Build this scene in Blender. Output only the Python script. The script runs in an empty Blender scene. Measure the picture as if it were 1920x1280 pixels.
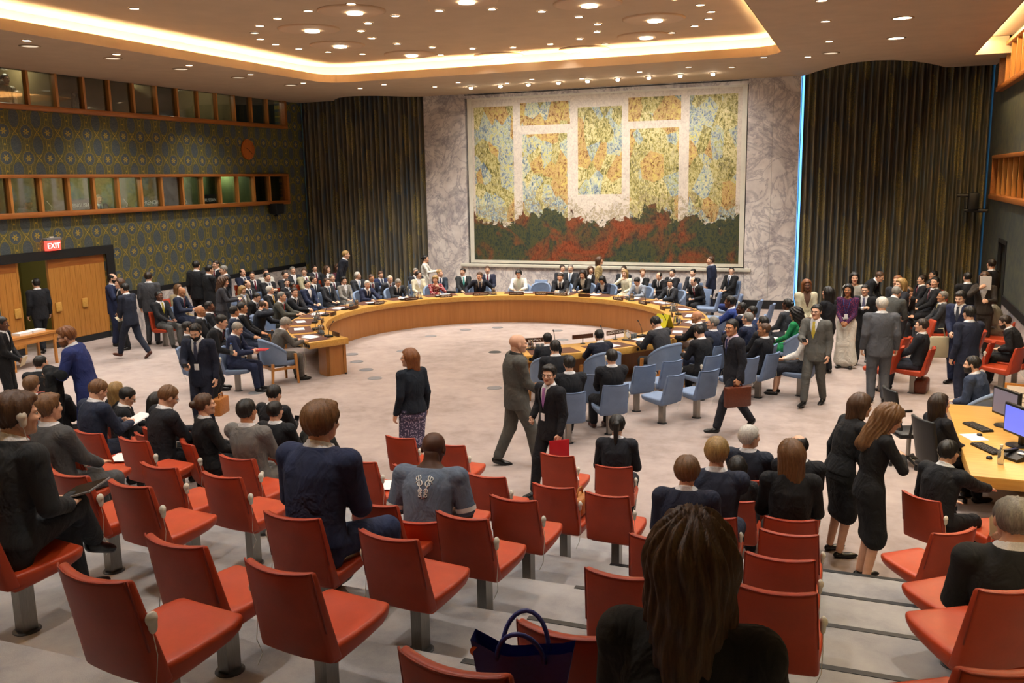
import bpy, bmesh, math, random
import numpy as np
from mathutils import Vector, Matrix, Euler
random.seed(7)
PI = math.pi
R = math.radians
scene = bpy.context.scene
col = scene.collection

# ------------------------------------------------------------------ camera, world, exposure
def camera_axes(yaw, pitch, roll):
    f = Vector((-math.sin(yaw)*math.cos(pitch), math.cos(yaw)*math.cos(pitch), math.sin(pitch)))
    r0 = Vector((math.cos(yaw), math.sin(yaw), 0)); u0 = r0.cross(f)
    return r0*math.cos(roll)+u0*math.sin(roll), -r0*math.sin(roll)+u0*math.cos(roll), f
cam_data = bpy.data.cameras.new('camera'); cam_data.sensor_width = 36; cam_data.lens = 1700/1920*36
cam_data.clip_start = 0.05; cam_data.clip_end = 200
cam = bpy.data.objects.new('camera', cam_data); col.objects.link(cam)
cr, cu, cf = camera_axes(R(21.27), R(-10.18), R(-1.03))
cam.matrix_world = Matrix(((cr.x, cu.x, -cf.x, 0), (cr.y, cu.y, -cf.y, 0), (cr.z, cu.z, -cf.z, 3.95), (0, 0, 0, 1)))
scene.camera = cam
world = bpy.data.worlds.new('world'); scene.world = world; world.use_nodes = True
world.node_tree.nodes['Background'].inputs[0].default_value = (.55, .7, 1, 1)
world.node_tree.nodes['Background'].inputs[1].default_value = 1.0
scene.view_settings.view_transform = 'Standard'; scene.view_settings.look = 'None'
scene.view_settings.gamma = 1; scene.view_settings.use_curve_mapping = False
scene.view_settings.exposure = 1.3
try:
    scene.cycles.use_denoising = True; scene.cycles.max_bounces = 6; scene.cycles.diffuse_bounces = 3
    scene.cycles.glossy_bounces = 2; scene.cycles.transmission_bounces = 4; scene.cycles.transparent_max_bounces = 8
    scene.cycles.sample_clamp_indirect = 4; scene.cycles.caustics_reflective = False; scene.cycles.caustics_refractive = False
    scene.cycles.use_light_tree = True; scene.cycles.use_adaptive_sampling = True; scene.cycles.adaptive_threshold = .03
except Exception: pass

# ------------------------------------------------------------------ material helpers
def lin(c):
    if isinstance(c, str): c = tuple(int(c[i:i+2], 16)/255 for i in (0, 2, 4))
    return tuple((x/12.92 if x <= .04045 else ((x+.055)/1.055)**2.4) for x in c[:3])+(1.0,)
class X:                                   # tiny arithmetic on shader sockets
    nt = None
    def __init__(s, k): s.k = k
    def m(s, op, *o):
        n = X.nt.nodes.new('ShaderNodeMath'); n.operation = op
        for i, v in enumerate((s,)+o):
            if isinstance(v, X): X.nt.links.new(v.k, n.inputs[i])
            else: n.inputs[i].default_value = v
        return X(n.outputs[0])
    def __add__(s, o): return s.m('ADD', o)
    __radd__ = __add__
    def __sub__(s, o): return s.m('SUBTRACT', o)
    def __mul__(s, o): return s.m('MULTIPLY', o)
    __rmul__ = __mul__
    def __truediv__(s, o): return s.m('DIVIDE', o)
    def lt(s, o): return s.m('LESS_THAN', o)
    def gt(s, o): return s.m('GREATER_THAN', o)
    def ab(s): return s.m('ABSOLUTE')
    def fr(s): return s.m('FRACT')
    def mn(s, o): return s.m('MINIMUM', o)
    def mx(s, o): return s.m('MAXIMUM', o)
    def pw(s, o): return s.m('POWER', o)
    def sn(s): return s.m('SINE')
    def cs(s): return s.m('COSINE')
    def inv(s): return s.m('MULTIPLY_ADD', -1.0, 1.0)
def step_in(x, a, b): return x.gt(a)*x.lt(b)
class Mat:
    def __init__(s, name, base='808080', rough=.6, metal=0.0, spec=.5, **kw):
        s.m = bpy.data.materials.new(name); s.m.use_nodes = True; s.nt = s.m.node_tree; X.nt = s.nt
        s.b = s.nt.nodes['Principled BSDF']
        s.b.inputs['Base Color'].default_value = lin(base); s.b.inputs['Roughness'].default_value = rough
        s.b.inputs['Metallic'].default_value = metal; s.b.inputs['Specular IOR Level'].default_value = spec
        for k, v in kw.items(): s.b.inputs[k].default_value = v
    def coord(s, kind='Object'):
        n = s.nt.nodes.new('ShaderNodeTexCoord'); sp = s.nt.nodes.new('ShaderNodeSeparateXYZ')
        s.nt.links.new(n.outputs[kind], sp.inputs[0]); s.vec = n.outputs[kind]
        return [X(sp.outputs[i]) for i in range(3)]
    def noise(s, scale=5, detail=3, rough=.5, dist=0, stretch=(1, 1, 1), kind='Object', off=(0, 0, 0)):
        n = s.nt.nodes.new('ShaderNodeTexCoord'); mp = s.nt.nodes.new('ShaderNodeMapping'); t = s.nt.nodes.new('ShaderNodeTexNoise')
        mp.inputs['Scale'].default_value = stretch; mp.inputs['Location'].default_value = off
        t.inputs['Scale'].default_value = scale; t.inputs['Detail'].default_value = detail
        t.inputs['Roughness'].default_value = rough; t.inputs['Distortion'].default_value = dist
        s.nt.links.new(n.outputs[kind], mp.inputs[0]); s.nt.links.new(mp.outputs[0], t.inputs['Vector'])
        return X(t.outputs['Fac'])
    def voronoi(s, scale=5, stretch=(1, 1, 1), feature='F1', out='Color'):
        n = s.nt.nodes.new('ShaderNodeTexCoord'); mp = s.nt.nodes.new('ShaderNodeMapping'); t = s.nt.nodes.new('ShaderNodeTexVoronoi')
        mp.inputs['Scale'].default_value = stretch; t.inputs['Scale'].default_value = scale; t.feature = feature
        s.nt.links.new(n.outputs['Object'], mp.inputs[0]); s.nt.links.new(mp.outputs[0], t.inputs['Vector'])
        return t.outputs[out]
    def ramp(s, fac, stops, interp='LINEAR'):
        n = s.nt.nodes.new('ShaderNodeValToRGB'); cr_ = n.color_ramp; cr_.interpolation = interp
        while len(cr_.elements) < len(stops): cr_.elements.new(.5)
        for e, (p, c) in zip(cr_.elements, stops): e.position = p; e.color = lin(c)
        s.nt.links.new(fac.k if isinstance(fac, X) else fac, n.inputs[0]); return n.outputs[0]
    def mix(s, fac, a, b):
        n = s.nt.nodes.new('ShaderNodeMix'); n.data_type = 'RGBA'
        if isinstance(fac, X): s.nt.links.new(fac.k, n.inputs[0])
        else: n.inputs[0].default_value = fac
        for v, i in ((a, 6), (b, 7)):
            if isinstance(v, (str, tuple)): n.inputs[i].default_value = lin(v)
            else: s.nt.links.new(v, n.inputs[i])
        return n.outputs[2]
    def color(s, k): s.nt.links.new(k, s.b.inputs['Base Color']); return s
    def rough(s, x, lo=.4, hi=.7): s.nt.links.new((x*(hi-lo)+lo).k, s.b.inputs['Roughness']); return s
    def bump(s, x, strength=.3, dist=.01):
        n = s.nt.nodes.new('ShaderNodeBump'); n.inputs['Strength'].default_value = strength; n.inputs['Distance'].default_value = dist
        s.nt.links.new(x.k, n.inputs['Height']); s.nt.links.new(n.outputs[0], s.b.inputs['Normal']); return s
M = {}
def simple(name, base, rough=.6, metal=0., spec=.5, scale=0, amt=.12, bump=0, stretch=(1, 1, 1), **kw):
    if name in M: return M[name]
    a = Mat(name, base, rough, metal, spec, **kw)
    if scale:
        n = a.noise(scale, 4, .55, 0, stretch); c = lin(base)
        def sh(f): return tuple((min(1, x*f)*12.92 if min(1, x*f) <= .0031308 else 1.055*min(1, x*f)**(1/2.4)-.055) for x in c[:3])
        a.color(a.ramp(n, [(.25, sh(1-amt*1.6)), (.75, sh(1+amt*1.6))]))
        if bump: a.bump(n, bump, .004)
    M[name] = a.m; return a.m
def glow(name, colr, strength, base='FFFFFF'):
    a = Mat(name, base, .5); a.b.inputs['Emission Color'].default_value = lin(colr); a.b.inputs['Emission Strength'].default_value = strength
    M[name] = a.m; return a.m
def wood(name, dark, light, scale=1.0, axis=2, rough=.38):
    a = Mat(name, light, rough); st = [14, 14, 14]; st[axis] = .8
    n = a.noise(2.2*scale, 5, .6, .6, tuple(st)); n2 = a.noise(.7, 2, .5)
    a.color(a.ramp(n*.75+n2*.3, [(.3, dark), (.72, light)])); a.bump(n, .06, .002); M[name] = a.m; return a.m

# ------------------------------------------------------------------ mesh helpers
class MB:
    def __init__(s): s.v = []; s.f = []; s.mi = []; s.cm = 0
    def add(s, vs, fs):
        o = len(s.v); s.v += [tuple(p) for p in vs]; s.f += [tuple(i+o for i in q) for q in fs]; s.mi += [s.cm]*len(fs); return s
    def box(s, c, d, rz=0, M4=None):
        x, y, z = d[0]/2, d[1]/2, d[2]/2
        vs = [Vector((i*x, j*y, k*z)) for k in (-1, 1) for j in (-1, 1) for i in (-1, 1)]
        if rz: rm = Matrix.Rotation(rz, 3, 'Z'); vs = [rm @ v for v in vs]
        vs = [v+Vector(c) for v in vs]
        if M4 is not None: vs = [M4 @ v for v in vs]
        return s.add(vs, [(0, 2, 3, 1), (4, 5, 7, 6), (0, 1, 5, 4), (2, 6, 7, 3), (0, 4, 6, 2), (1, 3, 7, 5)])
    def bx(s, x0, x1, y0, y1, z0, z1): return s.box(((x0+x1)/2, (y0+y1)/2, (z0+z1)/2), (x1-x0, y1-y0, z1-z0))
    def lathe(s, prof, n=16, c=(0, 0, 0), cap=True, M4=None):
        vs = []; fs = []
        for r, z in prof:
            for i in range(n):
                a = 2*PI*i/n; v = Vector((c[0]+r*math.cos(a), c[1]+r*math.sin(a), c[2]+z)); vs.append(M4 @ v if M4 is not None else v)
        for j in range(len(prof)-1):
            for i in range(n): k = (i+1) % n; fs.append((j*n+i, j*n+k, (j+1)*n+k, (j+1)*n+i))
        if cap: fs.append(tuple(range(n-1, -1, -1))); fs.append(tuple((len(prof)-1)*n+i for i in range(n)))
        return s.add(vs, fs)
    def tube(s, pts, r, n=8, cap=True):
        pts = [Vector(p) for p in pts]; rs = r if isinstance(r, (list, tuple)) else [r]*len(pts); vs = []; fs = []; up = None
        for i, p in enumerate(pts):
            t = (pts[min(i+1, len(pts)-1)]-pts[max(i-1, 0)]); t = t.normalized() if t.length > 1e-9 else Vector((0, 0, 1))
            if up is None: up = Vector((0, 0, 1)) if abs(t.z) < .9 else Vector((1, 0, 0))
            a = t.cross(up).normalized(); b = a.cross(t).normalized(); up = b
            for k in range(n): w = 2*PI*k/n; vs.append(p+a*math.cos(w)*rs[i]+b*math.sin(w)*rs[i])
        for j in range(len(pts)-1):
            for i in range(n): k = (i+1) % n; fs.append((j*n+i, j*n+k, (j+1)*n+k, (j+1)*n+i))
        if cap: fs.append(tuple(range(n-1, -1, -1))); fs.append(tuple((len(pts)-1)*n+i for i in range(n)))
        return s.add(vs, fs)
    def prism(s, poly, z0, z1):
        n = len(poly); vs = [(x, y, z0) for x, y in poly]+[(x, y, z1) for x, y in poly]
        return s.add(vs, [tuple(range(n-1, -1, -1)), tuple(range(n, 2*n))]+[(i, (i+1) % n, n+(i+1) % n, n+i) for i in range(n)])
    def ringsec(s, c, r0, r1, z0, z1, a0, a1, n=48):      # annular sector solid
        vs = []; fs = []
        for i in range(n+1):
            a = a0+(a1-a0)*i/n; ca, sa = math.cos(a), math.sin(a)
            for r, z in ((r0, z0), (r1, z0), (r1, z1), (r0, z1)): vs.append((c[0]+r*ca, c[1]+r*sa, z))
        for i in range(n):
            for k in range(4): q = (k+1) % 4; fs.append((i*4+k, i*4+q, i*4+4+q, i*4+4+k))
        fs.append((0, 3, 2, 1)); fs.append((n*4, n*4+1, n*4+2, n*4+3))
        return s.add(vs, fs)
    def grid(s, P):                                       # P[i][j] points
        n, m = len(P), len(P[0]); vs = [p for row in P for p in row]
        return s.add(vs, [(i*m+j, i*m+j+1, i*m+m+j+1, i*m+m+j) for i in range(n-1) for j in range(m-1)])
    def mesh(s, name, smooth=False):
        me = bpy.data.meshes.new(name); me.from_pydata(s.v, [], s.f)
        bm = bmesh.new(); bm.from_mesh(me); bmesh.ops.recalc_face_normals(bm, faces=bm.faces); bm.to_mesh(me); bm.free()
        if smooth: me.polygons.foreach_set('use_smooth', [True]*len(me.polygons))
        if any(s.mi): me.polygons.foreach_set('material_index', s.mi)
        return me
    def build(s, name, mat=None, parent=None, smooth=False, bevel=0, segs=2):
        me = s.mesh(name, smooth); ms = mat if isinstance(mat, (list, tuple)) else [mat]
        for q in ms: me.materials.append(M[q] if isinstance(q, str) else q)
        o = bpy.data.objects.new(name, me); col.objects.link(o)
        if parent: o.parent = parent
        if bevel: bake_bevel(o, bevel, segs)
        return o
def bake_bevel(o, w, segs=2, ang=35):
    bm = bmesh.new(); bm.from_mesh(o.data)
    es = [e for e in bm.edges if len(e.link_faces) == 2 and e.calc_face_angle(0) > R(ang)]
    bmesh.ops.bevel(bm, geom=es, offset=w, segments=segs, affect='EDGES', profile=.5, clamp_overlap=True)
    bm.to_mesh(o.data); bm.free()
    o.data.polygons.foreach_set('use_smooth', [True]*len(o.data.polygons)); sharp(o.data, 40)
def sharp(me, ang=40):
    bm = bmesh.new(); bm.from_mesh(me)
    for e in bm.edges:
        if len(e.link_faces) == 2: e.smooth = e.calc_face_angle(0) < R(ang)
    bm.to_mesh(me); bm.free()
def thing(name, label, cat, loc=(0, 0, 0), rz=0, group=None):
    o = bpy.data.objects.new(name, None); o.empty_display_size = .2; col.objects.link(o)
    o.location = loc; o.rotation_euler = (0, 0, rz); return tag(o, label, cat, group)
def tag(o, label=None, cat=None, group=None, kind=None):
    if label: o['label'] = label
    if cat: o['category'] = cat
    if group: o['group'] = group
    if kind: o['kind'] = kind
    return o
def inst(name, me, parent=None, loc=None, rot=None, mat=None):
    o = bpy.data.objects.new(name, me); col.objects.link(o)
    if parent: o.parent = parent
    if loc is not None: o.location = loc
    if rot is not None: o.rotation_euler = rot
    if mat is not None and o.material_slots: o.material_slots[0].link = 'OBJECT'; o.material_slots[0].material = mat
    return o
def copy_tree(o, parent=None):
    c = o.copy(); col.objects.link(c); c.parent = parent
    for ch in [q for q in bpy.data.objects if q.parent == o]: copy_tree(ch, c)
    return c
def text_mesh(txt, size, name='lettering', extrude=.002):
    cu_ = bpy.data.curves.new('t', 'FONT'); cu_.body = txt; cu_.size = size; cu_.extrude = extrude; cu_.align_x = 'CENTER'; cu_.align_y = 'CENTER'; cu_.resolution_u = 2
    t = bpy.data.objects.new('t', cu_); col.objects.link(t); bpy.context.view_layer.update()
    me = bpy.data.meshes.new_from_object(t.evaluated_get(bpy.context.evaluated_depsgraph_get())); me.name = name
    bpy.data.objects.remove(t); bpy.data.curves.remove(cu_); return me
def lamp(name, kind, loc, energy, colr=(1, .82, .6), parent=None, rot=(0, 0, 0), **kw):
    l = bpy.data.lights.new(name, kind); l.energy = energy; l.color = colr
    for k, v in kw.items(): setattr(l, k, v)
    o = bpy.data.objects.new(name, l); col.objects.link(o); o.location = loc; o.rotation_euler = rot
    if parent: o.parent = parent
    return o
# ------------------------------------------------------------------ room constants (metres; floor of the chamber z = 0)
XL, XR, YB, YF, ZC, ZU = -18.56, 3.01, 27.6, -5.0, 6.65, 7.10
TC = (-7.95, 19.5)                                   # centre of the horseshoe table
def tier_z(k): return .35+.25*(k-1) if k >= 1 else 0.
def tier_edge(k): return 8.35-1.04*(k-1)
# ------------------------------------------------------------------ materials of the setting
a = Mat('carpet', 'C4B3B0', .95, 0, .1); n = a.noise(.55, 4, .6, .5); n2 = a.noise(3.5, 5, .65); n3 = a.noise(160, 2)
a.color(a.ramp(n*.5+n2*.42+n3*.12, [(.36, '8C7F79'), (.52, 'A3958F'), (.70, 'B1A39C')])); a.bump(n3, .25, .004); M['carpet'] = a.m
a = Mat('carpet_tier', 'BDB5B6', .95, 0, .1); n = a.noise(.9, 4, .6, .6); n2 = a.noise(4, 5, .65); n3 = a.noise(160, 2)
a.color(a.ramp(n*.5+n2*.42+n3*.12, [(.36, '7F7E82'), (.52, '9B9999'), (.70, 'ABA9A7')])); a.bump(n3, .25, .004); M['carpet_tier'] = a.m
simple('ceiling_paint', 'BFA78C', .8, 0, .2, 2.0, .04); simple('ceiling_upper', 'C6AE92', .8, 0, .2, 1.5, .04)
simple('dark_trim', '15171A', .5); simple('black_plastic', '101114', .45); simple('steel', '8E8A84', .32, 1.0, .5, 30, .1, .1, (8, 8, .3))
simple('paper', 'EDECEA', .8, 0, .2, 40, .02); simple('suit_dark', '191B22', .88); simple('eye_white', 'D8D2CC', .3); simple('brow', '1C1410', .7)
simple('shoe_black', '0E0D0D', .3); simple('shoe_brown', '4A2416', .35); simple('white_plastic', 'DCD6C6', .4); simple('grey_plastic', '77777A', .45)
wood('oak', 'A5652A', 'C98D48', 1.0, 2); wood('oak_h', 'A5652A', 'C98D48', 1.0, 1); wood('oak_frame', '8A4E20', 'B36F33', 1.0, 1); wood('oak_door', 'A0662A', 'C48A42', 1.3, 2)
wood('table_top', 'C08A3C', 'D9AB5C', .8, 0, .3); wood('table_panel', 'A2682F', 'B67C40', .5, 2, .32)
simple('leather_pad', '5B3426', .5, 0, .4, 60, .12, .2)
a = Mat('wallpaper', '2C3437', .75, 0, .3); X_, Y_, Z_ = a.coord('Object')
Pd = .611; cu_ = ((Y_-15.72)/Pd+.5).fr()-.5; cv_ = ((Z_-5.24)/Pd+20.5).fr()-.5; hu = ((Y_-15.72)/Pd).fr()-.5; hv = ((Z_-5.24)/Pd+20.0).fr()-.5
def rr(u, v, k=1.0): return (u*u+v*v*k).pw(.5)
r = rr(cu_, cv_); th = cv_.m('ARCTAN2', cu_)
flower = r.lt((th*6.0).cs()*.04+.10); core = r.lt(.022); disc = r.lt(.25); rg = step_in(r, .255, .268); rg2 = step_in(r, .30, .312)
leaf = rr(hu, hv, .42); lf = leaf.lt(.225); lr = step_in(leaf, .245, .26)
cross = ((hu.ab()-cv_.ab()).ab()).lt(.018)*hu.ab().lt(.13)*r.gt(.3)*cv_.ab().lt(.2)
bar = step_in(cu_.ab(), .075, .095)*cv_.ab().gt(.30); dots = rr(cu_, hv, 1.0).lt(.045)
wob = a.noise(26, 2, .5, 0, (1, 1, 3)); fine = a.noise(90, 2)
gold = flower*core.inv()+rg+rg2*.5+lr*.55+cross+bar*.8+dots*.9
gold = gold.mn(1.0)*(fine*.7+.30)
base = a.mix(lf.mx(disc), a.ramp(wob, [(.3, '4A4A34'), (.7, '65633F')]), a.ramp(wob, [(.3, '3C464C'), (.7, '565C5C')]))
a.color(a.mix(gold, base, 'B89A2C')); M['wallpaper'] = a.m
a = Mat('wallpaper_plain', '333A3C', .75, 0, .3); wob = a.noise(3.2, 4, .6, 0, (1, 1, 1.4)); fine = a.noise(70, 3)
a.color(a.ramp(wob*.7+fine*.3, [(.35, '3B4244'), (.65, '575848')])); M['wallpaper_side'] = a.m
a = Mat('marble', 'B5AAA6', .28, 0, .5); n = a.noise(.9, 8, .68, 2.2); v = ((n-.5).ab()*22.0).mn(1.0); n2 = a.noise(.5, 5, .6, 1.2, off=(7, 3, 1)); v2 = ((n2-.48).ab()*26.0).mn(1.0); n3 = a.noise(3, 4)
c = a.ramp(n3*.6+n2*.4, [(.3, 'B4AAA5'), (.55, 'CFC7C0'), (.75, 'E2DCD4')]); c = a.mix(v.inv()*.6, c, '77707A'); c = a.mix(v2.inv()*.45, c, '6A646C'); a.color(c); M['marble'] = a.m
simple('marble_pale', 'C9C4B4', .3, 0, .5, 4, .05)
a = Mat('drape', '26282A', .8, 0, .25); X_, Y_, Z_ = a.coord('Object'); n = a.noise(5, 3, .6, 0, (4, 1, .25)); f = a.noise(60, 2, .5, 0, (1, 1, .4)); bl = ((Z_*1.6+X_*3.1).sn()*(X_*9.0).sn())
a.color(a.mix((bl.gt(.45)*f.gt(.5))*.55, a.ramp(n, [(.3, '4C5A66'), (.5, '645E50'), (.7, '80735A')]), 'A8964C')); M['drape'] = a.m
glow('cove_led', 'FFE2AC', 34.0); glow('lamp_white', 'FFF3DC', 40.0); glow('lamp_soft', 'FFE9C8', 7.0); glow('lamp_off', 'E8D2B0', .35); glow('window_day', '5FB4FF', 1.1)
glow('exit_red', 'FF3A30', 1.6, '300505'); glow('exit_text', 'FFE2DC', 1.3)
simple('disc_paint', 'CBAF92', .7, 0, .2); simple('lamp_ring', 'A88E70', .5)
gm = Mat('booth_glass', 'FFFFFF', .02, 0, .5); nt = gm.nt; tr = nt.nodes.new('ShaderNodeBsdfTransparent'); tr.inputs[0].default_value = (.86, .9, .86, 1)
gl = nt.nodes.new('ShaderNodeBsdfGlossy'); gl.inputs['Roughness'].default_value = .03; mx = nt.nodes.new('ShaderNodeMixShader'); mx.inputs[0].default_value = .16
nt.links.new(tr.outputs[0], mx.inputs[1]); nt.links.new(gl.outputs[0], mx.inputs[2]); nt.links.new(mx.outputs[0], nt.nodes['Material Output'].inputs[0]); M['booth_glass'] = gm.m
# ------------------------------------------------------------------ floor and the sloping public rows
mb = MB(); mb.bx(XL-.3, XR+.3, YF, YB+.3, -.3, 0); floor = tag(mb.build('floor', 'carpet'), kind='structure')
for k in range(1, 13):
    z1 = tier_z(k); y1 = tier_edge(k); y0 = tier_edge(k+1) if k < 12 else YF
    mb = MB(); mb.bx(XL, XR, y0-(.02 if k < 12 else 0), y1, 0, z1); t = mb.build('tier', 'carpet_tier', floor)
    for x0, x1 in ((-.32, .62), (-1.95, -1.35)):
        if k > 6 and x0 > -1: pass
        mb = MB(); mb.bx(x0, x1, y1-.045, y1+.006, z1-.02, z1+.004); mb.build('nosing_strip', 'dark_trim', t)
# floor outlets in the well of the table
for i, (x, y) in enumerate(((-6.85, 21.04), (-7.86, 19.09), (-6.49, 15.7), (-10.98, 17.93), (-10.41, 17.19), (-9.76, 16.49), (-9.16, 15.8), (-10.01, 18.62), (-10.28, 20.66), (-9.82, 21.82), (-9.12, 22.37), (-10.73, 14.0), (-5.6, 21.6), (-7.4, 22.3))):
    mb = MB(); mb.lathe([(.15, -.01), (.15, .006), (.13, .010), (.125, .006), (.0, .006)], 20, (x, y, 0), cap=False); mb.build('floor_outlet', 'grey_plastic' if i != 1 else 'dark_trim', floor)
# ------------------------------------------------------------------ left wall with two storeys of glazed booths
def wall_cells(ys, zs, holes, x0, x1):
    mb = MB()
    for i in range(len(ys)-1):
        for j in range(len(zs)-1):
            if (i, j) in holes: continue
            mb.bx(x0, x1, ys[i], ys[i+1], zs[j], zs[j+1])
    return mb
UPY = (11.44, 26.75); LOY = (11.55, 26.65)
ys = [YF, 11.5, 15.1, 15.78, 16.55, 18.35, 26.7, YB+.7]; zs = [0, 2.2, 3.33, 4.17, 5.83, 6.68, 7.6]
holes = {(i, 2) for i in range(1, 6)} | {(i, 4) for i in range(1, 6)} | {(i, 0) for i in (2, 3, 4)}
tag(wall_cells(ys, zs, holes, XL-.35, XL).build('wall_left', 'wallpaper'), kind='structure')
def booth_strip(side, y0, y1, z0, z1, mulls, top, idx, interior):
    xw = XL if side < 0 else XR; s = 1 if side < 0 else -1        # s: into the room
    mb = MB(); w = tag(mb.bx(xw-s*.10 if s > 0 else xw-.14, xw+.14 if s > 0 else xw+.10, y0-.1, y1+.1, z0-.13, z0).build(f'window_{idx}', 'oak_frame'), kind='structure'); bake_bevel(w, .03)
    if top: mb = MB(); mb.bx(min(xw-s*.1, xw+s*.12), max(xw-s*.1, xw+s*.12), y0-.1, y1+.1, z1, z1+.09).build('head_rail', 'oak_frame', w, bevel=.02)
    for yy, ww in ((y1+.05, .12), (y0-.05, .12)): mb = MB(); mb.bx(min(xw-s*.1, xw+s*.11), max(xw-s*.1, xw+s*.11), yy-ww/2, yy+ww/2, z0, z1).build('end_jamb', 'oak_frame', w)
    for m_ in mulls:
        mb = MB(); mb.bx(min(xw-s*.06, xw+s*.06), max(xw-s*.06, xw+s*.06), m_-.035, m_+.035, z0, z1).build('mullion', 'oak', w)
    ed = [y0]+list(mulls)+[y1]
    for a_, b_ in zip(ed[:-1], ed[1:]): mb = MB(); mb.bx(xw-s*.03-.003, xw-s*.03+.003, a_+.02, b_-.02, z0, z1).build('pane', 'booth_glass', w)
    dp = 2.2; xb = xw-s*dp
    for nm, bx_ in (('booth_back', (min(xb, xb-s*.1), max(xb, xb-s*.1), y0-.3, y1+.3, z0-1.0, z1+.3)), ('booth_floor', (min(xb, xw-s*.36), max(xb, xw-s*.36), y0-.3, y1+.3, z0-1.05, z0-.95)), ('booth_ceiling', (min(xb, xw-s*.36), max(xb, xw-s*.36), y0-.3, y1+.3, z1+.3, z1+.4)), ('booth_end', (min(xb, xw-s*.34), max(xb, xw-s*.34), y1+.12, y1+.2, z0-1, z1+.35)), ('booth_end', (min(xb, xw-s*.34), max(xb, xw-s*.34), y0-.2, y0-.12, z0-1, z1+.35))):
        mb = MB(); mb.bx(*bx_).build(nm, interior, w)
    return w
simple('booth_green', '4E5A34', .8, 0, .2, 3, .1); simple('booth_dark', '22201C', .8, 0, .2, 3, .1); simple('booth_partition', '8E7C58', .8, 0, .2, 3, .06); simple('booth_curtain', '7E9038', .8, 0, .2, 4, .1)
um = [11.5+.828*i for i in range(1, 19) if 11.5+.828*i < 26.4]; um = [16.47-.828*i for i in range(5, 0, -1)]+[16.47, 17.3, 18.15, 18.99, 19.83, 20.69, 21.52, 22.38, 23.22, 24.07, 24.92, 25.76]
lm = [15.69-.828*i for i in range(4, 0, -1)]+[15.69, 16.54, 17.37, 18.17, 18.99, 19.82, 20.61, 21.46, 22.3, 23.12, 23.96, 24.8, 25.63]
wu = booth_strip(-1, 11.5, 26.65, 5.86, 6.66, um, False, 1, 'booth_dark'); wl = booth_strip(-1, 11.6, 26.55, 3.36, 4.16, lm, True, 2, 'booth_green')
for w, zz, lst in ((wu, (4.9, 7.0), (17.35, 19.0, 19.86, 20.72, 24.1)), (wl, (2.4, 4.5), (17.4, 19.85, 20.64, 21.5, 22.32, 23.15, 24.82))):
    for yy in lst: mb = MB(); mb.bx(XL-2.2, XL-.1, yy-.03, yy+.03, *zz).build('partition', 'booth_partition' if w == wu else 'booth_green', w)
for w, y0, y1, zz, mt in ((wu, 19.9, 20.68, (5.86, 6.66), 'booth_curtain'), (wl, 19.95, 20.58, (3.3, 4.3), 'booth_curtain'), (wl, 22.4, 22.95, (3.3, 4.3), 'booth_curtain')):
    mb = MB(); P = [[(XL-.75+.03*math.sin(i*1.9), y0+(y1-y0)*i/24, z) for i in range(25)] for z in zz]; mb.grid(P).build('blind', mt, w)
for yy in (18.6, 20.2, 22.0, 22.7, 24.5): lamp('booth_lamp', 'POINT', (XL-1.1, yy, 4.35), 22, (1, .95, .8), shadow_soft_size=.1)
for yy in (16.9, 20.4, 23.0, 25.5): lamp('booth_lamp', 'POINT', (XL-1.1, yy, 6.85), 9, (1, .9, .7), shadow_soft_size=.1)
for txt, y0, y1 in (('ENGLISH', 17.50, 18.06), ('FRENCH', 19.96, 20.50), ('RUSSIAN', 22.44, 23.02)):
    mb = MB(); p = tag(mb.bx(XL-.07, XL-.05, y0, y1, 3.365, 3.64).build('language_sign', 'black_plastic'), f'black booth sign reading {txt} in white capitals', 'sign')
    t = inst('lettering', text_mesh(txt, .155 if txt == 'FRENCH' else .135), p, (XL-.046, (y0+y1)/2, 3.47), (PI/2, 0, PI/2)); t.data.materials.append(M['paper'])
# right wall with its own booths
ys2 = [YF, 12.0, 23.2, 24.4, 26.0, YB+.7]; zs2 = [0, 2.28, 3.33, 4.25, 5.95, 6.85, 7.6]
tag(wall_cells(ys2, zs2, {(i, 2) for i in (1, 2, 3)} | {(i, 4) for i in (1, 2, 3)} | {(2, 0)}, XR, XR+.35).build('wall_right', 'wallpaper_side'), kind='structure')
rm_ = [26.0-.83*i for i in range(1, 16)]
booth_strip(1, 12.1, 25.9, 3.36, 4.22, rm_, True, 3, 'booth_dark'); booth_strip(1, 12.1, 25.95, 5.98, 6.82, rm_, True, 4, 'booth_dark')
mb = MB(); tag(mb.bx(XR+.3, XR+.34, 23.25, 24.35, 0, 2.26).build('door_2', 'oak_door'), kind='structure')
mb = MB(); mb.bx(XR-.02, XR+.05, 24.36, 24.46, 0, 2.36); mb.bx(XR-.02, XR+.05, 23.12, 23.22, 0, 2.36); mb.bx(XR-.02, XR+.05, 23.2, 24.4, 2.26, 2.36); tag(mb.build('trim_5', 'dark_trim'), kind='structure')
mb = MB(); mb.bx(XR-.03, XR, 8.4, 23.1, .95, 1.14); tag(mb.build('trim_4', 'dark_trim'), kind='structure'); mb = MB(); mb.bx(XR-.02, XR, 8.4, 23.1, 0, .95); tag(mb.build('trim_7', 'marble'), kind='structure')
for y in (-5.0,):
    mb = MB(); tag(mb.bx(XL-.3, XR+.3, YF-.2, YF, 0, 7.6).build('wall_front', 'wallpaper_side'), kind='structure')
# dark dado rail and pale dado along the left wall
mb = MB(); mb.bx(XL, XL+.03, 18.65, YB-.1, 1.0, 1.14); tag(mb.build('trim_1', 'dark_trim'), kind='structure')
mb = MB(); mb.bx(XL, XL+.02, 18.65, YB-.1, 0, 1.0); tag(mb.build('trim_2', 'marble'), kind='structure')
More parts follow.
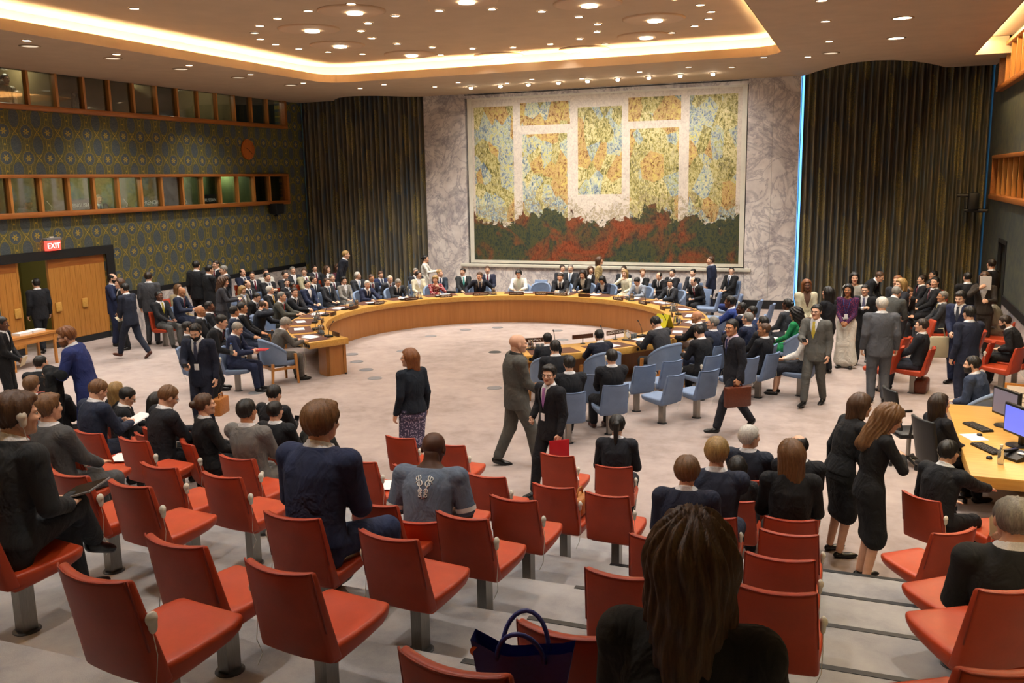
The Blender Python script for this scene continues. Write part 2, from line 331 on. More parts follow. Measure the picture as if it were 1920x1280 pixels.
# ------------------------------------------------------------------ main doors in the left wall
mb = MB(); mb.bx(XL-.05, XL+.05, 14.7, 18.62, 2.2, 2.42); mb.bx(XL-.05, XL+.05, 18.36, 18.62, 0, 2.2); tag(mb.build('trim_3', 'dark_trim'), kind='structure')
def door_leaf(n, y0, y1, handles, ang=0):
    d = tag(MB().bx(XL-.10, XL-.04, y0, y1, .16, 2.19).build(f'door_{n}', 'oak_door'), kind='structure')
    nb = max(2, round((y1-y0)/.155)); w = (y1-y0)/nb
    for i in range(nb): MB().bx(XL-.045, XL-.030, y0+i*w+.003, y0+i*w+w-.003, .17, 1.98).build('plank', 'oak_door', d)
    MB().bx(XL-.045, XL-.030, y0, y1, 1.985, 2.19).build('top_board', 'oak_frame', d); MB().bx(XL-.05, XL-.025, y0, y1, 0, .16).build('kick_plate', 'dark_trim', d)
    for hy in handles: MB().bx(XL-.03, XL+.01, hy-.085, hy+.085, .90, 1.13).build('push_plate', 'table_top', d, bevel=.01)
door_leaf(1, 16.56, 18.34, (16.74, 17.56)); door_leaf(3, 15.0, 15.66, (15.56,))
MB().bx(XL-.9, XL-.05, 15.68, 15.74, 0, 2.19).build('door_4', 'oak_door')['kind'] = 'structure'
simple('corridor', '8A8650', .8); MB().bx(XL-3.2, XL-3.1, 14.5, 18.8, 0, 2.28).build('wall_corridor', 'corridor')['kind'] = 'structure'
MB().bx(XL-3.2, XL-.3, 14.4, 14.5, 0, 2.28).build('wall_corridor_side', 'corridor')['kind'] = 'structure'; MB().bx(XL-3.2, XL-.3, 18.4, 18.5, 0, 2.28).build('wall_corridor_end', 'corridor')['kind'] = 'structure'
MB().bx(XL-3.2, XL-.3, 14.4, 18.5, 2.22, 2.28).build('ceiling_corridor', 'ceiling_paint')['kind'] = 'structure'; MB().bx(XL-3.3, XL-.3, 14.4, 18.5, -.1, 0).build('floor_corridor', 'carpet')['kind'] = 'structure'
lamp('corridor_lamp', 'POINT', (XL-1.9, 16.1, 2.1), 10, (1, .9, .6), shadow_soft_size=.1)
# illuminated exit sign
ex = thing('exit_sign', 'glowing red EXIT sign mounted above the oak doors', 'sign', (XL+.02, 16.69, 2.42))
MB().bx(0, .08, -.21, .21, .0, .24).build('housing', 'exit_red', ex, bevel=.008); MB().bx(-.02, .12, -.22, .22, .24, .31).build('cap', 'grey_plastic', ex, bevel=.01); MB().bx(0, .04, -.06, .06, .31, .34).build('bracket', 'white_plastic', ex)
t = inst('lettering', text_mesh('EXIT', .185), ex, (.083, 0, .11), (PI/2, 0, PI/2)); t.data.materials.append(M['exit_text'])
# wooden wall clock
ck = thing('wall_clock', 'round wooden wall clock without a rim on the patterned wall', 'clock', (XL, 24.62, 5.01)); rot_y = Matrix.Rotation(PI/2, 4, 'Y')
wood('clock_wood', '9A4E1A', 'BC6A2A', 1, 2)
MB().lathe([(.32, 0), (.33, .02), (.32, .05), (0, .05)], 32, cap=False, M4=rot_y).build('face', 'clock_wood', ck)
for i in range(12): aa = i*PI/6; MB().box((.052, .27*math.sin(aa), .27*math.cos(aa)), (.012, .03, .03)).build('hour_stud', 'oak_frame', ck)
for l_, aa in ((.14, 5.1), (.22, 2.2)): MB().tube([(.058, 0, 0), (.058, l_*math.sin(aa), l_*math.cos(aa))], .007, 6).build('hand', 'dark_trim', ck)
# wall loudspeaker under the lower booths, monitor arms by the right curtain
sp = thing('wall_speaker', 'small black loudspeaker on a bracket below the interpreter booths', 'speaker', (XL, 25.65, 3.1)); MB().box((.25, 0, 0), (.3, .42, .34)).build('cabinet', 'black_plastic', sp, bevel=.02); MB().box((.41, 0, 0), (.01, .36, .28)).build('grille', 'dark_trim', sp); MB().tube([(0, 0, 0), (.25, 0, -.22), (.3, -.2, -.22)], .03, 6).build('bracket', 'black_plastic', sp)
sp = thing('camera_mount', 'black pan camera on arms beside the dark curtain', 'camera', (XR-.02, 26.9, 3.05)); MB().tube([(0, 0, -.15), (-.55, .1, -.15)], .05, 8).build('arm', 'black_plastic', sp); MB().box((-.35, .1, .1), (.25, .35, .45)).build('camera_head', 'black_plastic', sp, bevel=.03); MB().tube([(-.2, .1, .25), (-.75, .1, .25)], .045, 8).build('lens_arm', 'black_plastic', sp)
# ------------------------------------------------------------------ end wall: marble, niche for the mural, drapes over tall windows
wb = tag(MB().bx(XL-.3, XR+.3, YB+.55, YB+.7, 0, 7.6).build('wall_back', 'dark_trim'), kind='structure')
for x0, x1 in ((-13.72, -13.0), (-12.995, -12.24), (-3.30, -2.60), (-2.595, -1.86)): MB().bx(x0, x1, YB, YB+.3, .26, 7.0).build('marble_slab', 'marble', wb)
for i in range(6): MB().bx(-12.235+i*1.489, -12.235+(i+1)*1.489-.005, YB, YB+.3, .26, 1.10).build('marble_slab', 'marble', wb)
MB().bx(-12.24, -3.30, YB, YB+.3, 6.50, 7.0).build('marble_lintel', 'marble', wb); MB().bx(-12.24, -3.30, YB-.015, YB, 6.60, 6.63).build('picture_rail', 'dark_trim', wb)
MB().bx(-12.5, -3.1, YB-.06, YB+.3, 1.10, 1.20).build('marble_sill', 'marble_pale', wb, bevel=.01); MB().bx(-13.72, -1.86, YB-.01, YB+.3, 0, .26).build('skirting', 'dark_trim', wb)
# generic stand-in for the painting: patches of the same palette, no figures
a = Mat('mural_paint', 'B8A890', .55, 0, .3); X_, Y_, Z_ = a.coord('Object'); wv = a.noise(2.2, 5, .65, 1.0); wv2 = a.noise(7, 5, .7, 1.5); wv3 = a.noise(8, 5, .75, 1.6, (1.3, 1, .6)); fam = a.nt.nodes.new('ShaderNodeSeparateColor'); a.nt.links.new(a.voronoi(2.4, (1, 1, .65)), fam.inputs[0]); f1 = X(fam.outputs[0]); f2 = X(fam.outputs[1]); lg = a.noise(1.1, 3, .6, .6, off=(5, 2, 9))
gd = a.ramp(wv2*.6+wv3*.4, [(.3, 'A2968A'), (.5, 'C6BBAD'), (.7, 'DACFBC')])
warm = a.ramp(wv3*.75+wv2*.25, [(.34, '35321C'), (.44, '6E6A3A'), (.50, 'A89C5C'), (.55, 'CFC594'), (.61, '8E8648'), (.70, '4A4726')])
cool = a.ramp(wv3*.7+wv2*.3, [(.33, '2E3A3A'), (.45, '6E8298'), (.52, 'B8BFA8'), (.6, '8C9A58'), (.72, '3F4A2A')])
red = a.ramp(wv3*.7+wv2*.3, [(.34, '46301E'), (.45, '8C6038'), (.51, 'BFA068'), (.58, '9A6A42'), (.70, '54432A')])
pan = a.mix(f1.gt(.62)*.9, a.mix(f2.gt(.66)*.85, warm, red), cool); pan = a.mix(((wv2-.5)*7.0).mx(0.0).mn(.7), pan, a.ramp(f2, [(.2, 'D8CC9C'), (.5, '3A3824'), (.8, 'C8B860')]))
dk = a.mix(((lg-.47)*6.0).mx(0.0).mn(1.0), a.ramp(wv3*.6+wv2*.4, [(.33, '15201F'), (.46, '2B372F'), (.54, '4C4A2A'), (.66, '1F2824')]), a.ramp(wv3*.6+wv2*.4, [(.33, '34180E'), (.46, '6C3118'), (.54, '87452A'), (.66, '3E2416')]))
mid = a.ramp(wv3*.6+wv2*.4, [(.36, '463E2C'), (.5, '7E7050'), (.6, 'A0926E')])
def rect(x0, x1, z0, z1): return step_in(X_, x0, x1)*step_in(Z_, z0, z1)
msk = rect(-4.2, -2.85, -1.3, 2.35)+rect(-2.55, -1.05, -1.3, 1.45)+rect(-.70, .70, -.45, 2.2)+rect(.95, 2.45, -1.3, 1.5)+rect(2.75, 4.15, -1.3, 2.4)+rect(-2.6, -.95, 1.72, 2.42)+rect(.9, 2.5, 1.72, 2.42)
edge = Z_+1.30-(wv-.5)*1.6-((X_*.9).sn()*(X_*.9).sn())*.35
low = edge.lt(0.0); lowmid = edge.lt(.5)*(wv2.gt(.5))*.7
a.color(a.mix(low, a.mix(lowmid, a.mix(msk.mn(1.0), gd, pan), mid), dk)); M['mural_paint'] = a.m
mu = thing('mural', 'huge painted mural of patchy ochre panels above a dark lower band', 'painting', (-7.75, YB+.06, 3.87))
MB().bx(-4.28, 4.28, 0, .05, -2.55, 2.58).build('canvas', 'mural_paint', mu)
for b_ in ((-4.42, 4.42, -2.64, -2.55), (-4.42, 4.42, 2.58, 2.66)): MB().bx(b_[0], b_[1], -.04, .05, b_[2], b_[3]).build('frame_bar', 'marble_pale', mu)
for x0 in (-4.42, 4.28): MB().bx(x0, x0+.14, -.04, .05, -2.55, 2.58).build('frame_bar', 'marble_pale', mu)
# pleated drapes and the blue daylight behind their edges
def drape(name, x0, x1, y, ztop, label, n):
    P0, P1 = [], []; N_ = n*8
    for i in range(N_+1):
        x = x0+(x1-x0)*i/N_; yy = y+.10*math.sin(2*PI*i/8)+.03*math.sin(i*.37); P0.append((x, yy, .05)); P1.append((x, yy, ztop))
    mb = MB(); mb.grid([P0, [(p[0], p[1], 3.3) for p in P0], P1]); return tag(mb.build(name, 'drape', smooth=True), label, 'curtain')
drape('curtain', -18.50, -13.70, YB+.12, 7.5, 'tall dark pleated curtain beside the patterned wall and the oak doors', 26)
drape('curtain', -1.775, 2.965, YB+.12, 7.5, 'tall dark pleated curtain beside the red seats and the plain side wall', 26)
for i, (x0, x1) in enumerate(((-18.2, -13.74), (-1.85, 2.80))): MB().bx(x0, x1, YB+.42, YB+.45, .05, 7.5).build(f'window_{5+i}', 'window_day')['kind'] = 'structure'
# ------------------------------------------------------------------ ceiling: flat soffit, deep recess with a glowing cove
def rounded(x0, x1, y0, y1, r, n=6):
    pts = []
    for cx, cy, a0 in ((x1-r, y1-r, 0), (x0+r, y1-r, PI/2), (x0+r, y0+r, PI), (x1-r, y0+r, 1.5*PI)):
        for i in range(n+1): a_ = a0+PI/2*i/n; pts.append((cx+r*math.cos(a_), cy+r*math.sin(a_)))
    return pts
RX0, RX1, RY0, RY1 = -14.15, -1.93, 1.0, 22.55
def slab_with_hole(outer, hole, z0, z1, name, mat, parent=None):
    bm = bmesh.new(); allv = []
    for loop in (outer, hole):
        vs = [bm.verts.new((x, y, z0)) for x, y in loop]; [bm.edges.new((vs[i], vs[(i+1) % len(vs)])) for i in range(len(vs))]
    bmesh.ops.triangle_fill(bm, use_beauty=True, use_dissolve=False, edges=bm.edges[:])
    r_ = bmesh.ops.extrude_face_region(bm, geom=bm.faces[:]); bmesh.ops.translate(bm, verts=[v for v in r_['geom'] if isinstance(v, bmesh.types.BMVert)], vec=(0, 0, z1-z0))
    bmesh.ops.recalc_face_normals(bm, faces=bm.faces); me = bpy.data.meshes.new(name); bm.to_mesh(me); bm.free(); me.materials.append(M[mat])
    o = bpy.data.objects.new(name, me); col.objects.link(o); o.parent = parent; return o
far = [(XR, 24.3)]                                      # far edge swells away from the drapes to open a light slot
arc = lambda xc, w, d: [(xc+w*math.cos(t), 27.45-d*math.sin(t)**2) for t in np.linspace(0, PI, 13)]
RSX = 2.25
outer = [(XL, YF), (RSX-.0, YF), (RSX, 24.9), (XR, 24.9), (XR, 27.5)]+arc(.05, 1.75, 2.6)+[(-1.8, YB+.02), (-13.75, YB+.02)]+arc(-15.6, 1.4, 1.15)+[(XL, 27.5)]
ceil = slab_with_hole(outer, rounded(RX0, RX1, RY0, RY1, .7), ZC, ZC+.06, 'ceiling', 'ceiling_paint'); ceil['kind'] = 'structure'
hol = rounded(RX0+.012, RX1-.012, RY0+.012, RY1-.012, .69); mb = MB(); mb.grid([[(x, y, z) for x, y in hol+[hol[0]]] for z in (ZC-.004, ZC+.20)]); mb.build('recess_lip', 'ceiling_upper', ceil)
slab_with_hole(rounded(RX0-.5, RX1+.5, RY0-.5, RY1+.5, 1.1), rounded(RX0-.03, RX1+.03, RY0-.03, RY1+.03, .7), ZC+.06, ZC+.07, 'cove_shelf', 'ceiling_upper', ceil)
slab_with_hole(rounded(RX0-.16, RX1+.16, RY0-.16, RY1+.16, .8), rounded(RX0-.10, RX1+.10, RY0-.10, RY1+.10, .75), ZC+.09, ZC+.13, 'cove_light', 'cove_led', ceil)
hw = rounded(RX0-.45, RX1+.45, RY0-.45, RY1+.45, 1.0); mb = MB(); mb.grid([[(x, y, z) for x, y in hw+[hw[0]]] for z in (ZC+.06, ZU)]); mb.build('cove_wall', 'ceiling_upper', ceil)
upper = slab_with_hole(rounded(RX0-.5, RX1+.5, RY0-.5, RY1+.5, 1.05), [(TC[0]+.02*math.cos(t), 12+.02*math.sin(t)) for t in np.linspace(0, 2*PI, 5)[:-1]], ZU, ZU+.05, 'upper_ceiling', 'ceiling_upper', ceil)
MB().bx(XL-.3, XR+.3, YF, YB+.7, 7.55, 7.6).build('roof_slab', 'dark_trim', ceil)
# side cove along the right wall
MB().bx(RSX-.02, RSX+.0, YF, 24.9, ZC, ZC+.3).build('side_lip', 'ceiling_upper', ceil); MB().bx(RSX, XR, 24.88, 24.9, ZC-.0, ZC+.3).build('side_lip', 'ceiling_upper', ceil)
MB().bx(RSX, XR, YF, 24.9, 7.05, 7.1).build('side_ceiling', 'ceiling_upper', ceil); MB().bx(RSX+.1, RSX+.18, YF, 24.8, ZC+.30, ZC+.34).build('cove_light', 'cove_led', ceil); MB().bx(RSX+.1, XR-.05, 24.95, 25.0, ZC+.1, ZC+.4).build('side_lip', 'ceiling_upper', ceil)
# round ceiling dishes over the table and the rings of downlights
for i in range(10):
    an = PI/2+i*2*PI/10+.3; x, y = TC[0]+3.75*math.cos(an), 19.1+3.75*math.sin(an)
    d = tag(MB().lathe([(.64, .01), (.64, -.02), (.60, -.035), (.56, -.03), (.3, -.022), (0.01, -.02)], 36, (x, y, ZU), cap=False).build('ceiling_dish', 'disc_paint', smooth=True), 'shallow round ceiling dish with a small lamp over the round table', 'ceiling light', 'round dishes in the upper ceiling')
    MB().lathe([(.15, .03), (.15, -.04), (.01, -.045)], 20, (x, y+.12, ZU-.01), cap=False).build('lamp_disc', 'lamp_soft', d)
DL = []
def downlight(x, y, z, r, mat, label, group, spot=0, parts=True):
    o = thing('downlight', label, 'ceiling light', (x, y, z), 0, group)
    k = ('dl', r, mat)
    if k not in M:
        M[k] = (MB().lathe([(r*1.25, 0), (r*1.25, -.012), (r, -.016), (r*.98, -.004)], 18, cap=False).mesh('trim_ring', True), MB().lathe([(r*.98, -.006), (0, -.006)], 18, cap=False).mesh('lens')); M[k][0].materials.append(M['lamp_ring']); M[k][1].materials.append(M[mat])
    inst('trim_ring', M[k][0], o); inst('lens', M[k][1], o)
    if spot: lamp('spot', 'SPOT', (0, 0, -.03), spot, (1, .955, .89), o, spot_size=R(118), spot_blend=.8, shadow_soft_size=.09)
for i in range(16):
    an = i*2*PI/16+.1; downlight(TC[0]+2.55*math.cos(an), 18.9+2.62*math.sin(an), ZU-.002, .075, 'lamp_white', 'bright bulb downlight in the inner ring above the table', 'inner ring of downlights', 28)
for i in range(28):
    an = i*2*PI/28+.05; downlight(TC[0]+4.95*math.cos(an), 19.2+4.4*math.sin(an)*.76 if False else 18.6+3.7*math.sin(an), ZU-.002, .085, 'lamp_soft', 'soft downlight in the outer ring of the upper ceiling', 'outer ring of downlights', 28*.55 if i % 2 == 0 else 0)
for x, y in ((-14.74, 13.21), (-14.71, 15.38), (-14.68, 17.55), (-14.6, 19.71), (-14.62, 22.06), (-12.94, 23.58), (-11.97, 24.87), (-8.79, 24.44), (-7.52, 25.03), (-9.74, 25.0), (-10.89, 24.15), (-14.05, 24.14), (-.84, 18.03), (-.88, 20.76), (-.81, 15.89), (-1.44, 23.21), (-2.4, 22.78), (-3.35, 24.36), (-4.34, 23.79), (-5.7, 24.2), (-.8, 13.4), (-.8, 10.9), (-14.7, 11.0)):
    downlight(x, y, ZC-.002, .085, 'lamp_soft', 'round downlight in the flat ceiling border', 'downlights in the ceiling border', 190)
for x, y in ((-15.29, 13.76), (-15.26, 15.85), (-15.31, 18.01), (-15.29, 20.14), (-15.23, 22.36), (.45, 18.32), (.41, 20.96), (-.92, 22.77)):
    downlight(x, y, ZC-.002, .16, 'lamp_off' if x < 0 else 'lamp_soft', 'wide ringed ceiling fitting' + (' glowing over the red side seats' if x > 0 else ' left unlit above the patterned wall'), 'wide ringed fittings, lit' if x > 0 else 'wide ringed fittings, unlit', 0)
for x in (-11.09, -10.15, -9.28, -8.36, -7.5, -6.62, -5.74, -4.88, -4.0):
    o = thing('wall_washer', 'small bright spot lamp washing the mural', 'ceiling light', (x, 25.5, ZC), 0, 'spot lamps in front of the mural')
    MB().lathe([(.10, 0), (.10, -.015), (.05, -.02), (.045, -.03)], 14, cap=False).build('collar', 'lamp_ring', o, smooth=True); MB().lathe([(.0, -.02), (.05, -.025), (.055, -.05), (.035, -.075), (0, -.08)], 14, cap=False).build('bulb', 'lamp_white', o, smooth=True)
    lamp('spot', 'SPOT', (0, 0, -.1), 72, (1, .955, .89), o, (R(38), 0, 0), spot_size=R(110), spot_blend=1.0, shadow_soft_size=.05)
# lamps over the public rows (the same downlights continue behind the camera's field of view)
for x in (-12.5, -9.3, -6.1, -2.9):
    for y in (13.6, 10.4, 7.2, 4.0): downlight(x, y, ZU-.002, .085, 'lamp_soft', 'downlight of the upper ceiling over the public rows', 'downlights over the public rows', 125)
for x in (-16.8, .9):
    for y in (8.0, 11.5, 15.0, 18.5, 22.0): lamp('side_downlight', 'SPOT', (x, y, ZC-.03), 190*.8, (1, .955, .89), spot_size=R(120), spot_blend=.8, shadow_soft_size=.1)
# ------------------------------------------------------------------ human poses (local frame: faces +Y, up Z, right hand at +X)
def v3(*a): return np.array(a, float)
def unit(v): return v/max(1e-9, np.linalg.norm(v))
def ik(a, b, l1, l2, pole):
    d = b-a; n = np.linalg.norm(d); u = unit(d)
    if n > (l1+l2)*.995: b = a+u*(l1+l2)*.995; n = (l1+l2)*.995
    x = (l1*l1-l2*l2+n*n)/(2*n); h = math.sqrt(max(0, l1*l1-x*x)); p = pole-np.dot(pole, u)*u
    return a+u*x+unit(p)*h, b
def rotm(yaw, pitch, roll=0):      # yaw + = turn to own left, pitch + = look down
    cy, sy, cp, sp, cr_, sr = math.cos(yaw), math.sin(yaw), math.cos(-pitch), math.sin(-pitch), math.cos(roll), math.sin(roll)
    Z = np.array([[cy, -sy, 0], [sy, cy, 0], [0, 0, 1]]); Xr = np.array([[1, 0, 0], [0, cp, -sp], [0, sp, cp]]); Yr = np.array([[cr_, 0, sr], [0, 1, 0], [-sr, 0, cr_]])
    return Z @ Xr @ Yr
ARM = {'down': ((.245, .04, -.51), None), 'fist': ((.25, .06, -.51), 'grip'), 'lap': ((.10, .40, -.33), 'flat'), 'table': ((.13, .50, -.27), 'flat'),
       'clasp': ((.035, .46, -.26), 'grip'), 'read': ((.10, .38, -.20), 'grip'), 'phone': ((.06, .36, -.25), 'grip'), 'chin': ((.05, .20, .045), 'grip'),
       'ear': ((.12, .06, .12), 'flat'), 'fold': ((-.12, .22, -.25), 'flat'), 'front': ((.05, .24, -.42), 'grip'), 'behind': ((.06, -.16, -.42), 'grip'),
       'out': ((.42, .30, -.22), 'flat'), 'reach': ((.16, .58, -.10), 'flat'), 'pocket': ((.26, .08, -.38), 'grip'), 'swingf': ((.235, .22, -.45), None),
       'swingb': ((.24, -.20, -.45), None), 'thigh': ((.17, .34, -.30), 'flat'), 'elbow': ((.12, .34, -.16), 'grip'), 'chest': ((-.03, .24, -.15), 'grip')}
def make_pose(kind='stand', lean=0, side=0, twist=0, hy=0, hp=0, al='down', ar='down', legs=None, drop=0, fem=False):
    J = {'fem': fem, 'kind': kind}; ln = R(lean); sd = R(side)
    sit = kind == 'sit'
    P = v3(0, -.07, .555) if sit else v3(0, 0, .95-drop)
    up = unit(v3(math.sin(sd), math.sin(ln), math.cos(ln))); L = .52 if fem else .535
    N = P+up*L
    tw = R(twist); s = v3(math.cos(tw), math.sin(tw), 0); f = unit(np.cross(up, s)); s = np.cross(f, up)
    J.update(P=P, N=N, up=up, s=s, f=f, L=L)
    nd = unit(up*.75+v3(0, .10, .35)); H0 = N+nd*.155+f*.012
    hr = rotm(R(hy)+tw, R(hp)+ln*.35); H0 = H0+hr @ v3(0, .02, 0)-v3(0, .02, 0)+v3(0, .05*math.sin(R(hp)), -.03*abs(math.sin(R(hp)))); J.update(H=H0, HR=hr)
    sw = .165 if fem else .188
    for i, (key, a) in enumerate((('l', al), ('r', ar))):
        sg = -1 if key == 'l' else 1
        S = N-up*.055+s*sg*sw+f*.0; off, hand = ARM[a]
        W = N-up*.065+s*sg*off[0]+f*off[1]+up*off[2] if a not in ('lap', 'thigh', 'table', 'clasp') else None
        if W is None:      # world-anchored targets
            zt = (.67 if sit else .8) if a in ('lap', 'thigh') else .80
            yt = {'lap': .24, 'thigh': .20, 'table': .46, 'clasp': .44}[a]; W = v3(sg*off[0], yt, zt)
        pole = v3(sg*.55, -.5, -.6) if a not in ('out',) else v3(sg*.2, -.9, .2)
        if a in ('down', 'fist', 'swingf', 'swingb', 'behind'): pole = v3(sg*.15, -1, -.1)
        if a in ('chin', 'ear', 'fold', 'chest'): pole = v3(sg*.9, .1, -.7)
        E_, W = ik(S, W, .285, .255, pole); d = unit(W-E_)
        if a in ('lap', 'thigh', 'table'): d = unit(d*v3(1, 1, .25))
        J['arm'+key] = (S, E_, W, d, hand or 'relax', a)
    for key in 'lr':
        sg = -1 if key == 'l' else 1; hp_ = P+v3(sg*.088, 0, -.03)
        if sit:
            hp_ = P+v3(sg*.085, .01, -.01); A = v3(sg*.11, .40, .085); toe = v3(sg*.02, 1, 0)
            if legs == 'tuck': A = v3(sg*.10, .18, .085)
            if legs == 'cross' and sg == 1: A = v3(-.16, .56, .30); toe = v3(-.2, .9, -.4)
            if legs == 'wide': A = v3(sg*.22, .38, .085)
            K, A = ik(hp_, A, .425, .41, v3(sg*.15, .6, 1))
        else:
            A = v3(sg*.10, -.02, .085); toe = v3(sg*.18, 1, 0)
            if legs == 'walk': A = v3(sg*.07, .33 if sg == -1 else -.36, .09 if sg == -1 else .17); toe = v3(0, 1, .12 if sg == -1 else -.75)
            if legs == 'walk2': A = v3(sg*.08, .22 if sg == 1 else -.22, .085 if sg == 1 else .11); toe = v3(0, 1, 0 if sg == 1 else -.35)
            if legs == 'wide': A = v3(sg*.16, 0, .085)
            K, A = ik(hp_, A, .425, .42, v3(0, 1, .05))
        J['leg'+key] = (hp_, K, A, unit(toe))
    J['top'] = J['H']+J['HR'] @ v3(0, -.01, .117)
    return J
# ------------------------------------------------------------------ implicit surfaces and a small surface-nets mesher
def rc(p, a, b, ra, rb):
    ba = b-a; l2 = max(1e-9, ba @ ba); t = np.clip(((p-a) @ ba)/l2, 0, 1)
    return np.linalg.norm(p-a-t[:, None]*ba, axis=1)-(ra+(rb-ra)*t)
def el(p, c, r): r = np.array(r); q = (p-np.array(c))/r; n = np.linalg.norm(q, axis=1); return (n-1)*r.min()
def smin(a, b, k): h = np.clip(.5+.5*(b-a)/k, 0, 1); return b+(a-b)*h-k*h*(1-h)
def smax(a, b, k): return -smin(-a, -b, k)
def nets(fn, lo, hi, h):
    lo = np.array(lo, float)-h*1.5; hi = np.array(hi, float)+h*1.5; n = np.maximum(3, np.ceil((hi-lo)/h).astype(int)+1)
    ax = [lo[i]+h*np.arange(n[i]) for i in range(3)]
    G = np.stack(np.meshgrid(*ax, indexing='ij'), -1).reshape(-1, 3); D = fn(G).reshape(n)
    ins = D < 0; c = n-1
    cnt = np.zeros(c); acc = np.zeros(tuple(c)+(3,))
    corner = [(i, j, k) for i in (0, 1) for j in (0, 1) for k in (0, 1)]
    sl = lambda o: tuple(slice(o[d], o[d]+c[d]) for d in range(3))
    for a in corner:
        for d in range(3):
            if a[d]: continue
            b = list(a); b[d] = 1; da, db = D[sl(a)], D[sl(tuple(b))]; cr_ = (da < 0) != (db < 0)
            t = np.where(cr_, da/np.where(np.abs(da-db) < 1e-12, 1e-12, da-db), 0)
            pt = np.zeros(tuple(c)+(3,)); pt[..., :] = a; pt[..., d] += t; acc += np.where(cr_[..., None], pt, 0); cnt += cr_
    act = cnt > 0; idx = -np.ones(tuple(c), int); idx[act] = np.arange(act.sum())
    cell = np.argwhere(act); V = lo+(cell+acc[act]/cnt[act][:, None])*h
    F = []
    for d in range(3):
        e1, e2 = [(1, 2), (2, 0), (0, 1)][d]
        s0 = [slice(1, c[k]) for k in range(3)]; s0[d] = slice(0, c[d]); s1 = list(s0); s1[d] = slice(1, c[d]+1)
        A, B = ins[tuple(s0)], ins[tuple(s1)]
        for flip, msk in ((False, A & ~B), (True, ~A & B)):
            w = np.argwhere(msk)
            if not len(w): continue
            for k in range(3):
                if k != d: w[:, k] += 1
            def at(o1, o2):
                q = w.copy(); q[:, e1] -= o1; q[:, e2] -= o2; return idx[q[:, 0], q[:, 1], q[:, 2]]
            q = np.stack([at(0, 0), at(1, 0), at(1, 1), at(0, 1)], 1); F.append(q[:, ::-1] if flip else q)
    F = np.concatenate(F); F = F[(F >= 0).all(1)]
    V = relax(V, F, fn, h)
    return V, F
def relax(V, F, fn, h):
    e = h*.35                                    # pull vertices onto the true surface
    for _ in range(2):
        d = fn(V); g = np.stack([fn(V+np.eye(3)[k]*e)-fn(V-np.eye(3)[k]*e) for k in range(3)], 1)/(2*e)
        V = V-g*np.clip(d/np.maximum(.25, (g*g).sum(1)), -.6*h, .6*h)[:, None]
    return V
class Acc:
    def __init__(s): s.V = []; s.F = []; s.m = []; s.n = 0
    def add(s, V, F, mi=0): s.V.append(V); s.F.append(F+s.n); s.m.append(np.full(len(F), mi)); s.n += len(V)
    def mesh(s, name, slots=1):
        V = np.concatenate(s.V); F = np.concatenate(s.F); mi = np.concatenate(s.m)
        me = bpy.data.meshes.new(name); me.vertices.add(len(V)); me.vertices.foreach_set('co', V.ravel().astype(np.float32))
        me.loops.add(F.size); me.loops.foreach_set('vertex_index', F.ravel().astype(np.int32)); me.polygons.add(len(F))
        me.polygons.foreach_set('loop_start', (np.arange(len(F))*4).astype(np.int32))
        me.polygons.foreach_set('material_index', mi.astype(np.int32)); me.polygons.foreach_set('use_smooth', np.ones(len(F), bool))
        me.update(calc_edges=True); me.validate()
        for i in range(slots): me.materials.append(M['suit_dark'])
        return me
# ------------------------------------------------------------------ head, hand and hair templates
def head_sdf(p, fem):
    w = .94 if fem else 1.0
    d = el(p, (0, -.012, .027), (.077*w, .096, .090)); d = smin(d, el(p, (0, .024, -.032), (.062*w, .072, .080)), .03)
    d = smin(d, el(p, (0, .036, -.082), (.046*w*w, .046, .034)), .025); d = smin(d, el(p, (0, .078, -.098), (.022, .018, .018)), .02)
    d = smin(d, el(p, (0, .079, .020), (.052, .017, .011)), .014)
    ax = np.abs(p[:, 0]); q = np.stack([ax, p[:, 1], p[:, 2]], 1)
    d = smax(d, -el(q, (.032, .106, -.001), (.021, .020, .015)), .012)
    d = smin(d, el(q, (.040, .070, -.026), (.022, .022, .016)), .02)
    d = smin(d, rc(p, v3(0, .088, .012), v3(0, .110, -.024), .007, .0125), .010); d = smin(d, el(q, (.013, .100, -.028), (.010, .010, .008)), .006)
    d = smin(d, el(p, (0, .092, -.053), (.025, .011, .006)), .005); d = smin(d, el(p, (0, .091, -.064), (.021, .011, .007)), .005)
    d = smin(d, el(q, (.078*w, -.004, -.010), (.009, .019, .031)), .008)
    return d
def hand_sdf(p, g):
    d = el(p, (0, .052, 0), (.040, .052, .0155)); d = smin(d, rc(p, v3(0, -.03, 0), v3(0, .03, 0), .024, .026), .02)
    cl = {'flat': (.12, .10, .08), 'relax': (.45, .55, .4), 'grip': (1.15, 1.3, .9)}[g]
    for i, (x, L) in enumerate(((.030, .074), (.010, .084), (-.011, .078), (-.030, .060))):
        q = v3(x*.85, .088, 0); a = 0
        for k, (fr, r0) in enumerate(((.46, .0095), (.30, .0088), (.24, .0078))):
            a += cl[k]; e = q+L*fr*v3(x*.35*(1-min(1, a)), math.cos(a), -math.sin(a)); d = smin(d, rc(p, q, e, r0, r0-.0008), .004); q = e
    t0 = v3(.030, .022, -.004); t1 = v3(.056, .052, -.016); t2 = v3(.054 if g == 'grip' else .066, .078, -.026 if g != 'grip' else -.040)
    if g == 'grip': t2 = v3(.035, .078, -.042)
    return smin(d, smin(rc(p, t0, t1, .014, .0115), rc(p, t1, t2, .011, .0085), .004), .008)
def hairline(y, z, lift=0):
    return np.interp(y, [-.14, -.06, -.02, .0, .028, .045, .07, .12], [-.075, -.075, -.03, .012, -.012, .045, .068+lift, .074+lift])-z
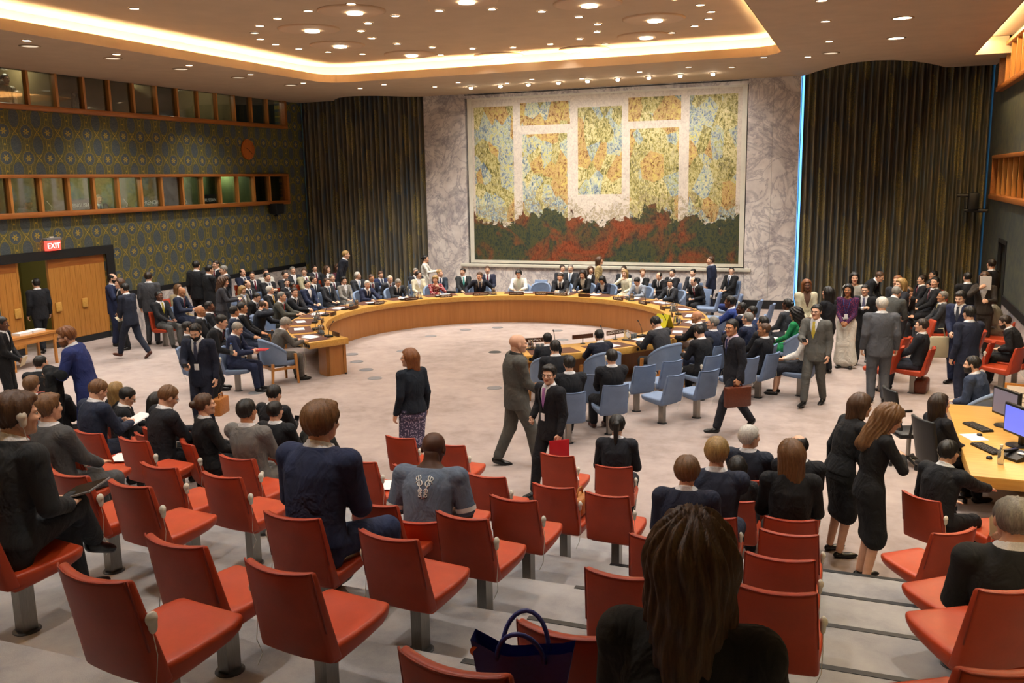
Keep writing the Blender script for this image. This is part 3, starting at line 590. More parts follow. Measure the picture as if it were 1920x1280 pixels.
def hair_sdf(p, st):
    t = {'short': .010, 'crop': .006, 'thick': .019, 'full': .023, 'balding': .006, 'long': .018, 'bob': .022, 'bun': .013, 'pony': .012, 'curly': .03, 'wavy': .024, 'side': .018}[st]
    d = el(p, (0, -.014, .028), (.077+t, .097+t, .090+t)); ax = np.abs(p[:, 0]); q = np.stack([ax, p[:, 1], p[:, 2]], 1)
    if st == 'full': d = smin(d, el(p, (.006, .050, .094), (.052, .050, .024)), .02)
    if st == 'side': d = smin(d, el(p, (.014, .04, .096), (.055, .052, .022)), .02)
    cut = hairline(p[:, 1], p[:, 2], .0)
    if st in ('long', 'bob', 'curly', 'wavy'):
        zb = {'long': -.30, 'bob': -.13, 'curly': -.24, 'wavy': -.31}[st]; k = {'curly': 1.25, 'wavy': 1.15}.get(st, 1.0)
        b = smin(rc(p, v3(0, -.055, .0), v3(0, -.075, zb), .088*k, .070*k), rc(q, v3(.072, -.015, .02), v3(.082, -.022, zb+.02), .034*k, .030*k), .03)
        d = smin(d, b, .03); cut = smax(np.interp(p[:, 1], [-.02, .02, .05, .07, .12], [-.6, -.12, .03, .070, .078])-p[:, 2], -np.ones(len(p)), .001)
        neck = rc(p, v3(0, .03, -.02), v3(0, .0, -.3), .058, .05); d = smax(d, -neck, .01)
    if st == 'balding': d = smax(d, -el(p, (0, .035, .100), (.064, .100, .062)), .006)
    d = smax(d, cut, .008)
    if st == 'bun': d = smin(d, el(p, (0, -.128, .02), (.042, .038, .042)), .01)
    if st == 'pony': d = smin(d, smin(el(p, (0, -.118, .03), (.03, .03, .03)), rc(p, v3(0, -.125, .02), v3(0, -.105, -.22), .034, .020), .02), .012)
    face = smax(-hairline(p[:, 1], p[:, 2]), .0*p[:, 0], .001)
    return smax(d, -el(q, (.085, -.003, -.014), (.018, .021, .032)), .004) if st in ('short', 'crop', 'thick', 'full', 'balding', 'side', 'bun', 'pony') else d
TEMPL = {}
def templ(kind, key, h):
    k = (kind, key, h)
    if k not in TEMPL:
        if kind == 'head': TEMPL[k] = nets(lambda p: head_sdf(p, key), (-.095, -.12, -.13), (.095, .135, .125), h)
        if kind == 'hand': TEMPL[k] = nets(lambda p: hand_sdf(p, key), (-.05, -.06, -.10), (.08, .18, .03), h)
        if kind == 'hair':
            V, F = nets(lambda p: hair_sdf(p, key), (-.14, -.19, -.40), (.14, .15, .17), h)
            th_ = np.arctan2(V[:, 0], -V[:, 1]-.01); ph = th_*24+np.sin(V[:, 2]*22)*1.6; am = {'curly': .009, 'wavy': .006}.get(key, .0035)
            n = V/np.maximum(.05, np.linalg.norm(V, axis=1))[:, None]
            V = V+n*(am*(np.sin(ph)+np.sin(th_*9+V[:, 2]*({'curly': 80, 'wavy': 45}.get(key, 25)))))[:, None]; TEMPL[k] = (V, F)
        if kind == 'ball':
            u = np.linspace(0, 2*PI, 9)[:-1]; w = np.linspace(-PI/2, PI/2, 6); V = np.array([[math.cos(b)*math.cos(a), math.cos(b)*math.sin(a), math.sin(b)] for b in w for a in u])
            F = np.array([[j*8+i, j*8+(i+1) % 8, j*8+8+(i+1) % 8, j*8+8+i] for j in range(5) for i in range(8)]); TEMPL[k] = (V, F)
    return TEMPL[k]
# ------------------------------------------------------------------ body and garments
TT = [-.30, -.15, 0, .25, .5, .75, .9, 1.0, 1.1]
TM = ([.150, .160, .168, .148, .158, .178, .165, .100, .06], [.112, .118, .118, .106, .115, .120, .102, .080, .06])
TF = ([.170, .175, .172, .128, .140, .150, .138, .085, .055], [.115, .120, .115, .092, .112, .116, .090, .070, .05])
def torso(p, J, da, t0, t1, flare=0):
    q = p-J['P']; t = (q @ J['up'])/J['L']; A_, B_ = TF if J['fem'] else TM
    A = np.interp(t, TT, A_)+da; B = np.interp(t, TT, B_)+da
    if flare: fl = flare*np.clip((.3-t), 0, 1); A = A+fl; B = B+fl*.7
    u = q @ J['s']; v = q @ J['f']+.015*np.sin(np.clip(t, 0, 1)*PI)
    d = (np.sqrt((u/A)**2+(v/B)**2)-1)*np.minimum(A, B)
    return smax(smax(d, (t0-t)*J['L'], .02), (t-t1)*J['L'], .015)
def arm(p, J, k, r, end=1.0):
    S, E_, W, d, *_ = J['arm'+k]; W2 = E_+(W-E_)*end
    a = smin(rc(p, S, E_, r[0], r[1]), rc(p, E_, W2, r[1], r[2]), .012)
    return smin(a, rc(p, J['N']-J['up']*.045, S, .055 if r[0] < .065 else .064, r[0]), .03)
def leg(p, J, k, r, end=1.0):
    H_, K, A, t = J['leg'+k]; A2 = K+(A-K)*end
    return smin(rc(p, H_, K, r[0], r[1]), rc(p, K, A2, r[1]*.97, r[2]), .02)
def bounds(*pts, pad=.2): a = np.array(pts); return a.min(0)-pad, a.max(0)+pad
def body_fn(J):
    def fn(p):
        d = torso(p, J, -.006, -.22, 1.08)
        for k in 'lr': d = smin(d, arm(p, J, k, (.054, .041, .026)), .03); d = smin(d, leg(p, J, k, (.088, .056, .036)), .03)
        d = smin(d, rc(p, J['N']-J['up']*.05, J['H']+J['HR'] @ v3(0, -.03, -.04), .060, .052 if not J['fem'] else .046), .02)
        return d
    return fn
def frame_hand(d, sg, a):
    y = unit(d); z = v3(0, 0, 1)
    if a in ('down', 'fist', 'swingf', 'swingb', 'pocket', 'behind'): z = v3(sg, 0, 0)
    if a in ('read', 'phone', 'front', 'clasp', 'fold', 'chest', 'elbow'): z = v3(sg*.8, .3, .5)
    if a in ('chin', 'ear'): z = v3(sg*.6, .8, 0)
    z = unit(z-np.dot(z, y)*y); x = np.cross(y, z)
    return np.stack([x, y, z], 1)
POSES = {}; GARM = {}
def pose_of(pk):
    if pk not in POSES: POSES[pk] = make_pose(**dict(pk))
    return POSES[pk]
def body_mesh(pk, q):
    k = ('body', pk, q)
    if k in GARM: return GARM[k]
    J = pose_of(pk); a = Acc(); pts = [J['P'], J['N'], J['H']]+[x for s in 'lr' for x in J['arm'+s][:3]]+[x for s in 'lr' for x in J['leg'+s][:3]]
    lo, hi = bounds(*pts, pad=.13); a.add(*nets(body_fn(J), lo, hi, .022 if q else .03))
    V, F = templ('head', J['fem'], .0075 if q else .0105); mi = np.zeros(len(F), int); c = V[F].mean(1)
    lip = (np.abs(c[:, 0]) < .024) & (c[:, 1] > .088) & (c[:, 2] < -.046) & (c[:, 2] > -.071); mi[lip] = 2
    a.add(V @ J['HR'].T+J['H'], F); a.m[-1] = mi
    B, BF = templ('ball', 0, 0)
    for sg in (-1, 1):
        a.add((B*[.0125, .0125, .010]+[sg*.031, .0815, .0]) @ J['HR'].T+J['H'], BF, 1)
        a.add((B*[.0062, .004, .0062]+[sg*.030, .0925, .0]) @ J['HR'].T+J['H'], BF, 3)
        a.add((B*[.020, .006, .0042]+[sg*.033, .0905, .021]) @ J['HR'].T+J['H'], BF, 3)
        kk = 'l' if sg < 0 else 'r'; S, E_, W, d, hd, an = J['arm'+kk]
        V, F = templ('hand', hd, .0062 if q else .008); Rm = frame_hand(d, sg, an); V2 = V.copy()
        if sg > 0: V2[:, 0] *= -1; F = F[:, ::-1]
        a.add(V2 @ Rm.T+W, F)
    GARM[k] = a.mesh('body', 4); return GARM[k]
def garment(kind, pk, q):
    k = (kind, pk, q)
    if k in GARM: return GARM[k]
    J = pose_of(pk); sit = J['kind'] == 'sit'; h = .017 if q else .024; a = Acc(); fem = J['fem']
    ar = [x for s in 'lr' for x in J['arm'+s][:3]]
    if kind in ('jacket', 'top', 'shirtsleeve'):
        t0 = {'jacket': (-.05 if sit else -.30) if not fem else (-.05 if sit else -.12), 'top': -.06 if sit else -.08, 'shirtsleeve': -.02}[kind]
        end = .97 if kind != 'shirtsleeve' else -.2; rr = (.074, .060, .046) if kind == 'jacket' else (.066, .052, .040)
        if fem: rr = tuple(x*.9 for x in rr)
        def fn(p):
            d = torso(p, J, .024 if kind == 'jacket' else .012, t0, 1.04 if kind == 'jacket' else 1.0, .02)
            for s in 'lr': d = smin(d, arm(p, J, s, rr, end) if end > 0 else smin(rc(p, J['arm'+s][0], J['arm'+s][0]+(J['arm'+s][1]-J['arm'+s][0])*.85, .072, .066), rc(p, J['N']-J['up']*.05, J['arm'+s][0], .06, .066), .03), .012)
            qv = p-J['P']; t = (qv @ J['up'])/J['L']; u = qv @ J['s']; v = qv @ J['f']
            if kind == 'jacket':
                wd = np.clip((t-.40)*.17, -.05, .075); cutd = np.maximum(np.abs(u)-wd, -v+.02); d = smax(d, -cutd, .006)
            d = smax(d, -rc(p, J['N']-J['up']*.03+J['f']*.012, J['H'], .052 if kind == 'jacket' else .058, .10), .006)
            return d
        lo, hi = bounds(J['P']-J['up']*.2, J['N'], *ar, pad=.16); a.add(*nets(fn, lo, hi, h))
    elif kind == 'shirt':
        def fn(p):
            d = torso(p, J, .006, .20, 1.075); nk = unit(J['H']+J['HR'] @ v3(0, -.03, -.04)-J['N']); c = rc(p, J['N']-J['up']*.05, J['N']+nk*.10, .070 if not fem else .058, .0630 if not fem else .052)
            d = smin(d, c, .01); t = ((p-J['N']) @ J['up']); d = smax(d, t-.045+.30*((p-J['N']) @ J['f']), .003)
            return d
        lo, hi = bounds(J['P']+J['up']*.1, J['N'], pad=.2); a.add(*nets(fn, lo, hi, .013 if q else .017))
    elif kind == 'trousers':
        def fn(p):
            d = torso(p, J, .008, -.28, .16)
            for s in 'lr': d = smin(d, leg(p, J, s, (.104, .078, .062), .93), .025)
            return d
        lo, hi = bounds(J['P'], *[x for s in 'lr' for x in J['leg'+s][:3]], pad=.15); a.add(*nets(fn, lo, hi, h))
    elif kind in ('skirt', 'longskirt', 'dress'):
        en = {'skirt': .10, 'longskirt': .80, 'dress': .15}[kind]
        def fn(p):
            d = torso(p, J, .014, -.25, .25 if kind != 'dress' else .98)
            def lg(s): H_, K, A, t = J['leg'+s]; return H_, K, K+(A-K)*en
            L, Rr = lg('l'), lg('r'); x = None
            for w in np.linspace(0, 1, 4):
                a_, b_, c_ = (L[i]+(Rr[i]-L[i])*w for i in range(3)); y = smin(rc(p, a_, b_, .112, .095), rc(p, b_, c_, .095, .10 if kind != 'longskirt' else .14), .02); x = y if x is None else smin(x, y, .03)
            return smin(d, x, .03)
        lo, hi = bounds(J['P'], J['N'], *[x for s in 'lr' for x in J['leg'+s][:3]], pad=.2); a.add(*nets(fn, lo, hi, h))
    elif kind == 'hair':
        raise KeyError
    GARM[k] = a.mesh(kind); return GARM[k]
def shoe_mesh(q, heel=False):
    k = ('shoe', q, heel)
    if k not in GARM:
        def fn(p):
            d = smin(el(p, (0, .00, -.035), (.042, .062, .050)), el(p, (0, .115, -.055), (.046, .095, .036)), .04)
            if heel: d = el(p, (0, .09, -.058), (.040, .105, .030)); d = smin(d, el(p, (0, -.02, -.05), (.030, .04, .036)), .03)
            return smax(d, -.085-p[:, 2], .006)
        a = Acc(); a.add(*nets(fn, (-.07, -.09, -.1), (.07, .23, .03), .012 if q else .016)); GARM[k] = a.mesh('shoe')
    return GARM[k]
def tie_mesh(pk):
    k = ('tie', pk)
    if k not in GARM:
        J = pose_of(pk); mb = MB(); rows = []; A_, B_ = TM
        for t, w in ((.985, .020), (.94, .024), (.925, .017), (.80, .026), (.62, .036), (.45, .042), (.36, .004)):
            b = np.interp(t, TT, B_)+.014-.015*math.sin(max(0, min(1, t))*PI)+(.012 if t > .92 else 0)
            rows.append([J['P']+J['up']*t*J['L']+J['s']*x*w+J['f']*(b-abs(x)*.003) for x in (-1, 0, 1)])
        back = [[p-J['f']*.007 for p in r] for r in rows]; mb.grid(rows); mb.grid([r[::-1] for r in back]); me = mb.mesh('tie', True); me.materials.append(M['suit_dark']); GARM[k] = me
    return GARM[k]
def lapel_mesh(pk):
    k = ('lapel', pk)
    if k not in GARM:
        J = pose_of(pk); mb = MB(); B_ = (TF if J['fem'] else TM)[1]; A_ = (TF if J['fem'] else TM)[0]
        def pt(t, u, off):
            A, B = np.interp(t, TT, A_)+.024, np.interp(t, TT, B_)+.024
            v = B*math.sqrt(max(0.05, 1-(u/A)**2))-.015*math.sin(max(0, min(1, t))*PI)
            return J['P']+J['up']*t*J['L']+J['s']*u+J['f']*(v+off)
        for sg in (-1, 1):
            rows = []
            for t, w in ((.40, .004), (.55, .030), (.70, .048), (.78, .056), (.80, .030), (.90, .034), (.985, .036)):
                i = min(.072, max(.002, (t-.40)*.17)); rows.append([pt(t, sg*(i+w*x), .010-.004*abs(x)) for x in (-.06, .5, 1)])
            mb.grid(rows); mb.grid([[p-J['f']*.012 for p in r][::-1] for r in rows])
        me = mb.mesh('lapel', True); me.materials.append(M['suit_dark']); GARM[k] = me
    return GARM[k]
def cuff_mesh(pk, k_):
    k = ('cuff', pk, k_)
    if k not in GARM:
        S, E_, W, d, *_ = pose_of(pk)['arm'+k_]; u = unit(W-E_); me = MB().tube([W-u*.05, W+u*.004, W+u*.012], [.039, .0385, .036], 12, cap=False).mesh('cuff', True); me.materials.append(M['suit_dark']); GARM[k] = me
    return GARM[k]
def glasses_mesh():
    if 'glasses' not in GARM:
        mb = MB()
        for sg in (-1, 1):
            mb.tube([(sg*.032+.024*math.cos(a), .100, .0+.017*math.sin(a)) for a in np.linspace(0, 2*PI, 13)], .0018, 5); mb.tube([(sg*.056, .098, .006), (sg*.082, .06, .008), (sg*.083, -.01, .004)], .0018, 5)
        mb.tube([(-.008, .104, .003), (.008, .104, .003)], .0018, 5); me = mb.mesh('glasses', True); me.materials.append(M['black_plastic']); GARM['glasses'] = me
    return GARM['glasses']
def hmesh(style, q):
    k = ('hair', style, q)
    if k not in GARM: a = Acc(); a.add(*templ('hair', style, {0: .014, 1: .0095, 2: .0065}[q])); GARM[k] = a.mesh('hair')
    return GARM[k]
def beard_mesh():
    if 'beard' not in GARM:
        def fn(p):
            q = np.stack([np.abs(p[:, 0]), p[:, 1], p[:, 2]], 1)
            d = head_sdf(p, False)-.006; keep = smax(p[:, 2]-np.interp(p[:, 1], [-.01, .03, .07, .10, .13], [.0, -.035, -.045, -.040, -.045]), .0-p[:, 1], .01)
            d = smax(d, keep, .006); return smax(d, -el(p, (0, .100, -.058), (.026, .02, .011)), .003)
        a = Acc(); a.add(*nets(fn, (-.1, -.03, -.14), (.1, .14, .03), .008)); GARM['beard'] = a.mesh('beard')
    return GARM['beard']
SK = {'p': 'D9A98C', 'l': 'E3B89C', 'm': 'C08A66', 't': 'A87450', 'd': '6B4430', 'b': '4A2E20', 'r': 'CF9478'}
HC = {'k': '17130F', 'n': '2A1D14', 'b': '4A3220', 'm': '6A4A2C', 'y': '9A7B4A', 'w': 'BDB8AE', 'g': '77736C', 'o': '7A4A26', 's': '8A8378'}
def cloth(c):
    nm = 'cloth_'+c
    if '/' in c and nm not in M:
        c1, c2 = c.split('/'); a = Mat(nm, c1, .85, 0, .3); v = a.voronoi(38, (1, 1, 1), 'F1', 'Distance'); a.color(a.ramp(X(v), [(.34, c2), (.42, c1)], 'CONSTANT' if False else 'LINEAR')); M[nm] = a.m
    if nm not in M:
        v = [int(c[i:i+2], 16)/255 for i in (0, 2, 4)]; v = [x*.94+.040 for x in v]; a = Mat(nm, c, .85, 0, .3); n = a.noise(230, 3); f = a.noise(7, 3, .55, .8, (1, 1, .7))
        a.color(a.ramp(n*.5+f*.5, [(.3, tuple(x*.88 for x in v)), (.7, tuple(min(1, x*1.1) for x in v))])); a.bump(f*.85+n*.02, .55, .09); M[nm] = a.m
    return M[nm]
def skin_m(c): return simple('skin_'+c, SK[c], .52, 0, .4, 25, .05, 0)
def hair_m(c): return simple('hair_'+c, HC[c], .48, 0, .45, 60, .28, .5, (3, 3, .35))
def lip_m(c): return simple('lip_'+c, {'b': '5A342C', 'd': '744438'}.get(c, 'A8604F'), .45)
def setm(o, i, m): o.material_slots[i].link = 'OBJECT'; o.material_slots[i].material = m
NPEOPLE = [0]
def person(x, y, z, face, pose, look, label, s=1.0, q=0, group=None):
    """look: dict(j=jacket, p=trousers, sh=shirt, t=tie, sk=skin, h=hair style, hc=hair colour, kind=garment, g=glasses, b=beard)"""
    pk = tuple(sorted(pose.items())); J = pose_of(pk); L = look; fem = J['fem']
    o = thing('person', label, 'person', (x, y, z), R(face), group); w_ = float(L.get('w', 1)); o.scale = (s*w_, s*w_, s); NPEOPLE[0] += 1
    sk = L.get('sk', 'p'); b = inst('body', body_mesh(pk, q), o); hc = L.get('hc', 'n')
    for i, m in enumerate((skin_m(sk), M['eye_white'], lip_m(sk), M['brow'])): setm(b, i, m)
    hm = Matrix(J['HR'].tolist()).to_4x4(); hm.translation = Vector(J['H'])
    st = L.get('h', 'short')
    if st != 'bald': w = inst('hair', hmesh(st, q), o, mat=hair_m(hc)); w.matrix_local = hm
    if L.get('b'): w = inst('beard', beard_mesh(), o, mat=hair_m(L.get('bc', hc))); w.matrix_local = hm
    if L.get('g'): w = inst('glasses', glasses_mesh(), o); w.matrix_local = hm
    kind = L.get('kind', 'suit'); jc = cloth(L.get('j', '1C1F2A')); pc = cloth(L.get('p', L.get('j', '1C1F2A')))
    jk = {'suit': 'jacket', 'wsuit': 'jacket', 'skirtsuit': 'jacket', 'top': 'top', 'topskirt': 'top', 'dress': 'top', 'shirt': 'shirtsleeve', 'toplong': 'top'}[kind]
    inst({'jacket': 'jacket', 'top': 'blouse', 'shirtsleeve': 'shirt'}[jk], garment(jk, pk, q), o, mat=jc)
    if jk == 'jacket':
        inst('shirt', garment('shirt', pk, q), o, mat=cloth(L.get('sh', 'E8E8EA')))
        if not fem:
            for k in 'lr': inst('cuff', cuff_mesh(pk, k), o, mat=cloth(L.get('sh', 'E8E8EA')))
        if abs((face-200+180) % 360-180) < 125 or q: inst('lapels', lapel_mesh(pk), o, mat=jc)
        tc = L.get('t') or (None if fem or 'sh' in L or NPEOPLE[0] % 5 == 2 else ('26304e', '5a2030', '1e2228', '44566e', '6a2434', '303a5c')[NPEOPLE[0] % 6])
        if tc and not fem: inst('tie', tie_mesh(pk), o, mat=cloth(tc))
    if kind in ('skirtsuit', 'topskirt', 'dress'): inst('skirt', garment('skirt', pk, q), o, mat=pc)
    elif kind == 'toplong': inst('skirt', garment('longskirt', pk, q), o, mat=pc)
    else: inst('trousers', garment('trousers', pk, q), o, mat=pc)
    for k in 'lr':
        A, t = J['leg'+k][2], J['leg'+k][3]; yv = Vector(t).normalized(); xv = yv.cross(Vector((0, 0, 1))).normalized(); zv = xv.cross(yv)
        w = inst('shoe', shoe_mesh(q, fem and kind in ('skirtsuit', 'topskirt', 'dress')), o, mat=M[L.get('shoe', 'shoe_black')])
        w.matrix_local = Matrix(((xv.x, yv.x, zv.x, A[0]), (xv.y, yv.y, zv.y, A[1]), (xv.z, yv.z, zv.z, A[2]), (0, 0, 0, 1)))
    if L.get('ln'):                                         # lanyard with badge
        mb = MB(); U, F_, P_, S_ = J['up'], J['f'], J['P'], J['s']
        pt = lambda t, u: P_+U*t*J['L']+S_*u+F_*(np.interp(t, TT, (TF if fem else TM)[1])+.026-.015*math.sin(max(0, min(1, t))*PI))
        mb.tube([pt(.95, -.07), pt(.7, -.05), pt(.34, 0), pt(.7, .05), pt(.95, .07)], .003, 5)
        w = mb.build('lanyard', M['black_plastic'] if L['ln'] == '1' else cloth(L['ln']), o); mb = MB()
        c = pt(.28, 0)+F_*.006; mb.add([c+S_*a*.035+U*b*.048+F_*d for d in (0, .004) for a, b in ((-1, -1), (1, -1), (1, 1), (-1, 1))], [(0, 1, 2, 3), (4, 5, 6, 7), (0, 1, 5, 4), (1, 2, 6, 5), (2, 3, 7, 6), (3, 0, 4, 7)])
        mb.build('badge', 'paper', w)
    return o, J
def hand_world(o, J, k):       # centre of the palm in world space
    S, E_, W, d, *_ = J['arm'+k]; p = Vector(W+d*.07); return o.matrix_basis @ p
# ------------------------------------------------------------------ pedestal seats (red in the public rows, blue by the table)
def leather(name, c, rough): 
    a = Mat(name, c, rough, 0, .4); n = a.noise(7, 4, .6); n2 = a.noise(140, 3); cc = lin(c)
    a.color(a.ramp(n*.8+n2*.2, [(.3, tuple(max(0, x*.9) for x in [int(c[i:i+2], 16)/255 for i in (0, 2, 4)])), (.7, c)])); a.bump(n2, .12, .002); M[name] = a.m
leather('red_leather', 'BC4522', .42); leather('red_leather_back', 'B03F20', .45); leather('blue_fabric', '7A8CA8', .85); leather('blue_fabric_back', '7486A4', .85); simple('red_piping', '8E2A12', .5); simple('blue_piping', '5E7090', .8)
def slab(fn, nu, nv, th, name, mat, bev):
    F_ = [[fn(u, v, 0) for u in np.linspace(-1, 1, nu)] for v in np.linspace(0, 1, nv)]; B_ = [[fn(u, v, 1) for u in np.linspace(-1, 1, nu)] for v in np.linspace(0, 1, nv)]
    vs = [p for r_ in F_ for p in r_]+[p for r_ in B_ for p in r_]; n = nu*nv; fs = []
    for i in range(nv-1):
        for j in range(nu-1): a_ = i*nu+j; fs += [(a_, a_+1, a_+nu+1, a_+nu), (n+a_+nu, n+a_+nu+1, n+a_+1, n+a_)]
    for j in range(nu-1): fs += [(j+1, j, n+j, n+j+1), ((nv-1)*nu+j, (nv-1)*nu+j+1, n+(nv-1)*nu+j+1, n+(nv-1)*nu+j)]
    for i in range(nv-1): fs += [(i*nu, (i+1)*nu, n+(i+1)*nu, n+i*nu), ((i+1)*nu+nu-1, i*nu+nu-1, n+i*nu+nu-1, n+(i+1)*nu+nu-1)]
    mb = MB(); mb.add(vs, fs); o = mb.build(name, mat); bake_bevel(o, bev, 3, 30); me = o.data; bpy.data.objects.remove(o); return me
def back_fn(u, v, b):
    w = .225-.022*v; z = .37+.49*v-.010*(1-u*u)*v; y = -.165-.155*v+.045*u*u*(.4+.6*v); th = .085-.03*v
    return (u*w*(1 if not b else .985), y-(th if b else 0), z)
def seat_fn(u, v, b):
    y = -.19+.47*v; w = .222+.012*math.sin(v*PI)-(.02*max(0, v-.8)/.2); z = .452+.012*v-.012*(1-u*u)*math.sin(v*PI)
    return (u*w*(1 if not b else .93), y-(.015 if b else 0)*v, z-(.115-.035*v if b else 0))
SEAT = {}
def pipe_mesh(c):
    pts = []
    for v in np.linspace(.35, 1, 5): p = back_fn(-1, v, 1); pts.append((p[0]-.001, p[1]+.012, p[2]))
    for u in np.linspace(-.9, .9, 9): p = back_fn(u, 1, 1); pts.append((p[0], p[1]+.004, p[2]-.004))
    for v in np.linspace(1, .35, 5): p = back_fn(1, v, 1); pts.append((p[0]+.001, p[1]+.012, p[2]))
    me = MB().tube(pts, .005, 5).mesh('piping', True); me.materials.append(M[c]); return me
for cname in ('red', 'blue'):
    lt = 'red_leather' if cname == 'red' else 'blue_fabric'
    SEAT[cname] = {'backrest': slab(back_fn, 9, 5, 0, 'backrest', lt+'_back', .020), 'seat': slab(seat_fn, 7, 6, 0, 'seat', lt, .030), 'piping': pipe_mesh(cname+'_piping')}
pm = MB().box((0, -.02, .185), (.075, .095, .37)).box((0, -.02, .36), (.20, .24, .02)).mesh('post'); pm.materials.append(M['steel'])
bp = MB().lathe([(.08, 0), (.08, .004), (.07, .008), (0, .008)], 20, (0, -.02, 0), cap=False).mesh('floor_plate'); bp.materials.append(M['dark_trim'])
def ear_mesh():
    def fn(p): return smin(smin(el(p, (0, 0, .018), (.017, .028, .030)), el(p, (0, .004, -.018), (.014, .020, .030)), .008), el(p, (.010, 0, .018), (.012, .018, .019)), .004)
    a = Acc(); a.add(*nets(fn, (-.03, -.04, -.06), (.03, .04, .06), .006)); me = a.mesh('headset'); me.materials.clear(); me.materials.append(M['white_plastic']); return me
EAR = ear_mesh(); CORD = MB().tube([(0, 0, 0), (.004, .01, -.10), (.0, -.004, -.22), (-.03, .06, -.33), (-.06, .05, -.40)], .0022, 4).mesh('cord'); CORD.materials.append(M['white_plastic'])
def seat_thing(c, x, y, z, ang, label, group, ear=1, name=None, sw=1.0):
    o = thing(name or ('red_chair' if c == 'red' else 'blue_chair'), label, 'chair', (x, y, z), R(ang), group)
    b = inst('backrest', SEAT[c]['backrest'], o); inst('piping', SEAT[c]['piping'], b); inst('seat', SEAT[c]['seat'], o); inst('post', pm, o); inst('floor_plate', bp, o)
    if ear: e = inst('headset', EAR, o, (.232 if ear > 0 else -.232, -.245, .665)); inst('cord', CORD, e, (0, 0, -.04))
    return o
# ------------------------------------------------------------------ delegates' armchairs
def armchair_meshes():
    def shell(b):
        rows = []
        for v in np.linspace(0, 1, 5):
            row = []
            for u in np.linspace(-1, 1, 17):
                an = -PI/2+u*R(96); r = .285+(.055 if b else 0)+.03*v*(1-abs(u)); f = max(0, 1-abs(u)**2.2); zt = .64+.26*f; z = .42+(zt-.42)*v; row.append((r*math.cos(an), -.02+r*math.sin(an)*1.05, z))
            rows.append(row)
        return rows
    A, B = shell(0), shell(1); mb = MB(); mb.grid(A); mb.grid([r_[::-1] for r_ in B])
    for edge in ((A[-1], B[-1]), (A[0], B[0])): mb.grid([edge[0], edge[1]])
    for k in (0, -1): mb.grid([[r_[k] for r_ in A], [r_[k] for r_ in B]])
    sh = mb.mesh('back_shell', True); bm = bmesh.new(); bm.from_mesh(sh); bmesh.ops.remove_doubles(bm, verts=bm.verts, dist=.001); bmesh.ops.recalc_face_normals(bm, faces=bm.faces); bm.to_mesh(sh); bm.free(); sharp(sh, 50)
    pad = MB().tube([tuple(Vector(a_).lerp(Vector(b_), .5)) for a_, b_ in zip(A[-1], B[-1])], .034, 8).mesh('arm_pad', True)
    cush = slab(lambda u, v, b: (u*.25, -.24+.50*v, .46-(.10 if b else 0)), 3, 3, 0, 'cushion', 'blue_fabric', .03)
    for m_ in (sh, pad): m_.materials.append(M['blue_fabric'])
    legs = []
    for sx in (-1, 1):
        for sy in (-1, 1): mb = MB(); mb.add([(sx*.285+dx*.026, sy*.24-.02+dy*.026, .60 if sy > 0 else .44) for dx in (-1, 1) for dy in (-1, 1)]+[(sx*.30+dx*.018, sy*.27-.02+dy*.018, 0) for dx in (-1, 1) for dy in (-1, 1)], [(0, 1, 3, 2), (4, 6, 7, 5), (0, 2, 6, 4), (1, 5, 7, 3), (0, 4, 5, 1), (2, 3, 7, 6)]); q = mb.mesh('leg'); q.materials.append(M['oak']); legs.append(q)
    rl = MB().box((-.29, -.02, .33), (.03, .48, .05)).box((.29, -.02, .33), (.03, .48, .05)).box((0, -.26, .33), (.56, .03, .05)).box((0, .22, .33), (.56, .03, .05)).mesh('rail'); rl.materials.append(M['oak'])
    return sh, pad, cush, legs, rl
ARMC = armchair_meshes()
def armchair(x, y, z, ang, label, group):
    o = thing('armchair', label, 'chair', (x, y, z), R(ang), group); sh, pad, cush, legs, rl = ARMC
    inst('back_shell', sh, o); inst('arm_pad', pad, o); inst('cushion', cush, o); inst('rail', rl, o)
    for q in legs: inst('leg', q, o)
    return o
# ------------------------------------------------------------------ horseshoe table
RI, RO = 3.95, 4.85; TA0, TA1 = R(-62), R(240.5); ZT = .76
tb = thing('horseshoe_table', 'great curved wooden council table shaped like a horseshoe', 'table', (TC[0], TC[1], 0))
MB().ringsec((0, 0), RI, RO, ZT-.13, ZT, TA0, TA1, 110).build('tabletop', 'table_top', tb, bevel=.01)
MB().ringsec((0, 0), RI+.05, RI+.11, 0, ZT-.13, TA0+.01, TA1-.01, 110).build('front_panel', 'table_panel', tb)
MB().ringsec((0, 0), RI+.07, RI+.105, 0, .03, TA0, TA1, 110).build('plinth', 'dark_trim', tb)
for an, sg in ((TA0, 1), (TA1, -1)):
    MB().ringsec((0, 0), RI+.10, RI+.50, 0, ZT-.13, an+sg*.015, an+sg*.03, 1).build('end_panel', 'table_panel', tb)
    MB().ringsec((0, 0), RI+.42, RI+.50, 0, ZT-.13, an+sg*.015, an+sg*.10, 2).build('end_post', 'table_panel', tb)
NP_ = 21; PADA = [TA0+(TA1-TA0)*(i+.5)/NP_ for i in range(NP_)]
da = (TA1-TA0)/NP_
for an in PADA:
    MB().ringsec((0, 0), RI+.34, RO-.06, ZT+.0005, ZT+.006, an-da*.40, an+da*.40, 5).build('desk_pad', 'leather_pad', tb)
    for d_ in (-.25, .25): MB().lathe([(.045, 0), (.045, .004), (0, .004)], 14, ((RO+.002)*math.cos(an+da*d_), (RO+.002)*math.sin(an+da*d_), ZT-.06), cap=False).build('speaker_disc', 'dark_trim', tb) if False else None
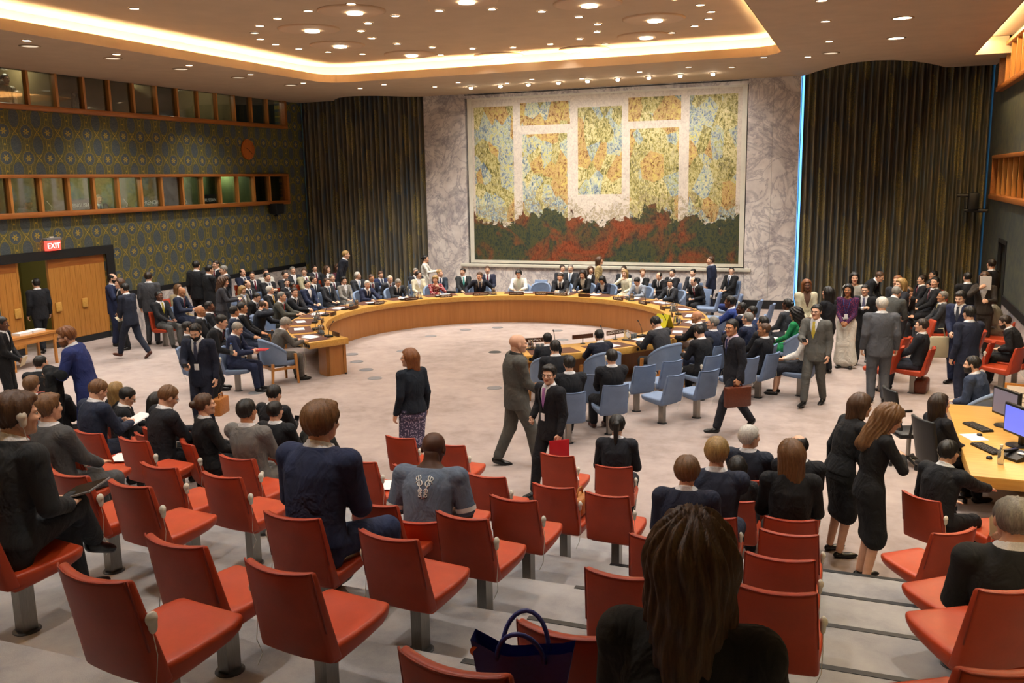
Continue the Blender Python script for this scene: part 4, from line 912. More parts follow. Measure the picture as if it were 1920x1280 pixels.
for an in PADA:
    for d_ in (-.42, .42, .5):
        c_ = Matrix.Translation(((RO+.001)*math.cos(an+da*d_), (RO+.001)*math.sin(an+da*d_), ZT-.065)) @ Matrix.Rotation(an+da*d_, 4, 'Z') @ Matrix.Rotation(PI/2, 4, 'Y')
        MB().lathe([(.034, 0), (.034, .006), (.026, .008), (0, .004)], 14, cap=False, M4=c_).build('earphone_socket', 'black_plastic', tb)
MB().box(((RO-.1)*math.cos(TA1)-.0, 0, 0), (0.001, .001, .001)) if False else None
PEOPLE = [
    (-18.50, 16.11, 0.00, 70, {'kind': 'stand', 'al': 'down', 'ar': 'down', 'legs': 'walk2'}, {'j': '15171c', 'hc': 'k'}, 'man in black suit walking out through the open oak door', 1.02, 0, None),
    (-13.90, 11.27, 0.00, -60, {'kind': 'stand', 'al': 'front', 'ar': 'front', 'hp': 8.0}, {'j': '131418', 'hc': 'k', 'sk': 'd', 'ln': '1'}, 'man in black suit holding an envelope beside the door table', 1.0, 0, None),
    (-17.35, 17.30, 0.00, -70, {'kind': 'stand', 'al': 'down', 'ar': 'elbow', 'hy': 10.0}, {'j': '1b2340', 'hc': 'k', 'h': 'balding', 'g': '1', 'b': '1'}, 'bald bearded man in navy suit and glasses by the door frame', 1.03, 0, None),
    (-16.74, 16.96, 0.00, 150, {'kind': 'stand', 'fem': True, 'al': 'down', 'ar': 'down'}, {'kind': 'wsuit', 'j': '16181c', 'hc': 'b', 'h': 'long'}, 'woman with brown hair half hidden behind a man by the door', 1.0, 0, None),
    (-15.65, 16.06, 0.00, 95, {'kind': 'stand', 'al': 'front', 'ar': 'swingf', 'legs': 'walk', 'lean': 6.0}, {'j': '1a2030', 'hc': 'k', 'shoe': 'shoe_brown'}, 'dark-haired person in navy suit striding with papers in hand', 1.0, 0, None),
    (-16.56, 17.69, 0.00, 25, {'kind': 'stand', 'al': 'down', 'ar': 'down'}, {'j': '3b3c40', 'hc': 'n'}, 'man in charcoal grey suit standing with his back turned by the patterned wall', 1.04, 0, None),
    (-16.95, 19.91, 0.00, 10, {'kind': 'stand', 'al': 'down', 'ar': 'down'}, {'j': '14161a', 'hc': 'k'}, 'tall man in black suit standing with back turned among red seats', 1.08, 0, None),
    (-16.29, 19.60, 0.00, -25, {'kind': 'stand', 'al': 'front', 'ar': 'front', 'hp': 8.0}, {'j': '15171b', 'hc': 'k'}, 'dark-haired man in black suit talking beside a taller man', 1.04, 0, None),
    (-17.32, 21.22, 0.00, 170, {'kind': 'stand', 'al': 'down', 'ar': 'down'}, {'j': '1c1d24', 'hc': 'n', 't': '8a2030'}, 'man with red tie standing facing the two men in black', 1.02, 0, None),
    (-16.28, 20.25, 0.00, 150, {'kind': 'stand', 'al': 'front', 'ar': 'front', 'hp': 8.0}, {'j': '262a33', 'hc': 'g'}, 'grey-haired man standing with a white sheet of paper', 1.0, 0, None),
    (-14.56, 17.90, 0.00, -60, {'kind': 'stand', 'fem': True, 'al': 'read', 'ar': 'read', 'lean': 6.0, 'hp': 12.0}, {'kind': 'wsuit', 'j': '33343a', 'hc': 'b', 'h': 'curly'}, 'woman with curly brown hair in grey jacket holding a blue paper', 1.0, 0, None),
    (-16.84, 19.07, 0.00, -120, {'kind': 'sit', 'fem': True, 'al': 'lap', 'ar': 'lap', 'lean': -4.0, 'hy': 35.0}, {'kind': 'wsuit', 'j': '9a8a68', 'hc': 'm', 'h': 'long'}, 'blonde woman seated by the wall behind a bald man', 1.0, 0, 'red'),
    (-16.25, 18.43, 0.00, -80, {'kind': 'sit', 'al': 'read', 'ar': 'read', 'lean': 6.0, 'hp': 28.0}, {'j': '1c2338', 'hc': 'k', 'h': 'bald', 'sk': 't'}, 'bald man in navy suit reading white papers in a seat', 1.02, 0, 'blue'),
    (-16.09, 17.60, 0.00, -100, {'kind': 'sit', 'al': 'lap', 'ar': 'lap', 'lean': -6.0}, {'j': '15161a', 'hc': 'k', 't': 'b0a030', 'sk': 'd', 'p': '4a4a48'}, 'man with yellow tie seated below the patterned wall', 1.0, 0, 'red'),
    (-13.11, 15.60, 0.00, -62, {'kind': 'sit', 'al': 'lap', 'ar': 'lap', 'lean': -6.0}, {'j': '14151a', 'hc': 'k', 'h': 'bald', 'sk': 't', 't': '6a7a9a'}, 'bald man in black suit seated in the blue seats behind the table', 1.02, 0, 'blue'),
    (-13.54, 16.41, 0.00, -62, {'kind': 'sit', 'al': 'lap', 'ar': 'lap', 'lean': -6.0}, {'j': '1a1b20', 'hc': 'k', 'h': 'crop', 'sk': 'd'}, 'bald dark-skinned man in black suit seated beside another bald man', 1.0, 0, 'blue'),
    (-12.47, 15.91, 0.00, -60, {'kind': 'sit', 'al': 'lap', 'ar': 'lap', 'lean': -6.0, 'hy': 35.0}, {'j': '1a2338', 'hc': 'k', 'sk': 'm'}, 'dark-haired man in navy suit sitting upright looking at the table', 1.0, 0, 'blue'),
    (-12.64, 16.40, 0.00, -58, {'kind': 'sit', 'al': 'lap', 'ar': 'lap', 'lean': -6.0}, {'j': '17181d', 'hc': 'k', 'sk': 'm', 't': '6a3a6a'}, 'man in black suit with purple tie in the blue seats', 1.0, 0, 'blue'),
    (-10.76, 12.82, 0.00, -70, {'kind': 'stand', 'al': 'down', 'ar': 'phone', 'lean': 20.0, 'hp': 12.0, 'drop': 0.03}, {'j': '14161b', 'hc': 'k'}, 'man in black suit leaning over a seat with a bottle', 1.0, 0, None),
    (-11.15, 14.05, 0.00, -72, {'kind': 'sit', 'al': 'read', 'ar': 'read', 'lean': 6.0, 'hp': 28.0}, {'j': '1c2440', 'hc': 's'}, 'grey-haired man in navy suit looking at cards with a red folder on his lap', 1.0, 0, 'blue'),
    (-11.93, 13.83, 0.00, -60, {'kind': 'sit', 'al': 'lap', 'ar': 'lap', 'lean': -6.0}, {'j': '16181d', 'hc': 'k'}, 'dark-haired man half hidden behind the standing man with a phone', 1.0, 0, 'blue'),
    (-9.69, 11.31, 0.00, 195, {'kind': 'stand', 'al': 'down', 'ar': 'phone', 'hp': 22.0, 'lean': 3.0}, {'j': '171c2e', 'hc': 'k', 'b': '1', 't': '3a3f55', 'ln': '1'}, 'bearded man in navy suit and lanyard standing with a phone in hand', 1.04, 1, None),
    (-17.71, 22.96, 0.00, -110, {'kind': 'sit', 'al': 'lap', 'ar': 'lap', 'lean': -6.0}, {'j': '1b2138', 'hc': 'k', 'h': 'balding'}, 'balding man in navy suit in the row under the patterned wall', 1.0, 0, 'red'),
    (-16.86, 22.32, 0.00, -108, {'kind': 'sit', 'al': 'lap', 'ar': 'lap', 'lean': -6.0, 'hy': -35.0}, {'j': '24252b', 'hc': 'n', 't': '702030'}, 'man with red tie leaning aside in the row under the patterned wall', 1.0, 0, 'red'),
    (-16.97, 23.10, 0.00, -112, {'kind': 'sit', 'al': 'lap', 'ar': 'lap', 'lean': -6.0}, {'j': 'c9c6bc', 'hc': 'n', 'g': '1'}, 'man in pale jacket and glasses in the row under the patterned wall', 1.0, 0, 'red'),
    (-15.94, 22.65, 0.00, -111, {'kind': 'sit', 'al': 'lap', 'ar': 'lap', 'lean': -6.0}, {'j': '1a1c22', 'hc': 'n'}, 'man in black suit and white shirt in the row under the patterned wall', 1.0, 0, 'red'),
    (-16.52, 23.86, 0.00, -117, {'kind': 'sit', 'al': 'lap', 'ar': 'lap', 'lean': -6.0}, {'j': '2a2c33', 'hc': 'g'}, 'grey-haired man in the last row under the patterned wall', 1.0, 0, 'red'),
    (-15.83, 23.48, 0.00, -117, {'kind': 'sit', 'al': 'lap', 'ar': 'lap', 'lean': -6.0, 'hy': -35.0}, {'j': 'a09a7c', 'hc': 'b'}, 'man in pale khaki suit in the row under the patterned wall', 1.0, 0, 'red'),
    (-16.57, 25.14, 0.00, -123, {'kind': 'sit', 'al': 'lap', 'ar': 'lap', 'lean': -6.0}, {'j': '2c2d33', 'hc': 'n', 't': '702838'}, 'man in charcoal suit with maroon tie near the dark curtain', 0.947, 0, 'red'),
    (-15.81, 24.65, 0.00, -123, {'kind': 'sit', 'fem': True, 'al': 'lap', 'ar': 'lap', 'lean': -4.0, 'hy': 35.0}, {'kind': 'wsuit', 'j': '141519', 'hc': 'b', 'h': 'long'}, 'woman with long brown hair in black with a tan bag near the curtain', 0.989, 0, 'red'),
    (-15.94, 25.51, 0.00, -127, {'kind': 'sit', 'fem': True, 'al': 'lap', 'ar': 'lap', 'lean': -4.0}, {'kind': 'top', 'j': '4a1a28', 'hc': 'b', 'h': 'curly'}, 'curly-haired woman in maroon blouse near the curtain', 0.953, 0, 'red'),
    (-15.77, 20.65, 0.00, -98, {'kind': 'sit', 'al': 'lap', 'ar': 'lap', 'lean': -6.0}, {'j': '17181d', 'hc': 'n', 'h': 'balding', 'g': '1', 't': '3a3a55'}, 'balding man in glasses and black suit in the second row left of the table', 0.967, 0, 'blue'),
    (-15.94, 21.74, 0.00, -106, {'kind': 'sit', 'al': 'lap', 'ar': 'chest', 'lean': -2.0}, {'j': '15161a', 'hc': 'k'}, 'dark-haired man with hand on his chest behind the table', 1.023, 0, 'blue'),
    (-15.44, 19.96, 0.00, -93, {'kind': 'sit', 'fem': True, 'al': 'lap', 'ar': 'lap', 'lean': -4.0, 'hp': 14.0}, {'kind': 'wsuit', 'j': '6a6458', 'hc': 'y', 'h': 'bob'}, 'blonde woman holding a blue sheet in the second row', 0.93, 0, 'blue'),
    (-14.53, 18.99, 0.00, -86, {'kind': 'sit', 'al': 'lap', 'ar': 'lap', 'lean': 22.0, 'hp': 14.0}, {'j': '14161a', 'hc': 'k'}, 'person in black bending low over the knees behind the table', 0.93, 0, 'blue'),
    (-15.07, 21.51, 0.00, -106, {'kind': 'sit', 'al': 'lap', 'ar': 'lap', 'lean': -6.0, 'hy': -35.0}, {'j': '16181e', 'hc': 'n'}, 'man turned aside in black suit behind the grey-suited delegate', 0.93, 0, 'blue'),
    (-14.31, 21.35, 0.00, -106, {'kind': 'sit', 'al': 'lap', 'ar': 'lap', 'lean': -6.0}, {'j': '1c2540', 'hc': 'k'}, 'man in blue suit hidden behind the bald delegate in grey', 0.93, 0, 'blue'),
    (-14.78, 22.34, 0.00, -113, {'kind': 'sit', 'al': 'lap', 'ar': 'lap', 'lean': -6.0, 'hy': 35.0}, {'j': '181a22', 'hc': 'n', 'sh': 'eceef2', 't': '20283a'}, 'man in open black jacket with bright white shirt behind the table', 0.93, 0, 'blue'),
    (-14.07, 21.96, 0.00, -112, {'kind': 'sit', 'al': 'lap', 'ar': 'lap', 'lean': -6.0}, {'j': '23252b', 'hc': 'b'}, 'brown-haired man in dark suit in the second row behind the table', 0.93, 0, 'blue'),
    (-14.51, 22.92, 0.00, -118, {'kind': 'sit', 'al': 'lap', 'ar': 'lap', 'lean': -6.0}, {'j': '191b22', 'hc': 'g'}, 'man with grey temples seated behind a turning delegate', 0.93, 0, 'blue'),
    (-13.85, 22.47, 0.00, -117, {'kind': 'sit', 'fem': True, 'al': 'lap', 'ar': 'lap', 'lean': -4.0}, {'kind': 'wsuit', 'j': '85827c', 'hc': 'k', 'h': 'full'}, 'woman in light grey blazer with short dark hair behind the table', 0.93, 0, 'blue'),
    (-14.09, 23.64, 0.00, -124, {'kind': 'sit', 'al': 'lap', 'ar': 'lap', 'lean': -6.0, 'hy': 35.0}, {'j': '24262c', 'hc': 'w', 't': '9fb4d0'}, 'white-haired man in dark suit and pale blue tie behind the table', 0.93, 0, 'blue'),
    (-13.40, 23.18, 0.00, -124, {'kind': 'sit', 'al': 'lap', 'ar': 'phone', 'lean': 4.0}, {'j': '1f2738', 'hc': 'b', 'g': '1', 'sk': 'm'}, 'man in glasses holding a phone behind the white-haired delegate', 0.93, 0, 'blue'),
    (-13.59, 24.14, 0.00, -129, {'kind': 'sit', 'al': 'lap', 'ar': 'lap', 'lean': -6.0, 'hp': 14.0}, {'j': '1e2a4c', 'hc': 'b', 't': '283050'}, 'man in bright navy suit looking down in the second row', 0.93, 0, 'blue'),
    (-13.12, 23.64, 0.00, -129, {'kind': 'sit', 'al': 'lap', 'ar': 'lap', 'lean': 22.0, 'hp': 14.0}, {'j': '3a3d45', 'hc': 'w', 'h': 'balding', 't': '8a2838'}, 'balding man with red tie bending forward in the second row', 0.93, 0, 'blue'),
    (-14.53, 19.97, 0.00, -94, {'kind': 'sit', 'al': 'lap', 'ar': 'lap', 'lean': -6.0, 'hy': 35.0}, {'j': '15161a', 'hc': 'w', 't': 'c8962a'}, 'white-haired man in black suit with yellow tie beside an empty blue seat', 0.93, 0, 'blue'),
    (-14.40, 20.80, 0.00, -102, {'kind': 'sit', 'al': 'lap', 'ar': 'lap', 'lean': -6.0}, {'j': '1b1b20', 'hc': 'k', 'sk': 'd', 'g': '1', 't': '5a3a70', 'b': '1'}, 'dark-skinned man with glasses and purple tie behind the table', 0.93, 0, 'blue'),
    (-15.17, 24.36, 0.00, -60, {'kind': 'stand', 'al': 'down', 'ar': 'down', 'lean': 14.0}, {'j': '171a24', 'hc': 'y'}, 'tall blond man in dark suit stooping in front of the curtain', 1.06, 0, None),
    (-12.89, 25.66, 0.00, -75, {'kind': 'stand', 'fem': True, 'al': 'read', 'ar': 'read'}, {'kind': 'top', 'j': 'e0dcd0', 'p': 'd8d4c8', 'hc': 'k', 'h': 'bun', 'g': '1'}, 'woman all in white with sunglasses standing by the marble wall', 0.93, 0, None),
    (-10.82, 14.93, 0.00, -32, {'kind': 'sit', 'fem': True, 'al': 'table', 'ar': 'table', 'lean': 18.0, 'hp': 32.0}, {'kind': 'wsuit', 'j': '57534e', 'hc': 's', 'h': 'full'}, 'grey-haired woman in grey jacket bent over at the end of the table', 1.0, 0, 'arm'),
    (-12.74, 16.95, 0.00, -60, {'kind': 'sit', 'al': 'table', 'ar': 'ear', 'lean': 12.0, 'hp': 25.0}, {'j': '1c1f28', 'hc': 'b', 'h': 'balding'}, 'man resting his head on his hand at the table', 1.0, 0, 'arm'),
    (-13.23, 18.38, 0.00, -78, {'kind': 'sit', 'al': 'table', 'ar': 'table', 'lean': 12.0}, {'j': '46463f', 'hc': 'g', 'h': 'crop', 't': 'a02838'}, 'bald man in grey suit with bright red tie at the table', 1.0, 0, 'arm'),
    (-13.34, 19.14, 0.00, -86, {'kind': 'sit', 'al': 'clasp', 'ar': 'clasp', 'lean': 10.0, 'hy': -40.0}, {'j': '1a1c22', 'hc': 'n'}, 'dark-haired delegate turning aside with hands clasped at the table', 1.0, 0, 'arm'),
    (-12.85, 21.88, 0.00, -116, {'kind': 'sit', 'al': 'reach', 'ar': 'table', 'lean': 14.0, 'hy': -25.0}, {'j': '1c2340', 'hc': 'w'}, 'white-haired man in navy reaching across the table', 0.93, 0, 'arm'),
    (-12.35, 22.72, 0.00, -126, {'kind': 'sit', 'al': 'table', 'ar': 'table', 'lean': 16.0, 'hp': 30.0}, {'j': '24262c', 'hc': 's', 't': '30384c'}, 'grey-haired delegate in dark suit reading beside a steel pitcher', 0.93, 0, 'arm'),
    (-11.55, 23.59, 0.00, -139, {'kind': 'sit', 'fem': True, 'al': 'chin', 'ar': 'clasp', 'lean': 14.0, 'hy': -30.0}, {'kind': 'top', 'j': '8a1a28/e0c8c0', 'hc': 'y', 'h': 'full'}, 'blonde woman in red and white patterned jacket at the table', 0.93, 0, 'arm'),
    (-10.46, 24.34, 0.00, -153, {'kind': 'sit', 'al': 'out', 'ar': 'out', 'lean': 16.0, 'hy': -25.0}, {'j': '171a26', 'hc': 'b', 'sh': 'cfc4bc', 't': '2a3046'}, 'man at the table with both arms spread wide', 0.967, 0, 'arm'),
    (-9.38, 24.76, 0.00, -165, {'kind': 'sit', 'fem': True, 'al': 'table', 'ar': 'table', 'lean': 12.0, 'hp': 12.0}, {'kind': 'wsuit', 'j': 'eeeade', 'sh': 'dfe8d8', 'hc': 'k', 'h': 'full'}, 'woman in white jacket with short black hair at the table', 0.998, 0, 'arm'),
    (-8.14, 24.95, 0.00, -178, {'kind': 'sit', 'al': 'clasp', 'ar': 'clasp', 'lean': 14.0, 'hp': 8.0}, {'j': '1a1b20', 'hc': 'n', 'h': 'short', 't': '2a2c36', 'w': '1.12'}, 'heavyset man with clasped hands at the table beside a woman in black', 0.93, 0, 'arm'),
    (-7.45, 24.93, 0.00, 175, {'kind': 'sit', 'fem': True, 'al': 'table', 'ar': 'table', 'lean': 12.0, 'hp': 12.0}, {'kind': 'wsuit', 'j': '101114', 'sh': 'cfc6b4', 'hc': 'n', 'h': 'long'}, 'woman with long dark hair in black with a pale collar at the table', 1.013, 0, 'arm'),
    (-6.81, 24.83, 0.00, 168, {'kind': 'sit', 'fem': True, 'al': 'table', 'ar': 'table', 'lean': 18.0, 'hp': 32.0}, {'kind': 'wsuit', 'j': '1d2234', 'hc': 'k', 'h': 'bob'}, 'dark-haired woman looking down at her notes at the table', 0.93, 0, 'arm'),
    (-5.70, 24.47, 0.00, 156, {'kind': 'sit', 'al': 'table', 'ar': 'table', 'lean': 16.0, 'hp': 30.0}, {'j': '8d97a6', 'hc': 'k'}, 'man in light grey-blue suit reading at the table', 0.93, 0, 'arm'),
    (-4.71, 23.89, 0.00, 144, {'kind': 'sit', 'al': 'table', 'ar': 'table', 'lean': 12.0, 'hy': 35.0}, {'j': '24272e', 'hc': 'k', 'h': 'short'}, 'man in charcoal suit with both hands on papers at the curve of the table', 0.93, 0, 'arm'),
    (-2.55, 19.43, 0.00, 89, {'kind': 'sit', 'al': 'table', 'ar': 'ear', 'lean': 8.0}, {'j': '2a3f86', 'hc': 'k', 'sk': 'd', 'sh': 'e8e8ee'}, 'man in bright blue suit holding a phone to his ear', 1.05, 0, 'arm'),
    (-2.90, 17.60, 0.00, 69, {'kind': 'sit', 'al': 'table', 'ar': 'table', 'lean': 12.0, 'hy': 35.0}, {'j': '121317', 'hc': 'k', 'h': 'bald', 'sk': 'm'}, 'bald man in black suit writing beside the yellow folder', 1.0, 0, 'arm'),
    (-3.44, 16.53, 0.00, 57, {'kind': 'sit', 'al': 'table', 'ar': 'table', 'lean': 16.0, 'hp': 30.0}, {'j': '303136', 'hc': 'k'}, 'man in charcoal suit seen from behind at the KAZAKHSTAN nameplate', 1.04, 1, 'arm'),
    (-4.32, 15.50, 0.00, 42, {'kind': 'sit', 'al': 'table', 'ar': 'table', 'lean': 12.0}, {'j': '191c2a', 'hc': 'k'}, 'man in navy suit seen from behind at the blank nameplate', 0.93, 1, 'arm'),
    (-5.11, 14.90, 0.00, 32, {'kind': 'sit', 'al': 'table', 'ar': 'table', 'lean': 12.0}, {'j': '14161c', 'hc': 'k'}, 'man seen from behind at the JAPAN nameplate', 0.93, 0, 'arm'),
    (-12.87, 25.03, 0.00, -138, {'kind': 'sit', 'al': 'lap', 'ar': 'lap', 'lean': -6.0}, {'j': '24262c', 'hc': 's'}, 'grey man half hidden behind the woman in cream', 0.93, 0, 'blue'),
    (-12.44, 24.34, 0.00, -137, {'kind': 'sit', 'fem': True, 'al': 'lap', 'ar': 'lap', 'lean': -4.0, 'hy': 35.0}, {'kind': 'wsuit', 'j': 'd9cfb2', 'hc': 'n', 'h': 'bun', 'g': '1'}, 'woman in cream jacket with scarf seated behind the table', 0.93, 0, 'blue'),
    (-11.93, 24.76, 0.00, -143, {'kind': 'sit', 'al': 'lap', 'ar': 'lap', 'lean': -6.0, 'hy': 35.0}, {'j': '24303e', 'hc': 'y'}, 'fair-haired man in blue-grey suit turning to the woman in red', 0.93, 0, 'blue'),
    (-11.34, 25.16, 0.00, -149, {'kind': 'sit', 'al': 'lap', 'ar': 'lap', 'lean': -6.0, 'hy': -35.0}, {'j': '25282a', 'hc': 'n', 'h': 'short', 't': '4fb0a8'}, 'man with turquoise tie seated behind the table', 0.938, 0, 'blue'),
    (-10.73, 25.60, 0.00, -156, {'kind': 'sit', 'al': 'lap', 'ar': 'elbow', 'lean': 0.0}, {'j': '22263a', 'hc': 'b', 't': '8a2434'}, 'man with dark red tie seated behind the man with spread arms', 0.967, 0, 'blue'),
    (-8.76, 26.86, 0.00, -174, {'kind': 'sit', 'al': 'lap', 'ar': 'lap', 'lean': -6.0, 'hy': 35.0}, {'j': '202228', 'hc': 'n'}, 'man half hidden behind the heavyset delegate', 0.93, 0, 'blue'),
    (-8.28, 26.19, 0.00, -177, {'kind': 'sit', 'al': 'lap', 'ar': 'lap', 'lean': -6.0}, {'j': '1f2126', 'hc': 'g', 'h': 'crop', 'ln': '1', 't': '7f94b0'}, 'grey crop-haired man with lanyard seated behind the table', 0.989, 0, 'blue'),
    (-7.68, 26.26, 0.00, 177, {'kind': 'sit', 'fem': True, 'al': 'lap', 'ar': 'lap', 'lean': -4.0, 'hy': 35.0}, {'kind': 'wsuit', 'j': '1a1b1f', 'hc': 'b', 'h': 'long'}, 'smiling woman with long brown hair seated behind the table', 0.965, 0, 'blue'),
    (-6.80, 26.81, 0.00, 171, {'kind': 'sit', 'al': 'lap', 'ar': 'lap', 'lean': -6.0}, {'j': '191b20', 'hc': 'n', 'g': '1'}, 'man with glasses half hidden behind a blonde woman in cream', 0.93, 0, 'blue'),
    (-6.52, 26.00, 0.00, 167, {'kind': 'sit', 'fem': True, 'al': 'lap', 'ar': 'chin', 'lean': 4.0}, {'kind': 'top', 'j': 'd8d2b8', 'hc': 'y', 'h': 'long'}, 'blonde woman in cream with hand at her mouth', 0.93, 0, 'blue'),
    (-6.01, 25.86, 0.00, 163, {'kind': 'sit', 'fem': True, 'al': 'lap', 'ar': 'lap', 'lean': -4.0, 'hy': 35.0}, {'kind': 'wsuit', 'j': '17181a', 'hc': 'm', 'h': 'bun'}, 'woman with tied brown hair in black looking aside', 0.957, 0, 'blue'),
    (-5.39, 25.58, 0.00, 157, {'kind': 'sit', 'al': 'read', 'ar': 'read', 'lean': 6.0, 'hp': 28.0}, {'j': '131418', 'hc': 'k', 'h': 'balding'}, 'balding man in black looking down at his hands behind the table', 0.93, 0, 'blue'),
    (-5.21, 26.16, 0.00, 158, {'kind': 'sit', 'al': 'lap', 'ar': 'lap', 'lean': -6.0}, {'j': '15161b', 'hc': 'k', 'g': '1'}, 'dark-haired man with glasses sitting behind the balding man', 0.93, 0, 'blue'),
    (-4.65, 26.34, 0.00, 154, {'kind': 'sit', 'al': 'lap', 'ar': 'lap', 'lean': -6.0}, {'j': '23252b', 'hc': 'k'}, 'man looking out from behind a leaning man near the marble wall', 0.93, 0, 'blue'),
    (-4.18, 24.92, 0.00, 145, {'kind': 'sit', 'al': 'lap', 'ar': 'lap', 'lean': 22.0, 'hp': 14.0}, {'j': '1b1c20', 'hc': 'k', 'h': 'balding', 't': '803040'}, 'man in black leaning forward with a yellow badge', 0.93, 0, 'blue'),
    (-3.66, 27.07, 0.00, 150, {'kind': 'sit', 'al': 'lap', 'ar': 'lap', 'lean': -6.0, 'hy': 35.0}, {'j': '111215', 'hc': 'k', 'h': 'crop', 'g': '1'}, 'man with glasses all in black sitting against the marble wall', 0.93, 0, 'blue'),
    (-7.30, 25.96, 0.00, -75, {'kind': 'stand', 'fem': True, 'al': 'down', 'ar': 'down'}, {'kind': 'topskirt', 'j': 'b5a070/4a3a28', 'p': '8a6a5a/2a2420', 'hc': 'b', 'h': 'bob'}, 'woman in gold patterned jacket standing before the mural', 0.93, 0, None),
    (-3.99, 25.87, 0.00, 80, {'kind': 'stand', 'al': 'down', 'ar': 'down', 'hy': 40.0}, {'j': '1a2138', 'hc': 'b'}, 'man in navy suit standing by the marble wall facing left', 0.96, 0, None),
    (-2.61, 15.92, 0.00, 56, {'kind': 'sit', 'al': 'read', 'ar': 'read', 'lean': 6.0, 'hp': 28.0}, {'j': '131418', 'hc': 'k', 'g': '1'}, 'man with glasses in black looking down behind the charcoal-suited delegate', 1.0, 0, 'blue'),
    (-2.65, 16.90, 0.00, 64, {'kind': 'sit', 'al': 'lap', 'ar': 'lap', 'lean': -6.0, 'hy': 35.0}, {'j': '232a3e', 'hc': 'g'}, 'man in navy with greying hair behind the bald delegate in black', 1.0, 0, 'blue'),
    (-2.40, 18.93, 0.00, 84, {'kind': 'sit', 'al': 'lap', 'ar': 'lap', 'lean': -6.0, 'hy': 35.0}, {'j': '1a2034', 'hc': 'k', 'h': 'crop', 'sk': 'b'}, 'dark-skinned man with cropped hair beside empty blue seats', 1.0, 0, 'blue'),
    (-2.14, 18.47, 0.00, 80, {'kind': 'sit', 'al': 'lap', 'ar': 'lap', 'lean': -6.0, 'hy': 35.0}, {'j': '24345c', 'hc': 'k', 'h': 'crop', 'sk': 'd'}, 'dark-skinned man in blue suit beside another cropped-haired man', 1.0, 0, 'blue'),
    (-2.11, 17.59, 0.00, 71, {'kind': 'sit', 'al': 'lap', 'ar': 'lap', 'lean': -6.0}, {'j': '1f2740', 'hc': 'g'}, 'grey-haired man in navy seen from behind on the right curve', 1.0, 0, 'blue'),
    (-1.78, 17.15, 0.00, 66, {'kind': 'sit', 'al': 'lap', 'ar': 'lap', 'lean': -6.0}, {'j': '191a1f', 'hc': 'k'}, 'man in black seen from behind beside a grey-haired man', 1.0, 0, 'blue'),
    (-1.67, 16.38, 0.00, 64, {'kind': 'sit', 'al': 'lap', 'ar': 'lap', 'lean': -6.0, 'hy': 35.0}, {'j': '131419', 'hc': 'b', 'h': 'crop', 'sk': 't'}, 'man in black seated in a blue seat behind the man with the briefcase', 1.0, 0, 'blue'),
    (-4.60, 13.74, 0.00, 30, {'kind': 'sit', 'al': 'lap', 'ar': 'chin', 'lean': 4.0}, {'j': '14161c', 'hc': 'k'}, 'man holding his cheek behind the JAPAN delegate', 1.0, 1, 'blue'),
    (-4.04, 12.65, 0.00, 30, {'kind': 'sit', 'al': 'lap', 'ar': 'lap', 'lean': -6.0}, {'j': '17191e', 'hc': 'k'}, 'man in black with white collar in a blue seat behind the bald visitor', 1.0, 1, 'blue'),
    (-3.58, 13.30, 0.00, 35, {'kind': 'sit', 'al': 'lap', 'ar': 'lap', 'lean': -6.0}, {'j': '15161b', 'hc': 'k', 'shoe': 'shoe_brown'}, 'man in black with an earpiece and brown shoes in a blue seat', 1.0, 1, 'blue'),
    (-1.53, 19.83, 0.00, 60, {'kind': 'sit', 'fem': True, 'al': 'lap', 'ar': 'lap', 'lean': -4.0}, {'kind': 'wsuit', 'j': '3a3d44', 'hc': 'k', 'h': 'bun', 'sk': 'd'}, 'woman in grey with tied hair seated beside the standing women', 1.0, 0, 'blue'),
    (-1.28, 18.60, 0.00, 75, {'kind': 'sit', 'fem': True, 'al': 'lap', 'ar': 'lap', 'lean': -4.0, 'hp': 14.0}, {'kind': 'dress', 'j': '1f8a50', 'p': '1f8a50', 'hc': 'k', 'h': 'curly', 'sk': 'm'}, 'woman in green dress with curly dark hair holding papers', 1.0, 0, 'arm'),
    (-0.98, 16.73, 0.00, 85, {'kind': 'sit', 'fem': True, 'al': 'lap', 'ar': 'lap', 'lean': -4.0, 'hp': 14.0}, {'kind': 'topskirt', 'j': 'd9d4cc', 'p': '20222a', 'hc': 'n', 'h': 'long'}, 'woman with long dark hair looking at her phone in a blue seat', 1.0, 0, 'blue'),
    (-1.08, 19.72, 0.00, -160, {'kind': 'stand', 'fem': True, 'al': 'front', 'ar': 'front'}, {'kind': 'wsuit', 'j': 'cfc7a8', 'p': '2a2c38', 'hc': 'o', 'h': 'long', 'sk': 'd', 'sh': '6a4a3a'}, 'woman in cream blazer standing beside the marble corner', 1.02, 0, None),
    (-0.60, 18.77, 0.00, 60, {'kind': 'stand', 'fem': True, 'al': 'front', 'ar': 'front'}, {'kind': 'wsuit', 'j': '14151a', 'hc': 'k', 'h': 'long'}, 'woman in black with long black hair standing with back turned', 1.0, 0, None),
    (-0.25, 19.49, 0.00, 170, {'kind': 'stand', 'fem': True, 'al': 'front', 'ar': 'front'}, {'kind': 'toplong', 'j': '3a2048/7a3048', 'p': 'dcd8cc', 'hc': 'k', 'h': 'long', 'sk': 't', 'ln': '3a70c0'}, 'smiling woman in purple blouse and long white skirt', 0.99, 0, None),
    (-0.16, 21.33, 0.00, 185, {'kind': 'stand', 'fem': True, 'al': 'down', 'ar': 'down'}, {'kind': 'top', 'j': 'b8b8b0', 'hc': 'k', 'h': 'bob'}, 'woman in pale grey blouse standing in front of the curtain', 1.02, 0, None),
